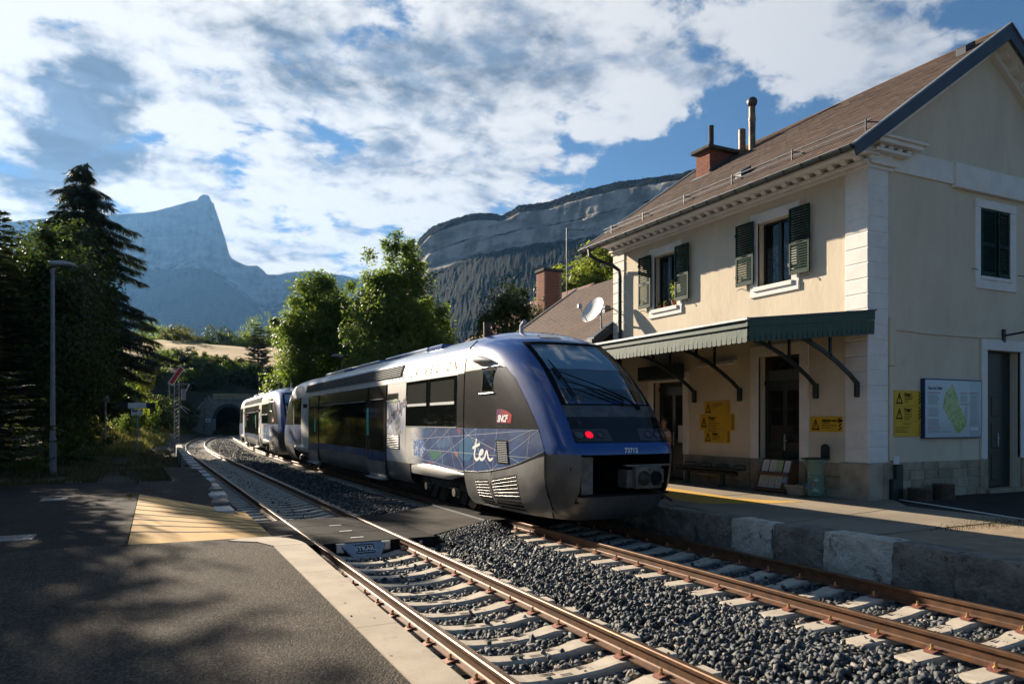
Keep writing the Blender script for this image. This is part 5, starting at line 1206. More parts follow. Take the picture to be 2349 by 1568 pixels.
def shutter(y0, y1, z0, z1, X, par, rot=0., hinge=None, ax='x'):
    """louvred leaf: frame and slats; built flat on the wall"""
    n0 = Vector((X, (y0 if hinge is None else hinge), 0)); 
    def tr(s):
        if ax == 'x': return s
        s.v = [(n0.y + (v[1] - n0.y) * math.cos(rot) - (v[0] - X) * 0, X - (v[1] - n0.y) * math.sin(rot) + (v[0] - X), v[2]) for v in s.v]; return s
    s = MB(); t_ = .040; w = .055
    s.bbox(X - t_, X, y0, y0 + w, z0, z1, .005); s.bbox(X - t_, X, y1 - w, y1, z0, z1, .005); s.box(X - t_, X, y0 + w, y1 - w, z1 - .06, z1); s.box(X - t_, X, y0 + w, y1 - w, z0, z0 + .09); zm = z0 + (z1 - z0) * .44; s.box(X - t_, X, y0 + w, y1 - w, zm, zm + .09)
    sh = tr(s).build('shutter', M_shut, par)
    for za, zb in ((z0 + .09, zm), (zm + .09, z1 - .06)):
        n = int((zb - za) / .060)
        for i in range(n):
            z = za + (i + .5) * (zb - za) / n; s = MB(); a, b = y0 + w, y1 - w
            s.add([(X - .038, a, z - .026), (X - .038, b, z - .026), (X - .004, b, z + .022), (X - .004, a, z + .022), (X - .034, a, z - .034), (X - .034, b, z - .034), (X, b, z + .014), (X, a, z + .014)], [(0, 3, 2, 1), (4, 5, 6, 7), (0, 1, 5, 4), (2, 3, 7, 6), (1, 2, 6, 5), (3, 0, 4, 7)])
            tr(s).build('slat', M_shut, sh)
    s = MB(); s.tube([(X - .05, (y0 + y1) / 2 + .1, zm + .045), (X - .07, (y0 + y1) / 2, zm + .075), (X - .05, (y0 + y1) / 2 - .1, zm + .045)], .009, 5); tr(s).build('latch', M_candk, sh)
    for z in (z0 + .25, z1 - .25): s = MB(); s.box(X - .035, X + .05, (y1 if rot == 0 else y0) - .02, (y1 if rot == 0 else y0) + .03, z - .04, z + .04); tr(s).build('hinge', M_candk, sh)
    return sh
for wi_, (a, b) in enumerate(WIN):
    surround('jamb_stone', a, b, 5.45, 7.12, .24, .26)
    s = MB(); s.bbox(FX - .045, FX + .06, a - .24, b + .24, 5.24, 5.448, .012); sl_ = s.build('window_sill', M_trim, st)
    s = MB(); s.bbox(FX - .085, FX + .28, a - .06, b + .10, 5.38, 5.50, .015); s.build('sill_ledge', M_trim, sl_)
    wn = sash(a, b, 5.50, 7.12, FX + .20, st, .62 if wi_ == 0 else .9, wi_ == 0)
    s = MB()
    for z in (5.75, 6.05): s.tube([(FX - .02, b - .03, z - .12), (FX - .05, b - .03, z - .12), (FX - .05, b - .03, z + .12), (FX - .02, b - .03, z + .12)], .008, 5)
    shutter(a - .62, a - .005, 5.60, 7.20, FX - .085, st); shutter(b + .05, b + .68, 5.60, 7.20, FX - .085, st)
    for yy in (a - .5, b + .55):
        s = MB(); s.tube([(FX, yy, 5.55), (FX - .10, yy, 5.53), (FX - .12, yy + .05, 5.50)], .010, 5); s.build('shutter_dog', M_candk, st)
# gable window with closed and half open leaves
s = MB(); s.bbox(17.86, 18.06, GY - .035, GY + .06, 5.50, 7.22, .008); s.build('jamb_stone', M_trim, st)
s = MB(); s.bbox(19.26, 19.50, GY - .035, GY + .06, 5.50, 7.22, .008); s.build('jamb_stone', M_trim, st)
s = MB(); s.bbox(17.86, 19.50, GY - .04, GY + .06, 7.222, 7.42, .008); s.build('lintel', M_trim, st)
s = MB(); s.bbox(17.86, 19.50, GY - .045, GY + .06, 5.27, 5.498, .012); sl_ = s.build('window_sill', M_trim, st)
s = MB(); s.bbox(18.06, 19.30, GY - .07, GY + .2, 5.49, 5.58, .012); s.build('sill_ledge', M_trim, sl_)
s = MB(); s.quad((18.06, GY + .2, 5.58), (19.26, GY + .2, 5.58), (19.26, GY + .2, 7.22), (18.06, GY + .2, 7.22)); s.build('window_recess', M_dgreen, st)
shutter(18.08, 18.66, 5.60, 7.20, GY + .0, st, 0., 18.08, 'y'); shutter(18.70, 19.24, 5.60, 7.20, GY + .02, st, -.10, 19.24, 'y')
for x in (17.75, 19.62): s = MB(); s.tube([(x, GY, 5.72), (x, GY - .10, 5.70), (x + .05, GY - .12, 5.67)], .010, 5); s.build('shutter_dog', M_candk, st)
# doors
def door(y0, y1, ztop, X):
    s = MB(); s.box(X, X + .05, y0, y1, .37, ztop); d = s.build('door', M_dgreen, st); ym = (y0 + y1) / 2
    for a, b in ((y0 + .12, ym - .08), (ym + .08, y1 - .12)):
        s = MB(); s.box(X - .012, X + .002, a, b, 1.55, 2.85); s.build('pane', M_pane, d); s = MB(); s.bbox(X - .02, X, a, b, .55, 1.35, .012); s.build('panel', M_dgreen, d)
    s = MB(); s.box(X - .03, X, y0, y1, 2.98, 3.10); s.build('transom_bar', M_dgreen, d)
    s = MB(); s.box(X - .012, X + .002, y0 + .08, y1 - .08, 3.12, ztop - .08); s.build('transom_pane', M_pane, d)
    s = MB(); s.bbox(X - .025, X - .012, ym - .02, ym + .025, 1.35, 1.75, .004); s.tube([(X - .02, ym, 1.6), (X - .07, ym, 1.6), (X - .07, ym - .12, 1.6)], .011, 6); s.build('handle', M_galv, d)
    return d
d1 = door(12.86, 14.19, 3.72, FX + .22); surround('door_jamb', 12.86, 14.19, 1.12, 3.72, .27, .27)
s = MB(); s.quad((FX + .20, 13.0, 3.02), (FX + .20, 14.05, 3.02), (FX + .20, 14.05, 3.36), (FX + .20, 13.0, 3.36)); s.build('transom_paper', mat('frosted_paper', (.09, .10, .10), .8), d1)
d2 = door(17.15, 18.55, 3.26, FX + .22); surround('door_jamb', 17.15, 18.55, 1.12, 3.26, .24, .26)
s = MB(); s.box(FX + .185, FX + .205, 17.4, 17.62, 1.45, 1.95); s.build('notice', M_white, d2)
for yy in (12.62, 14.43): s = MB(); s.bbox(FX - .05, FX + .1, yy - .23 if yy > 14 else yy - .05, yy + .02 if yy > 14 else yy + .24, FZ - .02, 1.125, .012); s.build('plinth_stone', M_stone, st)
s = MB(); s.bbox(18.33, 19.26, GY + .20, GY + .26, .45, 3.78, .01); gd_ = s.build('gable_door', M_dgreen, st)
s = MB(); s.quad((19.26, GY + .24, .42), (19.7, GY + .24, .42), (19.7, GY + .24, 3.8), (19.26, GY + .24, 3.8)); s.build('door_recess', M_dgreen, st)
for a, b in ((.60, 1.25), (1.40, 2.05), (2.20, 2.68)):
    for c, d_ in ((18.45, 18.75), (18.85, 19.15)): s = MB(); s.bbox(c, d_, GY + .185, GY + .21, a, b, .012); s.build('panel', M_dgreen, gd_)
s = MB(); s.bbox(19.08, 19.12, GY + .17, GY + .2, 1.45, 1.78, .004); s.tube([(19.1, GY + .18, 1.66), (19.1, GY + .13, 1.66), (19.0, GY + .13, 1.66)], .011, 6); s.build('handle', M_galv, gd_)
for a, b in ((18.10, 18.33), (19.70, 19.95)): s = MB(); s.bbox(a, b, GY - .035, GY + .06, 1.16, 3.80, .01); s.build('door_jamb', M_trim, st)
s = MB(); s.bbox(18.10, 19.95, GY - .04, GY + .06, 3.802, 4.06, .01); s.build('lintel', M_trim, st)
s = MB(); s.bbox(18.2, 19.9, GY - .16, GY + .2, FZ - .02, .43, .012); s.build('door_step', M_stone, st)
# string course on the gable and stepped cornice under the eaves
s = MB(); s.bbox(FX + .64, 17.0, GY - .05, GY + .05, 7.62, 8.13, .012); s.build('string_course', M_trim, st)
s = MB(); s.bbox(17.0, 20.5, GY - .12, GY + .05, 7.55, 8.12, .012); s.build('string_course', M_trim, st)
s = MB(); s.bbox(20.5, 22.7, GY - .05, GY + .05, 7.62, 8.13, .012); s.build('string_course', M_trim, st)
for (o_, z0, z1) in ((.07, 7.60, 7.68), (.16, 7.68, 7.75), (.50, 7.84, 7.90), (.56, 7.90, 7.97)):
    s = MB(); s.bbox(FX - o_, FX + .2, GY - .06 - (.0 if o_ < .3 else .10), FY + .1, z0, z1 - .002, .01); s.build('cornice_moulding', M_trim, st)
def modillion(y, nm='modillion'):
    s = MB(); pr = [(FX + .02, 7.752), (FX - .17, 7.752), (FX - .22, 7.785), (FX - .25, 7.81), (FX - .27, 7.82), (FX - .275, 7.838), (FX + .02, 7.838)]
    s.prism(pr, 'y', y, y + .15); s.build(nm, M_trim, st)
y = GY + .05
while y < FY: modillion(y); y += .34
# return of the cornice round the corner
for (o_, z0, z1, x1) in ((.07, 7.58, 7.66, 14.85), (.14, 7.66, 7.74, 14.9), (.26, 7.90, 7.97, 15.2), (.34, 8.06, 8.16, 15.5), (.40, 8.16, 8.22, 15.6)):
    s = MB(); s.bbox(FX - .04, x1, GY - o_, GY + .02, z0, z1 - .002, .012); s.build('cornice_return', M_trim, st)
s = MB(); s.bbox(FX - .05, 14.8, GY - .10, GY + .02, 7.74, 8.06, .02); s.build('cornice_return', M_trim, st)
for i in range(4):
    s = MB(); s.bbox(FX + .1 + i * .30, FX + .26 + i * .30, GY - .24, GY + .01, 7.97, 8.058, .03); s.build('modillion', M_trim, st)
# roof: boarding, shingles, rake boards, gutter
SL = .69; ZE = 7.80; XE = 13.10; Y0R, Y1R = 10.52, 21.12
rz_ = lambda x: ZE + SL * (x - XE) if x <= RX else ZE + SL * (2 * RX - XE - x)
ZR = rz_(RX)
s = MB(); s.prism([(XE + .02, ZE - .02), (RX, ZR - .03), (2 * RX - XE, ZE - .02), (2 * RX - XE, ZE - .14), (RX, ZR - .17), (XE + .02, ZE - .12)], 'y', Y0R + .03, Y1R - .03); rf = s.build('roof', M_soff, st)
def shingle_field(x0, x1, zf, ya, yb, sl, nm, par, course=.165, wdt=.26, mt=None):
    L = (x1 - x0) * math.sqrt(1 + sl * sl); n = int(abs(L) / course); s = MB(); ux, uz = 1 / math.sqrt(1 + sl * sl), sl / math.sqrt(1 + sl * sl); sg = 1 if x1 > x0 else -1
    for j in range(n):
        d0 = j * abs(L) / n; y = ya - (wdt / 2 if j % 2 else 0)
        while y < yb:
            a, b = max(y + .0015, ya), min(y + wdt - .0015, yb); y += wdt
            if b - a < .03: continue
            li = random.uniform(.003, .010); d1 = min(d0 + course * 1.25, abs(L) - .02); jg = random.uniform(-.008, .008)
            P = lambda d, h, yy: (x0 + sg * (ux * d - uz * h), yy, zf + uz * d + ux * h)
            vs = [P(d0 + jg, li + .012, a), P(d0 + jg, li + .012, b), P(d1, .004, b), P(d1, .004, a), P(d0 + jg, .0, a), P(d0 + jg, .0, b)]
            s.add(vs, [(0, 1, 2, 3)[::-1 if sg > 0 else 1], (0, 4, 5, 1)[::-1 if sg > 0 else 1]])
    return s.build(nm, mt or M_tile, par, kind='stuff')
shingle_field(XE, RX, ZE, Y0R, Y1R, SL, 'shingles', rf); shingle_field(2 * RX - XE, RX, ZE, Y0R, Y1R, SL, 'shingles', rf, .33, .6)
s = MB()
for k in range(14): s.prism([(RX - .14, ZR - .085), (RX, ZR + .025), (RX + .14, ZR - .085), (RX, ZR - .02)], 'y', Y0R + k * .757, Y0R + k * .757 + .757)
s.build('ridge_cap', M_tile, rf, kind='stuff')
for yy, nm in ((Y0R, 'rake_board'), (Y1R, 'rake_board')):
    for (xa, za, xb, zb) in ((XE - .08, ZE - .05, RX, ZR + .03), (2 * RX - XE + .08, ZE - .05, RX, ZR + .03)):
        s = MB(); dz = .36; s.prism([(xa, za), (xb, zb), (xb, zb - dz), (xa + (.10 if xb > xa else -.10), za - dz * .62)], 'y', yy - .05 if yy < 15 else yy + .005, yy - .005 if yy < 15 else yy + .05); s.build(nm, M_zinc, rf, fix=True)
        s = MB(); s.bar((xa, yy + (-.03 if yy < 15 else .03), za + .02), (xb, yy + (-.03 if yy < 15 else .03), zb + .02), .10, .03); s.build('rake_capping', M_zincl, rf)
# white raking cornice on the gable, with small blocks
for sgn in (1, -1):
    X = lambda x: x if sgn > 0 else 2 * RX - x
    s = MB(); a, b = 14.3, RX; s.prism([(X(a), rz_(X(a)) - .19), (X(b), ZR - .19), (X(b), ZR - .50), (X(a), rz_(X(a)) - .50)], 'y', GY - .14, GY + .02); s.build('raking_cornice', M_trim, st, fix=True)
    s = MB(); s.prism([(X(a), rz_(X(a)) - .172), (X(b), ZR - .172), (X(b), ZR - .30), (X(a), rz_(X(a)) - .30)], 'y', Y0R + .05, GY - .145); s.build('raking_soffit', M_trim, st, fix=True)
    for i in range(9):
        x = 14.7 + i * .42; s = MB(); s.prism([(X(x), rz_(X(x)) - .302), (X(x + .13), rz_(X(x + .13)) - .302), (X(x + .13), rz_(X(x + .13)) - .39), (X(x), rz_(X(x)) - .39)], 'y', GY - .30, GY - .142); s.build('soffit_block', M_trim, st, fix=True)
# gutter: half round with brackets, and the down pipe at the far corner
s = MB(); n = 9
vs = []; ys_ = [Y0R - .02, Y1R + .02]
pr = [(XE - .085 + .085 * math.cos(a), ZE - .06 + .085 * math.sin(a)) for a in np.linspace(PI, 2 * PI, n)] + [(XE - .085 + .073 * math.cos(a), ZE - .06 + .073 * math.sin(a)) for a in np.linspace(2 * PI, PI, n)]
s.prism(pr, 'y', *ys_); gu = s.build('gutter', M_gut, st, smooth=True)
s = MB(); s.tube([(XE - .168, Y0R, ZE - .058), (XE - .168, Y1R, ZE - .058)], .013, 6); s.build('gutter_bead', M_zincl, gu)
for i in range(21):
    y = Y0R + .25 + i * .51; s = MB(); s.tube([(XE - .085 + .092 * math.cos(a), y, ZE - .06 + .092 * math.sin(a)) for a in np.linspace(PI, 2 * PI, 7)], .010, 4); s.build('gutter_bracket', M_gut, gu)
for yy in ys_: s = MB(); s.add([(p[0], yy, p[1]) for p in pr[:n]], [tuple(range(n))]); s.build('gutter_end', M_gut, gu)
s = MB(); s.tube([(XE - .085, 20.55, ZE - .12), (XE - .085, 20.53, ZE - .32), (XE + .15, 20.42, ZE - .48), (FX - .35, 20.30, ZE - .62), (FX - .14, 20.22, ZE - .78), (FX - .12, 20.20, ZE - 1.0), (FX - .12, 20.20, 4.5), (FX - .12, 20.20, .4)], .06, 10); s.build('down_pipe', M_gut, st, smooth=True)
# snow guard: two rails on posts
sg_pts = [10.75, 12.75, 14.75, 16.65, 18.6, 20.3]
for h in (.10, .21):
    s = MB(); s.tube([(13.72, 10.62, rz_(13.72) + h), (13.72, 20.75, rz_(13.72) + h)], .016, 6); s.build('snow_rail', M_zincl, rf)
for y in sg_pts:
    s = MB(); s.bar((13.72, y, rz_(13.72)), (13.72, y, rz_(13.72) + .26), .02, .04); s.bar((13.72, y, rz_(13.72) + .20), (14.05, y, rz_(14.05) + .02), .02, .025); s.build('snow_post', M_zinc, rf)
for y, x in ((14.9, 14.25), (11.05, 17.6)):
    s = MB(); s.bbox(x - .18, x + .18, y - .13, y + .13, rz_(x) - .1, rz_(x) + .16, .02); s.v = [(a, b, c + SL * (a - x) * .8) for a, b, c in s.v]; s.build('roof_vent', M_zinc, rf)
# chimney
cx0, cx1_, cy0, cy1 = 16.50, 17.82, 18.75, 19.42
s = MB(); s.box(cx0 + .012, cx1_ - .012, cy0 + .012, cy1 - .012, 9.9, 10.92); ch = s.build('chimney', M_mort, st)
def bricks_face(axis, pos, out, u0, u1, z0, z1):
    j = 0; z = z0
    while z < z1 - .03:
        u = u0 - (.11 if j % 2 else 0)
        while u < u1:
            a, b = max(u, u0), min(u + .215, u1); u += .225
            if b - a < .04: continue
            s = MB(); e = random.uniform(0, .006)
            if axis == 'x': s.box(pos - .006 - e, pos + .03, a, b, z, z + .062)
            else: s.box(a, b, pos - .006 - e, pos + .03, z, z + .062)
            s.build('brick', M_brick, ch)
        z += .075; j += 1
bricks_face('x', cx0, -1, cy0, cy1, 10.12, 10.92); bricks_face('y', cy0, -1, cx0, cx1_, 10.12, 10.92)
s = MB(); s.bbox(cx0 - .14, cx1_ + .12, cy0 - .13, cy1 + .13, 10.92, 11.06, .03); s.build('chimney_cap', M_capst, ch)
s = MB(); s.bbox(cx0 - .03, cx0 + .1, cy0 - .05, cy1 + .05, 10.0, 10.16, .01); s.add([(cx0 - .22, cy0 - .12, rz_(cx0 - .22) + .03), (cx0 - .22, cy1 + .1, rz_(cx0 - .22) + .03), (cx0, cy1 + .1, rz_(cx0) + .03), (cx0, cy0 - .12, rz_(cx0) + .03)], [(0, 3, 2, 1)]); s.build('flashing', M_zincl, ch)
s = MB(); s.bar((cx0, cy0 - .03, rz_(cx0) + .02), (cx1_, cy0 - .03, rz_(cx1_) + .02), .06, .22); s.build('flashing', M_zinc, ch)
s = MB(); s.tube([(16.85, 19.08, 11.02), (16.85, 19.08, 11.86)], .085, 12); s.build('flue', mat('flue_fibre', (.075, .065, .058), .9, col2=(.045, .04, .036), nscale=5), ch)
for (x, y, r_, z1, nm) in ((17.55, 18.40, .115, 11.62, 'flue_pipe'), (17.45, 17.85, .105, 12.22, 'flue_pipe')):
    s = MB(); prof_ = [(r_, 0), (r_, z1 - 10.6 - .55), (r_ * 1.12, z1 - 10.6 - .54), (r_ * 1.12, z1 - 10.6 - .44), (r_ * .95, z1 - 10.6 - .43), (r_ * .95, z1 - 10.6)] if z1 > 12 else [(r_, 0), (r_, z1 - 10.6)]
    s.lathe(prof_, (x, y, 10.6), 14); fp_ = s.build(nm, mat('flue_tin', (.24, .17, .10), .6, .3, col2=(.07, .05, .04), nscale=2.5), st, smooth=True)
    if z1 > 12:
        s = MB(); s.lathe([(.02, -.17), (.10, -.14), (.155, -.06), (.17, .02), (.14, .10), (.07, .155), (.01, .17)], (x, y, z1 + .06), 14); s.build('chimney_cowl', mat('cowl_tin', (.13, .11, .09), .5, .5, col2=(.05, .045, .04), nscale=9), fp_, smooth='all')
# ---- platform canopy
ca = None; CX, CY0_, CY1_ = 10.45, 10.80, 29.6
s = MB(); s.prism([(FX - .05, 4.44), (CX + .02, 4.02), (CX + .02, 3.97), (FX - .05, 4.39)], 'y', CY0_ + .02, CY1_); ca = s.build('canopy', M_candk, st)
s = MB(); s.prism([(FX - .02, 4.475), (CX - .06, 4.065), (CX - .06, 4.03), (FX - .02, 4.444)], 'y', CY0_ - .05, CY1_ + .05); s.build('canopy_sheet', M_zinc, ca)
s = MB(); s.bbox(CX - .075, CX - .02, CY0_ - .06, CY1_, 4.02, 4.075, .006); s.build('canopy_edge', M_zincl, ca)
s = MB(); s.prism([(FX - .06, 4.458), (CX - .04, 4.05), (CX - .04, 3.90), (FX - .06, 4.25)], 'y', CY0_ - .03, CY0_ + .02); s.build('fascia', M_can, ca, fix=True)
s = MB(); s.bbox(CX - .03, CX + .02, CY0_ - .025, CY1_, 3.90, 4.02, .004); s.build('fascia', M_can, ca)
s = MB(); s.tube([(CX - .04, CY0_ - .03, 3.905), (CX - .04, CY1_, 3.905)], .012, 5); s.build('fascia_bead', M_can, ca)
y = CY0_; bw = .143
while y < CY1_ - .1:
    s = MB(); z0 = 3.60 + random.uniform(-.006, .004); s.prism([(y + .009, 3.70), (y + .009, z0 + .018), (y + .04, z0), (y + bw - .04, z0), (y + bw - .009, z0 + .018), (y + bw - .009, 3.70), (y + bw - .0015, 3.72), (y + bw - .0015, 3.895), (y + .0015, 3.895), (y + .0015, 3.72)], 'x', CX - .018, CX + .002); s.v = [(v[0] + random.uniform(-.001, .001), v[1], v[2]) for v in s.v]; s.build('valance_board', M_can, ca, fix=True); y += bw
x = CX + .01; 
while x < FX - .12:
    zt = lambda q: 3.90 + (q - CX) * .095; s = MB(); a, b = x + .0015, x + bw - .0015; z0 = zt(x + bw / 2) - .30
    s.prism([(x + .009, zt(a) - .19), (x + .009, z0 + .018), (x + .04, z0), (x + bw - .04, z0), (x + bw - .009, z0 + .018), (x + bw - .009, zt(b) - .19), (b, zt(b) - .17), (b, zt(b)), (a, zt(a)), (a, zt(a) - .17)], 'y', CY0_ - .022, CY0_ - .004); s.build('valance_board', M_can, ca, fix=True); x += bw
for yb in (11.22, 12.35, 14.82, 16.62, 19.2, 22.2, 25.2, 28.2):
    s = MB(); s.bbox(FX - .12, FX + .02, yb - .05, yb + .05, 2.60, 2.95, .02); br = s.build('canopy_bracket', M_candk, ca)
    arc = [(FX - .08, 2.92), (FX - .30, 3.10), (FX - .70, 3.36), (FX - 1.15, 3.60), (FX - 1.65, 3.80), (FX - 2.2, 3.93), (FX - 3.0, 3.98)]
    s = MB()
    for p, q in zip(arc[:-1], arc[1:]): s.bar((p[0], yb, p[1]), (q[0], yb, q[1]), .05, .085)
    s.build('bracket_arm', M_candk, br)
    for xx in (FX - .90, FX - 1.5): s = MB(); s.bar((xx, yb, interp(sorted(arc), xx)), (xx, yb, 4.02 + (xx - CX) * .115), .05, .05); s.build('bracket_strut', M_candk, br)
    s = MB(); s.bar((FX - .02, yb, 4.36), (CX + .03, yb, 3.97), .05, .08); s.build('bracket_beam', M_candk, br)
s = MB(); s.bbox(CX + .05, CX + .13, CY0_ + .05, CY1_, 3.86, 3.96, .005); s.build('canopy_beam', M_candk, ca)
s = MB(); s.tube([(FX - .1, 14.97, 3.62), (FX - .1, 16.4, 3.62)], .022, 8); s.bbox(FX - .10, FX, 14.95, 16.42, 3.645, 3.70, .01); tl = s.build('strip_light', M_trim, st)
s = MB(); s.bbox(FX - .30, FX - .04, 17.05, 19.0, 3.31, 3.74, .02); s.build('dark_sign_box', M_candk, st)
# mains boxes and trunking at the near corner of the gable
s = MB(); s.bbox(14.74, 14.92, GY - .09, GY, 3.30, 4.38, .012); s.build('trunking', M_st, st)
s = MB(); s.bbox(14.76, 14.87, GY - .06, GY, 1.20, 3.296, .01); s.build('trunking', M_st, st)
s = MB(); s.bbox(14.86, 15.04, GY - .085, GY - .04, 1.12, 1.30, .01); s.build('junction_box', M_trim, st)
s = MB(); s.bbox(14.84, 15.06, GY - .16, GY - .068, FZ, 1.118, .012); s.bbox(14.70, 14.835, GY - .17, GY - .066, FZ, .80, .012); s.build('cable_guard', M_dgreen, st)
s = MB(); s.tube([(14.92, GY - .02, 4.12), (16.0, GY - .02, 4.085), (17.2, GY - .02, 4.08), (18.07, GY - .02, 4.09), (18.9, GY - .02, 4.13)], .018, 6); s.tube([(18.06, GY - .02, 4.09), (18.06, GY - .02, 1.2)], .014, 6); s.build('cable_trunk', M_st, st)

# ---- low annex beyond the far gable
an = thing('annex_building', (17, 25.4, FZ), 'low annex with brown shingle roof beyond the far end of the station', 'building')
s = MB(); s.box(14.3, 22.5, 20.72, 29.8, .3, 4.85); s.add([(14.3, 29.8, 4.85), (22.5, 29.8, 4.85), (18.4, 29.8, 8.1)], [(0, 1, 2)]); s.build('wall', M_st, an)
s = MB(); s.prism([(13.42, 4.76), (18.4, 8.27), (23.38, 4.76), (23.38, 4.6), (18.4, 8.10), (13.42, 4.6)], 'y', 20.74, 30.1); ar = s.build('roof', M_soff, an)
shingle_field(13.4, 18.4, 4.78, 20.75, 30.15, .705, 'shingles', ar); shingle_field(23.4, 18.4, 4.78, 20.75, 30.15, .705, 'shingles', ar, .33, .6)
s = MB(); s.bar((13.36, 30.16, 4.82), (18.4, 30.16, 8.36), .09, .05); s.build('verge_strip', M_zincl, ar)
s = MB(); s.bbox(13.24, 13.40, 20.73, 30.1, 4.58, 4.80, .02); s.build('eaves_board', M_zinc, ar)
s = MB(); s.add([(13.3, 20.72, 4.55), (13.3, 21.15, 4.55), (14.25, 20.95, 5.28), (14.25, 20.72, 5.28), (13.3, 20.72, 4.85), (13.3, 21.15, 4.85), (14.25, 20.95, 5.55), (14.25, 20.72, 5.55)], [(0, 1, 2, 3), (7, 6, 5, 4), (0, 4, 5, 1), (1, 5, 6, 2), (2, 6, 7, 3), (3, 7, 4, 0)]); s.build('eaves_box', M_zinc, ar, fix=True)
s = MB(); s.bbox(15.2, 15.45, 22.9, 23.3, 5.95, 6.35, .03); s.build('roof_vent', M_zinc, ar)
# ---- house among the trees
ho = thing('house', (23, 41, FZ), 'house behind the trees with a tall brick chimney above its tiled roof', 'house')
M_tile2 = mat('clay_tile', (.26, .13, .085), .9, col2=(.17, .09, .065), nscale=1.5, bump=.5, bscale=20, bdist=.03, coord='World', island=.2)
s = MB(); s.box(19.5, 28.5, 37.6, 46, .2, 7.4); s.add([(19.5, 37.6, 7.4), (28.5, 37.6, 7.4), (24, 37.6, 10.2)], [(0, 1, 2)]); s.build('wall', M_st, ho)
s = MB(); s.prism([(18.9, 7.05), (24, 10.25), (29.1, 7.05), (29.1, 6.9), (24, 10.05), (18.9, 6.9)], 'y', 37.2, 46.4); hr = s.build('roof', M_soff, ho)
shingle_field(18.9, 24, 7.1, 37.2, 46.4, .63, 'roof_tiles', hr, .3, .25, M_tile2)
s = MB(); s.bbox(20.2, 21.35, 36.6, 37.55, .3, 10.55, .02); hc = s.build('chimney', M_mort, ho)
s = MB(); s.bbox(20.12, 21.43, 36.52, 37.62, 10.55, 10.72, .02); s.build('chimney_cap', M_capst, hc)
for k in range(26):
    s = MB(); z = 8.2 + k * .09
    for u in range(5):
        a = 20.2 + (u + (.5 if k % 2 else 0)) * .235
        if a + .22 < 21.36: s.box(a, a + .22, 36.588, 36.62, z, z + .075)
        b_ = 36.6 + (u + (0 if k % 2 else .5)) * .235
        if u < 4 and b_ + .22 < 37.56: s.box(20.188, 20.22, b_, b_ + .22, z, z + .075)
    s.build('brick_course', M_brick, hc, kind='stuff')
s = MB()
# ------------------------------------------------------------------ trees and other vegetation
def leaf_mat(name, c1, c2, tr, tamt=.45, rough=.55):
    m = bpy.data.materials.new(name); m.use_nodes = True; t = NT(m.node_tree); t.n.clear()
    ge = t.node('ShaderNodeNewGeometry'); ri = ge.outputs['Random Per Island']
    v = t.math('ADD', t.math('MULTIPLY', ri, .7), t.math('MULTIPLY', t.noise(ge.outputs['Position'], .8, 3, .6), .5))
    c = t.mix(t.smooth(v, .25, .95), c1, c2)
    p = t.node('ShaderNodeBsdfPrincipled'); t.l.new(c, p.inputs['Base Color']); p.inputs['Roughness'].default_value = rough; p.inputs['Specular IOR Level'].default_value = .35
    tb = t.node('ShaderNodeBsdfTranslucent'); t.l.new(t.mix(.75, c, tr), tb.inputs[0])
    mx = t.node('ShaderNodeMixShader'); mx.inputs[0].default_value = tamt; t.l.new(p.outputs[0], mx.inputs[1]); t.l.new(tb.outputs[0], mx.inputs[2])
    t.l.new(mx.outputs[0], t.node('ShaderNodeOutputMaterial').inputs[0]); return m
M_lfA = leaf_mat('leaf_ash', (.046, .084, .014), (.115, .165, .028), (.30, .42, .05), .46)
M_lfB = leaf_mat('leaf_dark', (.018, .036, .010), (.045, .068, .016), (.10, .15, .02), .35)
M_lfC = leaf_mat('leaf_bright', (.055, .090, .012), (.12, .155, .022), (.36, .42, .035), .5)
M_lfD = leaf_mat('leaf_olive', (.040, .052, .014), (.085, .090, .026), (.20, .21, .035), .4)
M_ndl = leaf_mat('spruce_needles', (.013, .028, .012), (.034, .054, .018), (.08, .11, .02), .25)
M_ndl2 = leaf_mat('cedar_needles', (.020, .034, .016), (.045, .060, .026), (.10, .12, .03), .25)
M_bark = mat('bark', (.075, .058, .042), .95, col2=(.045, .036, .027), nscale=9, bump=.8, bscale=22, bdist=.03)
M_grass = leaf_mat('grass_blades', (.060, .075, .018), (.17, .145, .045), (.26, .24, .05), .45)
M_dry = leaf_mat('dry_grass', (.20, .15, .06), (.34, .26, .12), (.40, .30, .12), .4)
M_verge = leaf_mat('verge_grass', (.11, .12, .030), (.24, .20, .075), (.36, .36, .10), .45)
M_turf = leaf_mat('rough_turf', (.050, .048, .018), (.13, .095, .040), (.14, .12, .04), .3)
def kites(P, N, S, asp=.55):
    """leaf quads: positions, facing directions, sizes"""
    n = len(P); N = N / np.maximum(np.linalg.norm(N, axis=1), 1e-6)[:, None]
    A = RNG.normal(size=(n, 3)); U = A - (A * N).sum(1)[:, None] * N; U /= np.maximum(np.linalg.norm(U, axis=1), 1e-6)[:, None]; W = np.cross(N, U)
    S = np.asarray(S)[:, None]
    V = np.stack([P - U * S * .5, P + W * S * asp * .5 + U * S * .08, P + U * S * .5, P - W * S * asp * .5 + U * S * .08], 1).reshape(-1, 3)
    return V, np.arange(n * 4).reshape(-1, 4)
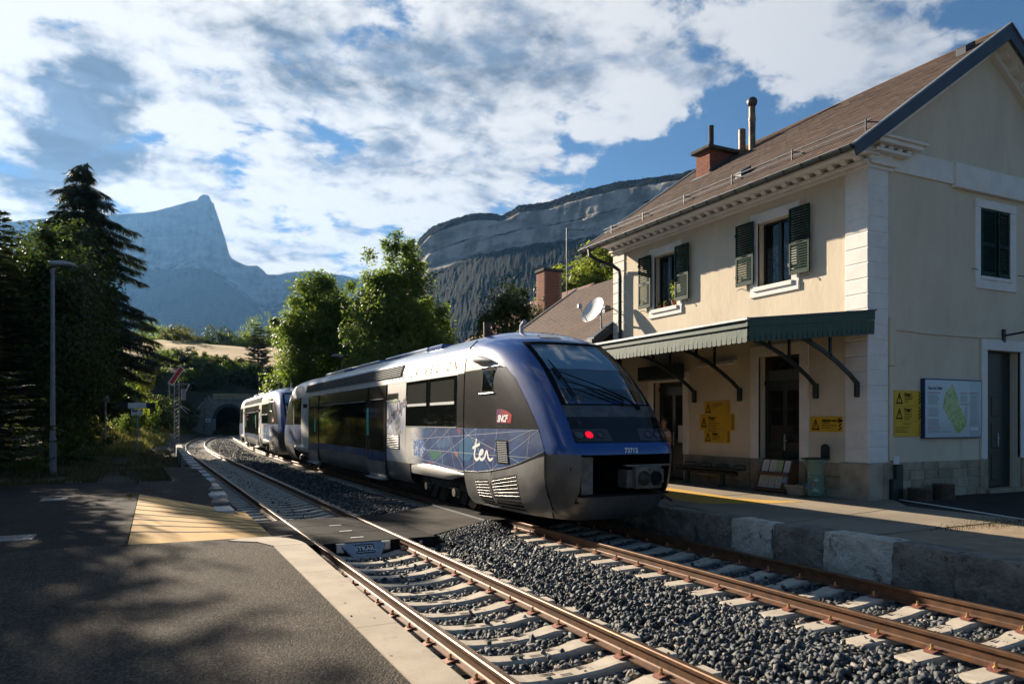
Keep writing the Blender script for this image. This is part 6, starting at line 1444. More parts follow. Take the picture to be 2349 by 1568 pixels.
def crown_pts(blobs, n, clumps, tight=.16):
    vol = np.array([b[3] * b[4] * b[5] for b in blobs]); vol = vol / vol.sum(); Ps, Ns = [], []
    for b, v in zip(blobs, vol):
        c = np.array(b[:3]); r = np.array(b[3:6]); k = max(4, int(clumps * v)); m = max(8, int(n * v))
        d = RNG.normal(size=(k, 3)); d /= np.linalg.norm(d, axis=1)[:, None]; rad = RNG.uniform(.25, 1.16, k) ** .6
        cc = c + d * rad[:, None] * r; cs = RNG.uniform(.6, 1.5, k)
        w_ = RNG.integers(0, k, m)
        g = np.clip(RNG.normal(size=(m, 3)), -1.9, 1.9); P = cc[w_] + g * (tight * cs[w_])[:, None] * r * np.array([1, 1, .75])
        N = (P - c) / r + RNG.normal(size=(m, 3)) * .7 + np.array([0, 0, .5])
        Ps.append(P); Ns.append(N)
    return np.concatenate(Ps), np.concatenate(Ns)
def tree_trunk(parent, base, h, r, limbs, mt=None):
    s = MB(); b = Vector(base); top = b + Vector((random.uniform(-.3, .3), random.uniform(-.3, .3), h))
    s.tube([b - Vector((0, 0, .3)), b + (top - b) * .25 + Vector((.05, 0, 0)), b + (top - b) * .6, top], [r * 1.25, r, r * .7, r * .25], 9)
    for q in limbs:
        q = Vector(q); f = random.uniform(.35, .75); p0 = b + (top - b) * f; md = p0 * .5 + q * .5 + Vector((0, 0, .12 * (q - p0).length))
        s.tube([p0, md, q], [r * .45, r * .28, r * .07], 6)
    return s.build('trunk', mt or M_bark, parent, smooth='all')
def leafy(kind, base, blobs, n, clumps, size, lm, label, cat='tree', group=None, trunk=True, tr=.18, tight=.16, parent_scale=1.):
    """blobs relative to the base point: (x, y, z, rx, ry, rz)"""
    t = thing(kind, base, label, cat, group); B = [(base[0] + b[0], base[1] + b[1], base[2] + b[2], *b[3:]) for b in blobs]
    P, N = crown_pts(B, n, clumps, tight); S = RNG.uniform(.7, 1.35, len(P)) * size; V, F = kites(P - np.array(base), N, S)
    mesh_np('crown' if cat == 'tree' else 'leaves', V, F, lm, t)
    zt = max(b[2] for b in blobs)
    limbs = [(b[0] + base[0] + random.uniform(-.3, .3) * b[3], b[1] + base[1] + random.uniform(-.3, .3) * b[4], b[2] + base[2] + random.uniform(-.2, .5) * b[5]) for b in blobs for _ in range(3 if cat == 'tree' else 1)]
    if trunk: tree_trunk(t, base, zt * .95, tr, limbs)
    return t
def at(px, Z, z=None):
    X = (px - 330.6) * CH * Z / 1700.; Y = (Z - X * SH) / CH
    return (X, Y, ground_h(X, Y) if z is None else z)
def ztop(py, Z): return EYE + (966 - py) * Z / 1700.
def conifer(kind, base, h, r, nwh, nbr, lm, label, droop=.35, twig=.34, hang=False, group=None, bare=.08, taper=1.0, width=.05):
    t = thing(kind, base, label, 'tree', group)
    tree_trunk(t, base, h * .98, .011 * h + .03, [])
    P0, P1, W = [], [], []; br = MB()
    for i in range(nwh):
        f = (i + .5) / nwh; z = h * (bare + (1 - bare) * f * .985) + (random.uniform(-.25, .25) if hang and f < .93 else 0); L0 = r * (1 - f) ** taper * (.35 + .65 * min(1, f * 5)) + .10
        k = max(4, int(nbr * (1 - .45 * f)))
        for j in range(k):
            a = j * 2 * PI / k + i * 1.3 + random.uniform(-.35, .35); L = L0 * (random.uniform(.35, 1.3) if hang else random.uniform(.6, 1.2)); dv = np.array([math.cos(a), math.sin(a), 0.]); side = np.array([-math.sin(a), math.cos(a), 0.])
            up = random.uniform(.0, .25); pts_ = []
            for q in np.linspace(0, 1, 6): pts_.append(dv * L * q + np.array([0, 0, z + L * (up * q - droop * q * q + (.10 * q ** 4))]))
            if L > .5: br.tube([Vector(p) for p in pts_[:5]], [.012 + .012 * L, .012 + .01 * L, .010 + .005 * L, .008, .006], 4, cap=False)
            nt = max(5, int(L / (.085 if not hang else .062)))
            for m in range(nt):
                q = .12 + .88 * (m + random.random()) / nt; x = q * 5; i0 = min(int(x), 4); p = pts_[i0] * (1 - (x - i0)) + pts_[i0 + 1] * (x - i0)
                for sg in (-1, 1):
                    tl = twig * random.uniform(.6, 1.25) * (1.15 - .55 * q)
                    if hang: d = side * sg * random.uniform(.1, .6) + dv * random.uniform(.1, .6) + np.array([0, 0, -1.0 + random.uniform(-.2, .8)])
                    else: d = side * sg * (.75 + .2 * random.random()) + dv * (.55 + .5 * q) + np.array([0, 0, -.18 + random.uniform(-.22, .22)])
                    d = d / np.linalg.norm(d); P0.append(p); P1.append(p + d * tl); W.append(width * random.uniform(.7, 1.3))
    P0, P1, W = np.array(P0), np.array(P1), np.array(W)
    Vs, Fs, off = [], [], 0
    D = P1 - P0
    for rot in (0, 1):                       # two crossed blades per twig, plus short side sprays
        A = np.cross(D, np.array([0, 0, 1.]) if rot == 0 else RNG.normal(size=D.shape)); A /= np.maximum(np.linalg.norm(A, axis=1), 1e-6)[:, None]; A *= W[:, None] * (.5 if rot == 0 else .4)
        V = np.stack([P0, P0 + D * .4 + A, P1, P0 + D * .4 - A], 1).reshape(-1, 3); Vs.append(V); Fs.append(np.arange(len(V)).reshape(-1, 4) + off); off += len(V)
    for sg in (-1, 1):
        A = np.cross(D, np.array([0, 0, 1.])); A /= np.maximum(np.linalg.norm(A, axis=1), 1e-6)[:, None]; L = np.linalg.norm(D, axis=1)[:, None]
        for q0 in (.2, .5):
            a = P0 + D * q0; e = a + D * .32 + A * sg * L * .34; n_ = D / L * W[:, None] * .32
            V = np.stack([a, (a + e) / 2 + n_, e, (a + e) / 2 - n_], 1).reshape(-1, 3); Vs.append(V); Fs.append(np.arange(len(V)).reshape(-1, 4) + off); off += len(V)
    mesh_np('crown', np.concatenate(Vs), np.concatenate(Fs), lm, t)
    # one seamless limb mesh per tree
    br.v = [(v[0] + base[0], v[1] + base[1], v[2] + base[2]) for v in br.v]; br.build('branches', M_bark, t, kind='stuff')
    return t
LG = 'dark trees along the near platform'
conifer('spruce_tree', (-6.5, 24.2, .3), 14.5, 3.0, 42, 11, M_ndl, 'tall dark spruce cut off by the photo edge beside the lamp post', .30, .42, group=LG, taper=.85)
conifer('spruce_tree', (-4.25, 23.2, .3), 4.8, 2.5, 19, 12, M_ndl, 'short young spruce whose low branches cross in front of the lamp post', .20, .40, group=LG, taper=.8)
p = at(-2, 32); conifer('spruce_tree', p, ztop(470, 32) - p[2], 2.7, 36, 12, M_ndl, 'dark spruce just behind the lamp post with upswept branch tips', .22, .46, group=LG, taper=.72, width=.06)
conifer('spruce_tree', (-8.6, 17.5, .3), 14.0, 3.2, 34, 10, M_ndl, 'spruce outside the photo whose shade falls on the asphalt', .30, .44, group=LG, taper=.85)
leafy('broadleaf_tree', (-7.6, 13.5, .3), [(0, 0, 6.2, 2.4, 2.4, 2.6), (.4, .8, 8.6, 1.8, 1.7, 1.8), (-1, -1.2, 4.8, 2.0, 2.0, 1.8)], 14000, 110, .19, M_lfB, 'broadleaf tree outside the photo beside the asphalt platform', group=LG, tight=.18)
leafy('broadleaf_tree', (-10.5, 25.5, .3), [(0, 0, 7.5, 3.4, 3.4, 4.4), (.5, .5, 12, 2.8, 2.6, 3.0)], 16000, 140, .24, M_lfB, 'dark tree behind the spruce, mostly outside the photo', group=LG)
leafy('broadleaf_tree', (-8.7, 32.5, .3), [(0, 0, 5.0, 3.0, 3.0, 4.4), (-.6, .5, 8.0, 2.0, 2.2, 2.2)], 16000, 140, .24, M_lfB, 'dense dark tree at the photo edge behind the spruces', group=LG)
leafy('broadleaf_tree', (-9.5, 47, .3), [(0, 0, 5.5, 3.6, 3.4, 5.0), (-.6, 0, 8.4, 2.2, 2.4, 2.2)], 16000, 140, .28, M_lfB, 'tall dark tree hidden behind the spruce at the photo edge', group=LG)
p = at(190, 50); conifer('cedar_tree', p, ztop(362, 50) - p[2], 6.0, 44, 7, M_ndl2, 'tallest conifer on the left, with long drooping branches against the mountain', .42, 1.0, True, LG, taper=.62, width=.085)
p = at(95, 38); leafy('broadleaf_tree', p, [(0, 0, 6, 2.7, 2.6, 5.2), (.8, .5, 8.6, 1.6, 1.8, 2.6), (-1.2, 0, 8, 1.7, 1.6, 2.8), (.4, 0, 10.4, 1.1, 1.1, 1.4)], 26000, 190, .23, M_lfB, 'dark broadleaf tree just right of the spruce, its crown against the bright cloud', group=LG)
p = at(232, 56); leafy('broadleaf_tree', p, [(-.3, 0, 4.2, 1.8, 2.2, 4.2), (-1.6, .5, 7.4, 1.6, 1.8, 3.0)], 18000, 150, .25, M_lfB, 'dark broadleaf tree in front of the tall drooping conifer', group=LG)
p = at(150, 44); leafy('broadleaf_tree', p, [(0, 0, 5.4, 2.6, 2.4, 5.0), (.4, .5, 9.4, 2.2, 1.8, 3.6)], 24000, 170, .25, M_lfB, 'dark tree between the lamp post and the tall drooping conifer', group=LG)
p = at(75, 47); leafy('broadleaf_tree', p, [(0, 0, 5.4, 3.0, 2.6, 5.4), (.4, .5, 10.0, 2.2, 1.8, 3.0)], 18000, 150, .27, M_lfB, 'dark tree filling the gap behind the lamp post head', group=LG)
for i, (px, Z, r_, h_, mt_, lab) in enumerate([(25, 24.5, 1.1, 1.1, M_lfB, 'low dark shrub at the foot of the young spruce'), (75, 27, .9, .9, M_lfD, 'olive shrub just left of the lamp post foot'), (160, 31, .9, .8, M_lfB, 'low bush just right of the lamp post foot'), (205, 40, 1.1, 1.4, M_lfB, 'leafy bush beside the grey marker post'), (265, 58, 1.2, 1.6, M_lfA, 'green bush behind the black and white board'), (170, 52, 1.6, 2.4, M_lfB, 'big dark bush below the tall drooping conifer')]):
    p = at(px, Z); leafy('shrub', p, [(0, 0, h_ * .6, r_, r_, h_ * .65), (r_ * .5, 0, h_ * .4, r_ * .7, r_ * .7, h_ * .5), (-r_ * .6, .2, h_ * .45, r_ * .7, r_ * .7, h_ * .5)], 1600, 30, .12, mt_, lab, 'shrub', 'shrubs under the trees', tr=.03)
# trees beyond the train
RG = 'tall leafy trees behind the train'
p = at(745, 52); leafy('ash_tree', p, [(0, 0, 7.0, 3.1, 2.7, 4.4), (-1.7, -.6, 5.2, 2.2, 2.0, 3.6), (1.5, .4, 6.0, 2.3, 2.2, 4.0), (-.5, 0, 10.2, 2.3, 1.9, 2.8), (-1.9, 0, 9.0, 1.6, 1.4, 2.0), (1.5, 0, 10.0, 1.8, 1.5, 2.4)], 78000, 300, .21, M_lfA, 'leafy tree over the middle of the front railcar, left one of the tall pair', group=RG, tight=.135)
p = at(915, 47); leafy('ash_tree', p, [(0, 0, 7.2, 3.0, 2.6, 5.2), (-.1, 0, 11.4, 2.1, 1.7, 2.9), (1.9, .3, 5.6, 2.3, 2.0, 3.8), (-1.8, -.4, 5.6, 2.2, 1.8, 3.8), (1.2, 0, 9.8, 1.8, 1.5, 2.7), (-1.1, 0, 10.0, 1.5, 1.4, 2.3), (3.0, .2, 5.0, 1.3, 1.0, 2.6)], 78000, 300, .20, M_lfA, 'tallest leafy tree behind the train, its crown before the cliffs', group=RG, tight=.135)
p = at(835, 60); leafy('ash_tree', p, [(0, 0, 5, 2.8, 2.6, 4.4)], 12000, 100, .26, M_lfB, 'darker tree filling the gap between the tall pair', group=RG)
for px, Z, sz_, lab in ((655, 58, (1.8, 3.0), 'bright bush above the second railcar roof'), (690, 50, (1.4, 2.2), 'low green bush over the rear end of the front railcar'), (618, 66, (1.6, 2.8), 'bright bush furthest left above the coupled train')):
    p = at(px, Z, .3); leafy('shrub', p, [(0, 0, sz_[1] * .75, sz_[0], sz_[0], sz_[1] * .8), (sz_[0] * .6, 0, sz_[1] * 1.1, sz_[0] * .8, sz_[0] * .8, sz_[1] * .7), (-sz_[0] * .5, 0, sz_[1] * .5, sz_[0] * .8, sz_[0] * .8, sz_[1] * .6)], 7000, 70, .20, M_lfC, lab, 'shrub', 'bushes beyond the train', tr=.04)
p = at(1172, 41); leafy('broadleaf_tree', (p[0], p[1], .3), [(0, 0, 6.2, 1.8, 1.7, 3.1), (1.1, .3, 6.0, 1.3, 1.2, 2.4), (-1.2, 0, 5.0, 1.3, 1.1, 2.6), (.1, 0, 8.4, 1.0, 1.0, 1.3)], 16000, 130, .19, M_lfB, 'dark round-topped tree over the train nose, before the tiled house', group='trees around the station houses')
p = at(1345, 58); leafy('broadleaf_tree', (p[0], p[1], .3), [(0, 0, 10.6, 2.7, 2.5, 3.6), (1.0, 0, 13.6, 1.9, 1.6, 1.9), (-1.8, 0, 10.8, 1.7, 1.6, 2.4), (1.9, .3, 10.5, 1.8, 1.6, 2.6)], 22000, 150, .27, M_lfC, 'bright yellow-green tree above the annex roof, by the brick chimney', group='trees around the station houses', tr=.2)
p = at(1275, 56); leafy('broadleaf_tree', (p[0], p[1], .3), [(0, 0, 9.4, 1.6, 1.5, 2.8), (-.5, 0, 11.4, 1.0, .9, 1.5)], 8000, 80, .25, M_lfC, 'smaller bright tree just right of the brick chimney', group='trees around the station houses')
# bank and hill over the tunnel
HG = 'trees and bushes on the hill over the tunnel'
ORD = ['first', 'second', 'third', 'fourth', 'fifth', 'sixth', 'seventh', 'eighth', 'ninth', 'tenth', 'eleventh', 'twelfth', 'thirteenth', 'fourteenth', 'fifteenth']
MK = (M_lfA, M_lfB, M_lfC, M_lfD); KN = ('leafy green', 'dark dense', 'bright yellow-green', 'olive')
def hill_plant(px, Z, r_, h_, k, lab, n=3600, leaf=.27):
    p = at(px, Z); blobs = [(0, 0, h_ * .5, r_, r_, h_ * .5)] + [(random.uniform(-.8, .8) * r_, random.uniform(-.5, .5) * r_, h_ * random.uniform(.3, .8), r_ * random.uniform(.4, .65), r_ * .5, h_ * random.uniform(.2, .35)) for _ in range(3)]
    leafy('hill_tree' if h_ > 4.4 else 'hill_bush', (p[0], p[1], p[2] - .2), blobs, n, 46, leaf, MK[k], lab, 'tree' if h_ > 4.4 else 'bush', HG, tr=.06)
for ri, (Z, row, h0) in enumerate(((121.5, 'row just over the tunnel parapet', 2.6), (125., 'second row above the tunnel', 3.0), (128.5, 'third row above the tunnel', 2.6), (132., 'top row under the dry field', 2.0))):
    c_ = 0
    for px in range(428 + 9 * (ri % 2), 676, 22):
        k = random.choice((1, 1, 1, 3, 0) if ri < 2 else (1, 1, 0, 3, 3)); hill_plant(px + random.uniform(-5, 5), Z + random.uniform(-.8, .8), 1.5 + random.uniform(-.2, .4), h0 * random.uniform(.75, 1.3), k, '%s bush, %s from left in the %s' % (KN[k], ORD[c_], row), 2600); c_ += 1
for i, (px, Z, r_, h_, k) in enumerate([(262, 66, 1.5, 4.6, 1), (282, 70, 1.6, 4.4, 0), (300, 74, 1.6, 5.0, 2), (322, 82, 1.7, 4.0, 0), (345, 90, 1.9, 4.2, 3), (366, 97, 1.9, 4.2, 1), (388, 104, 1.9, 4.2, 1), (408, 111, 2.0, 4.0, 1), (425, 117, 2.0, 3.8, 3)]):
    hill_plant(px, Z, r_, h_, k, '%s %s, %s from the left along the upper left bank' % (KN[k], 'tree' if h_ > 4.4 else 'bush', ORD[i]), 4200, .24)
for i, (px, Z, r_, h_, k) in enumerate([(276, 62, 1.2, 2.0, 0), (296, 70, 1.3, 2.0, 2), (330, 84, 1.5, 2.2, 0), (352, 92, 1.6, 2.4, 1), (376, 100, 1.6, 2.2, 0), (400, 108, 1.6, 2.0, 1), (424, 115, 1.5, 1.9, 3), (440, 120, 1.5, 1.8, 1)]):
    hill_plant(px, Z, r_, h_, k, '%s bush, %s from the left halfway down the left bank' % (KN[k], ORD[i]), 3000, .22)
for i, (px, Z, r_, h_, k) in enumerate([(335, 118, 2.4, 4.6, 1), (365, 124, 2.4, 4.4, 0), (395, 130, 2.5, 4.5, 1), (310, 108, 2.2, 4.5, 3), (285, 98, 2.2, 4.5, 1)]):
    hill_plant(px, Z, r_, h_, k, '%s tree behind the left bank, %s of its row from the right' % (KN[k], ORD[(2, 1, 0, 3, 4)[i]]), 4200, .30)
for i, (px, Z, r_, h_, k) in enumerate([(600, 116, 1.8, 3.2, 1), (628, 108, 2.0, 3.6, 1), (655, 98, 2.2, 3.8, 1), (690, 88, 2.4, 4.2, 0), (705, 112, 3, 6, 1), (760, 102, 3, 6, 1)]):
    hill_plant(px, Z, r_, h_, k, '%s %s, %s from the left on the bank right of the tunnel' % (KN[k], 'tree' if h_ > 4.4 else 'bush', ORD[i]), 3600)
p = at(437, 133); conifer('pine_tree', p, 4.2, 2.6, 11, 8, M_ndl2, 'dark spreading pine on the slope just left of the dry field', .12, .9, group=HG, width=.14)
p = at(592, 134); conifer('pine_tree', p, 8.6, 2.9, 15, 8, M_ndl2, 'tall dark pine where the dry field meets the leafy trees', .10, 1.0, group=HG, width=.15)
FG = 'trees along the far edge of the dry field'
for (px, Z, r_, h_, k, lab) in [(497, 212, 4.0, 8.0, 1, 'rounded dark tree, leftmost of the clump on the field edge'), (518, 214, 3.0, 7.0, 1, 'pointed dark tree in the clump on the field edge'), (548, 210, 4.4, 6.0, 0, 'broad green tree on the field edge behind the dry grass'), (572, 212, 3.4, 5.4, 1, 'low dark tree on the field edge beside the tallest one'), (598, 208, 4.2, 11.0, 0, 'tallest round tree on the field edge'), (430, 205, 4.6, 5.4, 3, 'olive bushy tree at the near end of the dry field'), (405, 190, 3.6, 4.6, 3, 'olive bush overlapping the dry field from below'), (462, 208, 3.6, 4.6, 1, 'dark low tree at the far left of the field'), (385, 205, 5.0, 6.5, 0, 'green tree hiding the left end of the dry field'), (350, 200, 5.0, 7.0, 0, 'green tree left of the dry field, below the mountain'), (630, 205, 4.5, 7.0, 3, 'olive tree at the right end of the dry field'), (655, 200, 4.5, 8.0, 0, 'green tree right of the dry field beside the ash tree')]:
    p = at(px, Z); mt_ = (M_lfA, M_lfB, M_lfC, M_lfD)[k]
    leafy('field_tree', (p[0], p[1], p[2] - .3), [(0, 0, h_ * .55, r_, r_, h_ * .48), (r_ * .5, 0, h_ * .4, r_ * .6, r_ * .6, h_ * .35), (-r_ * .5, 0, h_ * .42, r_ * .6, r_ * .6, h_ * .35)], 3000, 46, .42, mt_, lab, 'tree', FG, tr=.12)
# grass
def blades(name, spots, hmin, hmax, mt_, wid=.012):
    P = np.array(spots); n = len(P); h = RNG.uniform(hmin, hmax, n); a = RNG.uniform(0, 2 * PI, n); ln = RNG.normal(size=(n, 2)) * .28 * h[:, None]
    U = np.stack([np.cos(a), np.sin(a), np.zeros(n)], 1) * (wid * RNG.uniform(.6, 1.4, n))[:, None]
    T = P + np.stack([ln[:, 0], ln[:, 1], h], 1); Mm = P + np.stack([ln[:, 0] * .35, ln[:, 1] * .35, h * .55], 1)
    V = np.stack([P - U, P + U, Mm + U * .7, Mm - U * .7, T], 1).reshape(-1, 3); i = np.arange(n) * 5
    F = np.concatenate([np.stack([i, i + 1, i + 2], 1), np.stack([i, i + 2, i + 3], 1), np.stack([i + 3, i + 2, i + 4], 1)])
    return mesh_np(name, V, F, mt_, kind='stuff')
sp_ = []
for _ in range(26000):
    y = 23.3 + 27 * random.random() ** 1.5; x = random.uniform(-7, 1.3)
    if .55 < x and y < 30 and random.random() < .9: continue
    if fbm(x * .7, y * .5) + random.uniform(-.25, .25) < -.12: continue
    sp_.append((x, y, max(ground_h(x, y), .22) - .02 + (.12 if y < 30 and -2 < x < .6 else 0)))
blades('grass', sp_, .06, .26, M_turf, .014)
sp_ = []
for _ in range(9000):
    y = 46 + 50 * random.random(); c = cx1(y) - 3.0; x = c - abs(random.gauss(0, 2.6)) - .1
    sp_.append((x, y, ground_h(x, y) - .03))
blades('tall_grass', sp_, .25, .8, M_verge, .03)
sp_ = []
for _ in range(30000):
    y = 44 + 80 * random.random(); c = cx1(y) - 4.0; x = c - random.random() * 9
    sp_.append((x, y, ground_h(x, y) - .03))
blades('bank_grass', sp_, .2, .6, M_grass, .035)
sp_ = []
for _ in range(700):
    u = random.random() ** .6; y = 7.72 + random.gauss(0, .22) * (.4 + u); x = 11.0 + 2.85 * u; sp_.append((x, y - .1, FZ - .02))
for _ in range(500): sp_.append((-.28 + random.gauss(0, .05), 18.6 + random.gauss(0, .35), PZ - .03))
for _ in range(700): 
    y = random.choice((24.5, 27., 31., 21.6)) + random.gauss(0, .2); sp_.append((kx(y) - .3 + random.gauss(0, .12), y, PZ - .05))
blades('weeds', sp_, .02, .075, M_turf, .005)
# ------------------------------------------------------------------ street furniture and fittings
M_post = mat('post_grey', (.26, .28, .31), .5, .4, col2=(.20, .22, .25), nscale=4, dirt=((.13, .13, .13), 3., .6, .8))
M_head = mat('lamp_housing', (.40, .42, .44), .45, .2)
M_yp = mat('sign_yellow', (.66, .40, .010), .6, col2=(.60, .36, .012), nscale=3)
M_ink = mat('sign_ink', (.008, .007, .006), .8, spec=.1)
M_inkr = mat('sign_ink_faded_red', (.34, .15, .02), .6)
M_blue_s = mat('sign_blue', (.012, .03, .12), .5)
M_paper = mat('paper', (.62, .60, .58), .8); M_paperg = mat('paper_green', (.36, .52, .24), .8); M_papero = mat('paper_ochre', (.55, .47, .30), .8, col2=(.28, .36, .42), nscale=14, namt=(.5, .6)); M_paperb = mat('paper_blue', (.20, .32, .48), .8)
M_wood = mat('brown_wood', (.11, .052, .028), .6, col2=(.075, .038, .022), nscale=4, stretch=(1, 8, 1))
M_iron = mat('dark_steel', (.035, .035, .036), .5, .5, col2=(.05, .048, .045), nscale=6)
def lamp_post(base, zt, label, r0=.085, arm=.55, dirx=-1, group='lamp posts at the platforms'):
    t = thing('lamp_post', base, label, 'lamp post', group); x, y, z = base
    s = MB(); s.tube([(x, y, z - .2), (x, y, z + 1.2), (x, y, z + 1.22), (x, y, zt - .15)], [r0, r0 * .95, r0 * .72, r0 * .5], 12); s.build('pole', M_post, t, smooth=True)
    s = MB(); s.bbox(x - .05, x + .055, y - r0 - .008, y - r0 + .01, z + .55, z + 1.0, .004); s.build('hatch', M_post, t)
    s = MB(); n = 12; rings = []
    prof = [(-.12, .05, .10, .03), (-.10, .09, .13, 0), (.05, .10, .14, .01), (.30, .10, .155, .03), (.52, .075, .14, .025), (.66, .04, .09, .0), (.72, .01, .03, -.02)]
    for d, h, wv, up in prof: rings.append([(x - dirx * 0 + dirx * d, y + wv * math.cos(a), zt + up + h * max(-.55, math.sin(a))) for a in np.linspace(0, 2 * PI, n + 1)[:-1]])
    s.add([p for r_ in rings for p in r_], [(i * n + k, i * n + (k + 1) % n, (i + 1) * n + (k + 1) % n, (i + 1) * n + k) for i in range(len(prof) - 1) for k in range(n)] + [tuple(range(n)), tuple(range((len(prof) - 1) * n, len(prof) * n))]); hd = s.build('lamp_head', M_head, t, smooth='all', fix=True)
    s = MB(); s.bbox(min(x + dirx * .12, x + dirx * .58), max(x + dirx * .12, x + dirx * .58), y - .11, y + .11, zt - .075, zt - .04, .01); s.build('lens', M_glz2, hd)
lamp_post((-2.75, 29.17, .30), 7.36, 'tall grey lamp post among the dark trees, its head pointing right', .11, dirx=1)
p = at(785, 47.5, .35); lamp_post(p, 6.25, 'lamp post showing above the train roof before the leafy trees', .07, dirx=-1)
# black and white board with a warning panel
t = thing('board_signpost', (-.34, 46.1, .2), 'post with a black and white striped board above a small warning panel', 'sign')
s = MB(); s.tube([(-.34, 46.1, 0), (-.34, 46.1, 3.25)], .045, 10); s.build('post', M_post, t)
for i, (a, b, mt_) in enumerate([(-1.26, -.80, M_black), (-.80, .10, M_white), (.10, .56, M_black)]):
    s = MB(); s.bbox(-.0 + a, b, 46.03, 46.06, 2.80, 3.10, .004); s.build('board_panel', mt_, t)
s = MB(); s.bbox(-.64, -.06, 46.03, 46.05, 2.40, 2.72, .004); wp = s.build('warning_panel', M_white, t)
s = MB(); s.box(-.60, -.32, 46.022, 46.028, 2.60, 2.70); s.build('blue_field', M_blue_s, wp)
s = MB(); s.box(-.24, -.10, 46.022, 46.028, 2.64, 2.70); s.build('red_field', M_redst, wp)
for x in (-.40, -.18): s = MB(); s.add([(x - .07, 46.024, 2.43), (x + .07, 46.024, 2.43), (x, 46.024, 2.55)], [(0, 1, 2)]); s.build('yellow_triangle', M_yp, wp)
t = thing('marker_post', (-2.07, 50.5, .2), 'slim grey post with a small box on top, by the dark trees', 'post')
s = MB(); s.tube([(-2.07, 50.5, 0), (-2.07, 50.5, 3.6)], .05, 8); s.build('pole', M_post, t); s = MB(); s.bbox(-2.05, -1.88, 50.42, 50.58, 3.25, 3.62, .01); s.build('box', M_post, t)
# signal mast with a tilted red board
SX, SY = 2.25, 62.5
t = thing('signal_mast', (SX, SY, .2), 'lattice signal mast with a tilted red and white board near the tunnel', 'signal')
s = MB(); s.box(SX - .20, SX - .13, SY - .04, SY + .04, -.2, 5.1); s.box(SX + .13, SX + .20, SY - .04, SY + .04, -.2, 5.1); s.build('mast', M_post, t, kind='stuff')
s = MB()
for i in range(16): s.bar((SX - .16, SY, .2 + i * .3), (SX + .16, SY, .5 + i * .3), .03, .03)
s.build('lattice', M_post, t, kind='stuff')
def tilt(x, z): a = R(32); return (SX - .05 + x * math.cos(a) + z * math.sin(a), 5.55 - x * math.sin(a) + z * math.cos(a))
for (w2, z0, z1, yy, mt_, nm) in ((.20, -.78, .82, 0, M_white, 'signal_board'), (.135, -.70, .74, -.03, M_redst, 'red_face')):
    s = MB(); s.prism([tilt(-w2, z0), tilt(w2, z0), tilt(w2, z1), tilt(-w2, z1)], 'y', SY - .12 + yy, SY - .09 + yy); s.build(nm, mt_, t)
s = MB(); s.box(SX + .05, SX + .95, SY - .06, SY + .02, 4.92, 5.0); s.bar((SX + .9, SY - .02, 4.95), (SX + .55, SY - .02, 4.2), .05, .05); s.bbox(SX + .32, SX + .62, SY - .15, SY + .1, 3.7, 4.6, .04); s.build('bracket', M_post, t, kind='stuff')
s = MB(); s.box(SX - .55, SX - .47, SY - .08, SY, 3.9, 5.1); s.build('stay', M_post, t)
s = MB(); s.bar((SX + .3, SY - .05, 3.3), (SX + .95, SY - .05, 2.9), .06, .05); s.bar((SX + .3, SY - .05, 3.15), (SX + .75, SY - .05, 2.7), .05, .05); s.build('ladder_hoop', M_head, t, kind='stuff')
s = MB(); s.bbox(SX - .45, SX - .15, SY - .3, SY + .1, .1, 1.1, .03); s.build('relay_box', M_post, t)
# tunnel portal
M_por = mat('portal_stone', (.30, .275, .235), .95, col2=(.19, .175, .15), nscale=1.6, bump=.8, bscale=6, bdist=.06, coord='World', dirt=((.40, .37, .32), 2.5, .58, .75))
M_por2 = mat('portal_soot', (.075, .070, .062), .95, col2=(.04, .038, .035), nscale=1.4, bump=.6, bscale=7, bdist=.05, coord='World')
t = thing('tunnel_portal', (TUN_X, TUN_Y, -.3), 'stone tunnel portal with a dark round arch and railing on top', 'tunnel')
hw, spz = 1.95, 2.5; s = MB(); arc = [(TUN_X - hw * math.cos(a), spz + hw * math.sin(a)) for a in np.linspace(0, PI, 17)]
x0, x1, zt = 8.75, 16.2, 5.55; yF = TUN_Y - .35
for k in range(16):
    a, b = arc[k], arc[k + 1]; s.add([(a[0], yF, a[1]), (b[0], yF, b[1]), (b[0], yF, zt), (a[0], yF, zt)], [(0, 1, 2, 3)])
s.quad((x0, yF, -.6), (TUN_X - hw, yF, -.6), (TUN_X - hw, yF, zt), (x0, yF, zt)); s.quad((TUN_X + hw, yF, -.6), (x1, yF, -.6), (x1, yF, zt), (TUN_X + hw, yF, zt)); s.quad((x0, yF, zt), (x1, yF, zt), (x1, yF + 1.2, zt), (x0, yF + 1.2, zt)); s.quad((x0, yF, -.6), (x0, yF, zt), (x0, yF + 1.2, zt), (x0, yF + 1.2, -.6)); s.quad((x1, yF, -.6), (x1, yF + 1.2, -.6), (x1, yF + 1.2, zt), (x1, yF, zt)); s.build('portal_wall', M_por, t)
s = MB(); full_ = [(TUN_X - hw, -.6)] + arc + [(TUN_X + hw, -.6)]
s.quad((TUN_X - hw - .1, yF - .2, -.45), (TUN_X + hw + .1, yF - .2, -.45), (TUN_X + hw + .1, yF + 60, -.45), (TUN_X - hw - .1, yF + 60, -.45)); s.add([(a, yF, z) for a, z in full_] + [(a, yF + 60, z) for a, z in full_], [(i, i + 1, len(full_) + i + 1, len(full_) + i) for i in range(len(full_) - 1)] + [tuple(range(len(full_), 2 * len(full_)))]); s.build('tunnel_lining', M_por2, t)
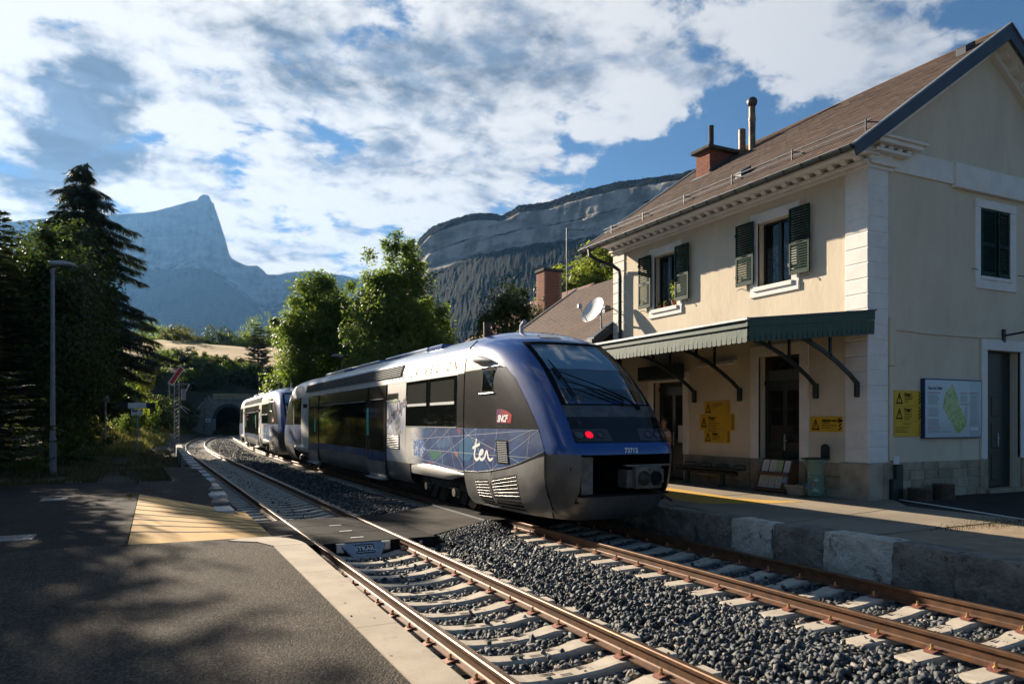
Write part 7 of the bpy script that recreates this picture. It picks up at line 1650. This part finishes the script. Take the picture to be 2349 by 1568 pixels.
for k in range(17):      # voussoirs
    a0, a1 = PI * k / 17 + .006, PI * (k + 1) / 17 - .006; c_ = lambda r_, a: (TUN_X - r_ * math.cos(a), spz + r_ * math.sin(a))
    s = MB(); s.prism([c_(hw, a0), c_(hw, a1), c_(hw + .5, a1), c_(hw + .5, a0)], 'y', yF - .07 - random.uniform(0, .03), yF + .1); s.build('voussoir', M_por2, t, fix=True)
for z0, z1, out_ in ((5.55, 5.75, .16),): s = MB(); s.bbox(x0 - .1, x1 + .1, yF - out_, yF + .5, z0, z1, .03); s.build('coping', M_por, t)
for j in range(11):      # dressed stones of the face
    zr = -.4 + j * .54; x = x0 + (.3 if j % 2 else 0)
    while x < x1 - .2:
        w_ = random.uniform(.5, 1.0); xb = min(x + w_, x1); zc_, xc_ = zr + .27, (x + xb) / 2
        if not (abs(xc_ - TUN_X) < hw + .55 + w_ * .4 and zc_ < spz) and math.hypot(xc_ - TUN_X, max(zc_ - spz, 0)) > hw + .9 and zr + .5 < zt:
            s = MB(); s.bbox(x + .02, xb - .02, yF - random.uniform(.02, .07), yF + .1, zr + .02, zr + .52, .02); s.build('stone', M_por, t)
        x = xb
for i in range(6): s = MB(); x = x0 + .4 + i * 1.3; s.bbox(x, x + .30, yF - .1, yF + .2, 5.75, 6.15, .03); s.build('parapet_post', M_por, t)
s = MB(); s.tube([(x0 + .4, yF + .05, 6.05), (x1 - .4, yF + .05, 6.05)], .05, 6); s.build('parapet_rail', M_por, t)
for sx_, xa in ((-1, x0), (1, x1)):
    s = MB(); s.add([(xa, yF + .3, -.6), (xa + sx_ * 2.6, yF - 3.2, -.6), (xa + sx_ * 2.8, yF - 3.3, 1.8), (xa, yF + .2, 5.3), (xa + sx_ * .3, yF + .7, -.6), (xa + sx_ * 3.0, yF - 2.8, -.6), (xa + sx_ * 3.2, yF - 2.9, 1.8), (xa + sx_ * .3, yF + .6, 5.3)], [(0, 1, 2, 3), (7, 6, 5, 4), (3, 2, 6, 7), (1, 5, 6, 2)]); s.build('wing_wall', M_por, t, fix=True)
t = thing('speed_sign', (9.1, yF - .4, 2.3), 'small white speed board reading 40 at the tunnel mouth', 'sign')
s = MB(); s.bbox(8.8, 9.55, yF - .42, yF - .38, 1.95, 2.55, .01); bd = s.build('board', M_white, t); tv, tf = text_mesh('40', .45, 0, 1, .01, 'CENTER'); s = MB(); s.add([(9.17 + u, yF - .43, 2.09 + v) for u, v in tv], tf); s.build('digits', M_ink, bd)
s = MB(); s.tube([(9.17, yF - .37, -.4), (9.17, yF - .37, 2.5)], .04, 6); s.build('post', M_post, t)

# ---- yellow warning boards
def hatch_bar(fn, u0, u1, v0, v1, par, mt=M_ink, n=9):
    s = MB(); h = (v1 - v0); 
    for i in range(n):
        a = v0 + h * (i + .15) / n; b = a + h * .5 / n; dv = (u1 - u0) * .9
        P_ = [(u0, a), (u1, min(a + dv, v1)), (u1, min(b + dv, v1)), (u0, b)]
        if P_[1][1] >= v1 - .001 and P_[2][1] >= v1 - .001: continue
        s.add([fn(*p) for p in P_], [(0, 1, 2, 3)])
    s.build('hazard_stripe', mt, par, kind='stuff')
def warn(fn, w_, h_, title, lines, par, faded=False, stripes=True):
    ink = M_inkr if faded else M_ink
    # triangle with exclamation mark
    c, th = .115 * min(1, w_), min(.135, h_ * .38); cx_, cy_ = .05 + .115, h_ * .5
    s = MB(); o = [(cx_ - .115, cy_ - th), (cx_ + .115, cy_ - th), (cx_, cy_ + th)]; gx, gy = cx_, cy_ - th * .33; i_ = [(gx + (a - gx) * .66, gy + (b - gy) * .66) for a, b in o]
    s.add([fn(*p) for p in o + i_], [(0, 1, 4, 3), (1, 2, 5, 4), (2, 0, 3, 5)]); s.add([fn(*p) for p in [(cx_ - .008, cy_ - th * .30), (cx_ + .008, cy_ - th * .30), (cx_ + .012, cy_ + th * .32), (cx_ - .012, cy_ + th * .32)]], [(0, 1, 2, 3)]); s.add([fn(*p) for p in [(cx_ - .009, cy_ - th * .58), (cx_ + .009, cy_ - th * .58), (cx_ + .009, cy_ - th * .42), (cx_ - .009, cy_ - th * .42)]], [(0, 1, 2, 3)]); s.build('warning_triangle', M_ink, par, kind='stuff')
    ts = h_ * .25; tv, tf = text_mesh(title, ts, 0, .80, .005); s = MB(); s.add([fn(.34 + u, h_ - .05 - ts * .75 + v) for u, v in tv], tf); s.build('title_lettering', ink, par)
    if lines:
        ls = h_ * .10
        for k, L_ in enumerate(lines):
            tv, tf = text_mesh(L_, ls, 0, .8, .0016); s = MB(); s.add([fn(.34 + u, h_ * .56 - k * ls * 1.55 + v) for u, v in tv], tf); s.build('small_lettering', ink, par)
    if stripes: hatch_bar(fn, w_ - .085, w_ - .012, .01, h_ - .01, par, ink, max(4, int(h_ / .075)))
def wall_sign_x(y1, y0, z0, z1, title, lines, label, faded=False, off=.0):
    t = thing('warning_sign', (FX - .02, (y0 + y1) / 2, z0), label, 'warning sign', 'yellow warning signs on the station walls')
    X = FX - .022 - off; s = MB(); s.bbox(X, FX + .01, y0, y1, z0, z1, .003); pl_ = s.build('plate', M_yp, t)
    warn(lambda u, v: (X - .003, y1 - u, z0 + v), y1 - y0, z1 - z0, title, lines, pl_, faded); return t
wall_sign_x(16.23, 15.22, 2.272, 2.62, 'ATTENTION', ['A LA TRAVERSEE DE', 'LA VOIE'], 'faded yellow sign reading ATTENTION in red, topmost of three by the bench', True)
wall_sign_x(16.40, 15.055, 1.825, 2.268, 'Danger !', ['Pour votre securite', 'assurez-vous avant de traverser', 'qu aucun train n arrive', 'dans les deux directions', 'Attendez et regardez'], 'widest yellow Danger sign, middle one of three by the bench')
wall_sign_x(16.23, 15.22, 1.48, 1.820, 'Danger !', ['Ne traversez pas les voies', 'Regardez dans les deux sens', 'avant de traverser'], 'yellow Danger sign at the bottom of three by the bench')
wall_sign_x(12.54, 11.645, 1.83, 2.18, 'Attention aux trains', ['Pour votre securite', 'eloignez-vous de la bordure du quai', 'jusqu a l arret du train'], 'yellow sign reading Attention aux trains above the litter bin')
def wall_sign_y(x0, x1, z0, z1, title, lines, label, faded=False):
    t = thing('warning_sign', ((x0 + x1) / 2, GY - .02, z0), label, 'warning sign', 'yellow warning signs on the station walls')
    s = MB(); s.bbox(x0, x1, GY - .022, GY + .01, z0, z1, .003); pl_ = s.build('plate', M_yp, t); fn = lambda u, v: (x0 + u, GY - .0255, z0 + v)
    if faded:
        tv, tf = text_mesh(title, .05, 0, .9, .001, 'CENTER'); s = MB(); s.add([fn(.42 + u, z1 - z0 - .08 + v) for u, v in tv], tf); s.build('title_lettering', M_inkr, pl_)
        for k, L_ in enumerate(lines): tv, tf = text_mesh(L_, .034, 0, .9, .0006); s = MB(); s.add([fn(.03 + u, z1 - z0 - .15 - k * .05 + v) for u, v in tv], tf); s.build('small_lettering', M_ink, pl_)
        hatch_bar(fn, .835, .90, .01, z1 - z0 - .01, pl_, M_inkr, 5)
    else: warn(fn, x1 - x0, z1 - z0, title, lines, pl_)
wall_sign_y(14.94, 15.85, 2.425, 2.765, 'Danger !', ['Ne traversez pas les voies', 'Regardez dans les deux', 'sens avant'], 'yellow Danger sign on the gable, upper of the stack beside the map')
wall_sign_y(14.94, 15.85, 2.082, 2.421, 'Danger !', ['Pour votre securite', 'assurez-vous qu aucun', 'train n arrive dans les', 'deux directions'], 'yellow Danger sign in the middle of the gable stack beside the map')
wall_sign_y(14.94, 15.85, 1.73, 2.078, 'ATTENTION', ['La traversee des voies est dangereuse', 'respectez la signalisation et ne', 'traversez jamais derriere un train'], 'faded yellow sign at the bottom of the gable stack beside the map', True)
# ---- framed map of the district
t = thing('map_board', (16.9, GY - .05, 1.68), 'framed blue and green district map headed Gare de Clelles', 'map board')
s = MB(); s.bbox(15.86, 17.96, GY - .10, GY + .01, 1.68, 3.05, .008); s.build('frame', M_blue_s, t)
s = MB(); s.box(15.885, 17.935, GY - .106, GY - .099, 1.705, 3.02); sh_ = s.build('sheet', mat('map_sheet', (.36, .48, .55), .25, coat=.5), t)
mz = GY - .1075
s = MB(); s.box(17.50, 17.932, mz, GY - .106, 1.708, 3.017); s.build('side_panel', mat('map_sheet_blue', (.25, .38, .46), .25, coat=.5), sh_)
out_ = [(16.84, 2.94), (16.92, 2.85), (17.0, 2.72), (17.05, 2.60), (17.10, 2.45), (17.20, 2.35), (17.28, 2.22), (17.40, 2.10), (17.38, 1.98), (17.25, 1.90), (17.15, 1.80), (17.02, 1.80), (16.92, 1.90), (16.86, 2.02), (16.72, 2.12), (16.62, 2.28), (16.50, 2.38), (16.54, 2.52), (16.56, 2.66), (16.66, 2.78), (16.76, 2.84)]
s = MB(); cxm, czm = 16.93, 2.33; s.add([(cxm, mz - .001, czm)] + [(x, mz - .001, z) for x, z in out_], [(0, 1 + i, 1 + (i + 1) % len(out_)) for i in range(len(out_))]); s.build('map_print', mat('map_green', (.16, .34, .07), .3, col2=(.34, .46, .16), nscale=7, namt=(.42, .58), dirt=((.10, .20, .08), 12., .55, .65), coat=.4), sh_)
tv, tf = text_mesh('Gare de Clelles', .105, 0, .76, .003); s = MB(); s.add([(15.98 + u, mz - .001, 2.80 + v) for u, v in tv], tf); s.build('title_lettering', M_blue_s, sh_)
M_pink = mat('map_heading_red', (.42, .03, .08), .4); M_greyt = mat('map_text_grey', (.20, .25, .27), .5)
for (a, b, z) in ((15.98, 16.42, 2.72), (17.15, 17.47, 2.72), (17.15, 17.47, 2.46), (17.53, 17.86, 2.73), (15.98, 16.42, 1.92)): s = MB(); s.box(a, b, mz - .0012, mz, z, z + .018); s.build('heading_bar', M_pink, sh_)
for (a, b, z0, z1) in ((15.98, 16.38, 2.44, 2.70), (15.98, 16.38, 2.18, 2.40), (15.98, 16.40, 1.96, 2.14), (15.98, 16.40, 1.80, 1.90), (17.15, 17.46, 2.50, 2.69), (17.30, 17.46, 2.12, 2.42), (17.53, 17.85, 1.98, 2.70), (16.46, 16.85, 1.80, 1.86)):
    s = MB(); z = z1 - .02
    while z > z0: s.box(a, b - random.uniform(0, .08), mz - .0012, mz, z, z + .008); z -= .022
    s.build('text_lines', M_greyt, sh_, kind='stuff')
s = MB(); s.box(17.54, 17.84, mz - .002, mz, 1.86, 1.93); s.build('white_strip', M_white, sh_)
# ---- bench
t = thing('bench', (13.7, 15.9, FZ), 'long dark perforated steel bench on two round feet under the signs', 'bench')
for i in range(4): s = MB(); a = 14.45 + i * .64; s.bbox(13.48, 13.92, a, a + .60, .80, .83, .01); s.build('seat', M_iron, t)
s = MB(); s.tube([(13.70, 14.55, .72), (13.70, 16.95, .72)], .055, 10); s.tube([(13.48, 14.45, .815), (13.48, 17.0, .815)], .022, 6); s.build('rail', M_iron, t, kind='stuff')
for y in (15.1, 16.5): s = MB(); s.lathe([(.12, 0), (.12, .02), (.085, .03), (.08, .36)], (13.70, y, FZ), 14); s.build('leg', M_candk, t)
for i in range(4): s = MB(); a = 14.45 + i * .64; s.tube([(13.5, a, .82), (13.5, a, .92), (13.7, a, .95), (13.9, a, .92), (13.9, a, .82)], .013, 5); s.build('armrest', M_iron, t)
# ---- leaflet rack and leaflets
t = thing('leaflet_rack', (13.9, 13.35, FZ), 'brown wooden two-tier leaflet rack leaning before the station door', 'rack')
s = MB(); s.prism([(13.62, FZ), (14.06, FZ), (14.06, 1.16), (13.92, 1.16)], 'y', 12.86, 12.90); s.build('side_panel', M_wood, t); s = MB(); s.prism([(13.62, FZ), (14.06, FZ), (14.06, 1.16), (13.92, 1.16)], 'y', 13.82, 13.86); s.build('side_panel', M_wood, t)
bk = lambda z: 13.66 + (z - FZ) * .32
s = MB(); s.add([(bk(FZ + .03), 12.90, FZ + .03), (bk(FZ + .03), 13.82, FZ + .03), (bk(1.15), 13.82, 1.15), (bk(1.15), 12.90, 1.15)], [(3, 2, 1, 0)]); s.build('back_panel', M_wood, t)
for z in (FZ + .06, .79): s = MB(); s.bbox(bk(z) - .10, bk(z) + .05, 12.88, 13.84, z - .03, z + .045, .006); s.build('ledge', M_wood, t)
lf = [(13.60, 13.80, .84, 1.12, M_paper, 'white leaflet in the top row of the rack, nearest the train'), (13.36, 13.56, .84, 1.12, M_paper, 'white leaflet in the top row, left of the green one'), (13.16, 13.345, .84, 1.12, M_paperg, 'green leaflet in the top row of the rack'), (12.93, 13.10, .84, 1.12, M_paper, 'white leaflet in the top row, nearest the litter bin'),
      (13.50, 13.80, .46, .75, M_papero, 'ochre map leaflet in the bottom row, nearest the train'), (13.28, 13.48, .46, .75, M_papero, 'ochre map leaflet in the middle of the bottom row'), (13.08, 13.26, .46, .75, M_papero, 'ochre map leaflet in the bottom row beside the small blue one'), (12.93, 13.06, .60, .75, M_paperb, 'small blue leaflet at the end of the bottom row')]
for y0, y1, z0, z1, mt_, lab in lf:
    s = MB(); d = lambda z: bk(z) - .018
    s.add([(d(z0), y0, z0), (d(z0), y1, z0), (d(z1), y1, z1), (d(z1), y0, z1), (d(z0) + .008, y0, z0), (d(z0) + .008, y1, z0), (d(z1) + .008, y1, z1), (d(z1) + .008, y0, z1)], [(3, 2, 1, 0), (4, 5, 6, 7), (0, 1, 5, 4), (1, 2, 6, 5), (2, 3, 7, 6), (3, 0, 4, 7)])
    o_ = s.build('leaflet', mt_, None, loc=((d(z0)), (y0 + y1) / 2, z0)); tag(o_, lab, 'leaflet', 'leaflets in the wooden rack')
    s = MB(); z = z1 - .05
    while z > z0 + .03: s.add([(d(z) - .001, y0 + .02, z), (d(z) - .001, y1 - .02 - random.uniform(0, .05), z), (d(z + .006) - .001, y1 - .02 - random.uniform(0, .05), z + .006), (d(z + .006) - .001, y0 + .02, z + .006)], [(3, 2, 1, 0)]); z -= .02
    s.build('print', M_greyt, o_, kind='stuff')
# ---- planter, litter bin with see-through sack, log stumps
t = thing('planter', (13.8, 12.6, FZ), 'low empty stone trough between the leaflet rack and the bin', 'planter')
s = MB(); c = (13.82, 12.62); v = []
for (hx, hy, z) in ((.14, .22, FZ), (.17, .27, .52), (.19, .29, .53), (.19, .29, .58), (.15, .25, .58), (.13, .22, .48)): v += [(c[0] - hx, c[1] - hy, z), (c[0] + hx, c[1] - hy, z), (c[0] + hx, c[1] + hy, z), (c[0] - hx, c[1] + hy, z)]
s.add(v, [(i * 4 + k, i * 4 + (k + 1) % 4, i * 4 + 4 + (k + 1) % 4, i * 4 + 4 + k) for i in range(5) for k in range(4)] + [(20, 21, 22, 23), (3, 2, 1, 0)]); s.build('trough', M_stone2, t)
M_sack = bpy.data.materials.new('sack_film'); M_sack.use_nodes = True; _t = NT(M_sack.node_tree); _t.n.clear()
_tr = _t.node('ShaderNodeBsdfTransparent'); _tr.inputs[0].default_value = (.72, .90, .84, 1); _pb = _t.node('ShaderNodeBsdfPrincipled'); _pb.inputs['Base Color'].default_value = (.30, .46, .42, 1); _pb.inputs['Roughness'].default_value = .25
_mx = _t.node('ShaderNodeMixShader'); _mx.inputs[0].default_value = .24; _t.l.new(_tr.outputs[0], _mx.inputs[1]); _t.l.new(_pb.outputs[0], _mx.inputs[2]); _t.l.new(_mx.outputs[0], _t.node('ShaderNodeOutputMaterial').inputs[0])
bx, by = 13.62, 11.98
t = thing('litter_bin', (bx, by, FZ), 'hoop litter bin with a clear greenish sack and black back plate', 'litter bin')
s = MB(); s.box(bx - .02, bx + .02, by + .24, by + .28, FZ, 1.24); s.bbox(bx - .12, bx + .12, by + .14, by + .36, FZ, FZ + .015, .004); s.build('post', M_candk, t, kind='stuff')
s = MB(); s.lathe([(.30, 0), (.31, .0), (.31, .03), (.27, .035), (.27, .0)], (bx, by, 1.21), 22); s.build('hoop', M_candk, t)
s = MB(); s.prism([(by - .13, 1.24), (by + .10, 1.24), (by + .10, 1.47), (by + .06, 1.535), (by - .015, 1.56), (by - .09, 1.535), (by - .13, 1.47)], 'x', bx + .28, bx + .31); s.build('back_plate', M_candk, t)
s = MB(); n = 20; prof = [(.265, 1.22), (.27, 1.17), (.20, 1.0), (.17, .80), (.19, .62), (.21, .50), (.19, .40), (.12, .37)]; vs = []
for j, (r_, z) in enumerate(prof): vs += [(bx + math.cos(a) * r_ * (1 + .06 * math.sin(a * 7 + j)), by + math.sin(a) * r_ * (1 + .06 * math.sin(a * 5 + j * 2)), z) for a in np.linspace(0, 2 * PI, n + 1)[:-1]]
s.add(vs, [(i * n + k, i * n + (k + 1) % n, (i + 1) * n + (k + 1) % n, (i + 1) * n + k) for i in range(len(prof) - 1) for k in range(n)] + [tuple(range((len(prof) - 1) * n, len(prof) * n))]); s.build('sack', M_sack, t, smooth='all')
for k, (mt_, lab) in enumerate([(M_paper, 'crumpled white paper'), (mat('rubbish_blue', (.04, .12, .36), .5), 'blue wrapper'), (mat('rubbish_pink', (.5, .18, .14), .5), 'pinkish wrapper'), (M_paper, 'white cup'), (M_paperb, 'pale blue carton')]):
    sv, sf = SHAPES[k]; a = k * 1.9; o_ = mesh_np('rubbish', sv * (.085 + .015 * (k % 2)), sf, mt_, None, (bx - .07 + .07 * math.cos(a), by + .10 * math.sin(a), .50 + .085 * k)); tag(o_, '%s inside the clear sack' % {0: 'lowest crumpled white paper', 3: 'crushed white cup near the top'}.get(k, lab), 'rubbish', 'rubbish in the clear sack')
M_log = mat('log_bark', (.10, .065, .04), .95, col2=(.05, .035, .025), nscale=8, bump=.8, bscale=18, bdist=.03); M_loge = mat('log_end', (.18, .12, .07), .9, col2=(.12, .08, .05), nscale=20)
for x, y, r_, h_, lab in ((15.30, 10.62, .24, .27, 'wider log stump on the asphalt below the yellow gable signs'), (16.17, 10.66, .22, .33, 'taller log stump on the asphalt below the map board')):
    t = thing('log_stump', (x, y, FZ - .016), lab, 'log', 'log stumps by the gable wall'); s = MB(); n = 16; vs = []
    for z, k in ((0, 1.03), (h_ * .5, .97), (h_ - .02, 1.0), (h_, .95)): vs += [(x + r_ * k * (1 + .06 * math.sin(3 * a + x)) * math.cos(a), y + r_ * k * (1 + .06 * math.sin(3 * a + x)) * math.sin(a), FZ - .016 + z) for a in np.linspace(0, 2 * PI, n + 1)[:-1]]
    s.add(vs, [(i * n + k, i * n + (k + 1) % n, (i + 1) * n + (k + 1) % n, (i + 1) * n + k) for i in range(3) for k in range(n)]); b_ = s.build('bark', M_log, t)
    s = MB(); s.add([(v[0], v[1], v[2] + .001) for v in vs[-n:]], [tuple(range(n))]); s.build('cut_face', M_loge, t)
# ---- satellite dish at the far corner of the station
dc = Vector((13.42, 21.0, 5.80)); dn_ = Vector((-.86, -.15, .48)).normalized(); du = dn_.cross(Vector((0, 0, 1))).normalized(); dv = du.cross(dn_)
t = thing('satellite_dish', (FX, 20.85, 5.6), 'white satellite dish fixed at the far corner of the station', 'satellite dish')
s = MB(); n = 28; vs = [dc - dn_ * .10]
for rr in (.15, .3, .42, .47): vs += [dc + (du * math.cos(a) + dv * math.sin(a) * 1.05) * rr - dn_ * (.10 - .10 * (rr / .47) ** 2) for a in np.linspace(0, 2 * PI, n + 1)[:-1]]
s.add(vs, [(0, 1 + k, 1 + (k + 1) % n) for k in range(n)] + [(1 + i * n + k, 1 + i * n + (k + 1) % n, 1 + (i + 1) * n + (k + 1) % n, 1 + (i + 1) * n + k) for i in range(3) for k in range(n)]); s.build('dish', M_white, t, smooth='all', fix=True)
f0 = dc - dv * .46; f1 = dc + dn_ * .52 - dv * .22
s = MB(); s.tube([f0, f1], .018, 6); s.build('feed_arm', M_galv, t); s = MB(); s.bbox(f1.x - .07, f1.x + .07, f1.y - .07, f1.y + .07, f1.z - .07, f1.z + .08, .02); s.build('receiver', M_head, t)
s = MB(); s.tube([dc - dn_ * .1, dc - dn_ * .3, (13.75, 20.95, 5.7)], .035, 8); s.tube([(13.75, 20.95, 4.95), (13.75, 20.95, 5.95)], .035, 8); s.build('mount', M_galv, t, kind='stuff')
for z in (5.1, 5.85): s = MB(); s.tube([(13.75, 20.95, z), (FX - .03, 20.72, z)], .02, 6); s.build('wall_bracket', M_galv, t)
# ---- wall lamp on the gable, reaching towards the viewer
t = thing('wall_lamp', (18.98, GY, 4.18), 'dark arm of a wall lamp above the gable door', 'lamp')
s = MB(); s.bbox(18.93, 19.03, GY - .06, GY, 4.02, 4.34, .01); s.build('wall_plate', M_iron, t)
s = MB(); s.tube([(18.98, GY - .05, 4.18), (19.02, GY - .45, 4.22), (19.12, GY - .95, 4.36)], [.025, .025, .04], 8); s.build('arm', M_iron, t)
s = MB(); s.tube([(19.10, GY - .85, 4.33), (19.20, GY - 1.3, 4.45), (19.24, GY - 1.6, 4.47)], [.05, .11, .06], 10); s.build('lamp_head', M_iron, t, smooth=True)
# ---- aerial beside the brick chimney
mx_, my_ = 21.9, 37.0
t = thing('tv_aerial', (mx_, my_, 9.0), 'thin television aerial on a mast above the annex roof', 'aerial')
s = MB(); s.tube([(mx_, my_, 8.0), (mx_, my_, 13.25)], .03, 6); s.build('mast', M_iron, t)
for z, L in ((13.15, 1.0), (11.9, .7)):
    s = MB(); s.tube([(mx_, my_, z), (mx_ + L * .9, my_ - L * .45, z)], .018, 5); b_ = s.build('boom', M_iron, t)
    for k in range(6): s = MB(); c = Vector((mx_ + L * .9 * k / 5, my_ - L * .45 * k / 5, z)); s.tube([c + Vector((-.12, -.24, 0)), c + Vector((.12, .24, 0))], .010, 4); s.build('element', M_iron, b_)
# ---- flower pots on the sill of the far window
M_terra = mat('terracotta', (.36, .12, .06), .85, col2=(.26, .09, .05), nscale=9)
for (y, r_, h_, kind, lab) in ((17.60, .085, .17, 'tall', 'terracotta pot with a tall yellow-leaved plant on the far window sill'), (18.30, .055, .10, 'low', 'small terracotta pot with a spiky plant at the far end of the sill'), (18.02, .05, .09, 'none', 'small brown pot with a dry plant in the middle of the sill')):
    t = thing('flower_pot', (FX + .02, y, 5.50), lab, 'flower pot', 'pots on the far window sill')
    s = MB(); s.lathe([(r_ * .7, 0), (r_, h_ * .82), (r_ * 1.12, h_ * .82), (r_ * 1.12, h_), (r_ * .9, h_), (r_ * .85, h_ * .9)], (FX + .02, y, 5.502), 14); s.build('pot', M_terra, t, smooth=True)
    k = {'tall': 170, 'low': 40, 'none': 34}[kind]; P = np.stack([RNG.normal(0, .055 if kind == 'tall' else .03, k), RNG.normal(0, .075 if kind == 'tall' else .035, k), h_ + np.abs(RNG.uniform(0, .62 if kind == 'tall' else .12, k))], 1)
    V_, F_ = kites(P, RNG.normal(size=(k, 3)) + np.array([-.5, 0, .4]), RNG.uniform(.05, .10, k) * (1 if kind == 'tall' else .7), .6); mesh_np('leaves', V_, F_, {'tall': M_lfy, 'low': M_lfA, 'none': M_lfD}[kind] if kind != 'tall' else M_lfC, t) if False else mesh_np('leaves', V_, F_, M_lfC if kind == 'tall' else M_lfA if kind == 'low' else M_lfD, t)
    if kind == 'tall':
        s = MB()
        for q in range(4): s.tube([(FX + .02, y, 5.66), (FX + .02 + random.uniform(-.05, .05), y + random.uniform(-.06, .06), 5.95), (FX + .02 + random.uniform(-.06, .06), y + random.uniform(-.09, .09), 6.28)], .006, 4)
        s.build('stems', M_bark, t, kind='stuff')
# ---- forked twigs lit on the gravel edge: fallen leaves on the near coping
lv = []
for i in range(14): lv.append((random.uniform(.9, 1.75), random.uniform(2.5, 9.5), PZ + .016))
P = np.array(lv); V_, F_ = kites(P, np.tile([0, 0, 1.], (14, 1)) + RNG.normal(size=(14, 3)) * .25, RNG.uniform(.015, .035, 14), .7); mesh_np('fallen_leaves', V_, F_, M_bark, kind='stuff')
# ------------------------------------------------------------------ person by the second door, mostly hidden behind the train
M_skin = mat('skin', (.42, .24, .17), .6, col2=(.36, .20, .14), nscale=20); M_shirt = mat('pale_shirt', (.52, .42, .40), .85, col2=(.46, .37, .35), nscale=12); M_trou = mat('dark_trousers', (.02, .022, .03), .85); M_hair = mat('dark_hair', (.015, .010, .008), .7); M_shoe = mat('black_shoes', (.015, .014, .014), .5)
def skin_mesh(name, verts, edges, radii, mt, parent, root=0, sub=2):
    me = bpy.data.meshes.new(name); me.from_pydata(verts, edges, []); me.materials.append(mt); o = bpy.data.objects.new(name, me); link(o, parent)
    o.modifiers.new('skin', 'SKIN'); o.modifiers['skin'].use_smooth_shade = True
    if not me.skin_vertices: me.attributes.new('skin', 'FLOAT', 'POINT')
    for i, r_ in enumerate(radii): me.skin_vertices[0].data[i].radius = r_ if isinstance(r_, tuple) else (r_, r_)
    me.skin_vertices[0].data[root].use_root = True
    s_ = o.modifiers.new('smooth', 'SUBSURF'); s_.levels = sub; s_.render_levels = sub; return o
pz = FZ
pr_ = thing('person', (13.72, 17.55, pz), 'person in a pale shirt by the dark door, almost hidden behind the train nose', 'person')
# local axes: the figure faces -x (the track); y is its sideways axis
J = [(0, 0, .96), (0, 0, 1.12), (.01, 0, 1.30), (.01, 0, 1.46), (0, 0, 1.54), (-.015, 0, 1.62), (-.02, 0, 1.72), (-.01, 0, 1.79)]
R_ = [(.15, .11), (.135, .10), (.16, .11), (.13, .09), .058, .066, (.085, .075), .055]
E_ = [(i, i + 1) for i in range(7)]
for sg in (-1, 1):
    b = len(J); J += [(.01, sg * .17, 1.44), (.03, sg * .235, 1.16), (-.03, sg * .245, .92), (-.05, sg * .24, .86)]; R_ += [.062, .044, .032, (.040, .020)]; E_ += [(3, b), (b, b + 1), (b + 1, b + 2), (b + 2, b + 3)]
    for k, (dx, L) in enumerate(((-.030, .075), (-.010, .085), (.010, .080), (.028, .062))):
        f = len(J); J += [(-.05 + dx, sg * .238, .82), (-.055 + dx, sg * .232, .82 - L * .55), (-.062 + dx, sg * .222, .82 - L)]; R_ += [.0095, .0085, .0075]; E_ += [(b + 3, f), (f, f + 1), (f + 1, f + 2)]
    f = len(J); J += [(-.09, sg * .225, .845), (-.105, sg * .215, .80)]; R_ += [.011, .009]; E_ += [(b + 3, f), (f, f + 1)]
    l = len(J); J += [(0, sg * .09, .90), (-.01, sg * .10, .50), (.02, sg * .10, .09), (-.10, sg * .11, .04)]; R_ += [.085, .058, .040, .035]; E_ += [(0, l), (l, l + 1), (l + 1, l + 2), (l + 2, l + 3)]
body_ = skin_mesh('body', J, E_, R_, M_skin, pr_)
Js = [(0, 0, .98), (0, 0, 1.12), (.01, 0, 1.30), (.01, 0, 1.45)]; Rs = [(.165, .125), (.155, .118), (.178, .126), (.145, .105)]; Es = [(0, 1), (1, 2), (2, 3)]
for sg in (-1, 1): b = len(Js); Js += [(.01, sg * .175, 1.44), (.025, sg * .222, 1.23)]; Rs += [.076, .062]; Es += [(3, b), (b, b + 1)]
skin_mesh('shirt', Js, Es, Rs, M_shirt, pr_)
Jt = [(0, 0, .97)]; Rt = [(.162, .122)]; Et = []
for sg in (-1, 1): l = len(Jt); Jt += [(0, sg * .09, .88), (-.01, sg * .10, .50), (.02, sg * .10, .10)]; Rt += [.098, .074, .062]; Et += [(0, l), (l, l + 1), (l + 1, l + 2)]
skin_mesh('trousers', Jt, Et, Rt, M_trou, pr_)
skin_mesh('hair', [(.01, 0, 1.735), (.02, 0, 1.80), (.045, 0, 1.70)], [(0, 1), (0, 2)], [(.092, .084), (.06, .06), (.06, .06)], M_hair, pr_)
for sg in (-1, 1):
    s = MB(); s.bbox(-.17, .07, sg * .105 - .045, sg * .105 + .045, 0, .075, .025); s.build('shoe', M_shoe, pr_, local=True)
    s = MB(); s.disc((-.098, sg * .032, 1.70), (0, 1, 0), (0, 0, 1), .011, 8); s.build('eye', M_hair, pr_, local=True)
    s = MB(); s.lathe([(.008, -.03), (.018, -.01), (.018, .015), (.008, .03)], (-.005, sg * .079, 1.69), 8); s.build('ear', M_skin, pr_, local=True)
s = MB(); s.add([(-.095, -.012, 1.66), (-.095, .012, 1.66), (-.122, 0, 1.662), (-.092, 0, 1.71)], [(0, 1, 2), (0, 2, 3), (2, 1, 3)]); s.build('nose', M_skin, pr_, local=True)
s = MB(); s.add([(-.094, -.022, 1.636), (-.094, .022, 1.636), (-.094, .016, 1.628), (-.094, -.016, 1.628)], [(0, 1, 2, 3)]); s.build('mouth', mat('lips', (.30, .10, .09), .6), pr_, local=True)
add_haze()
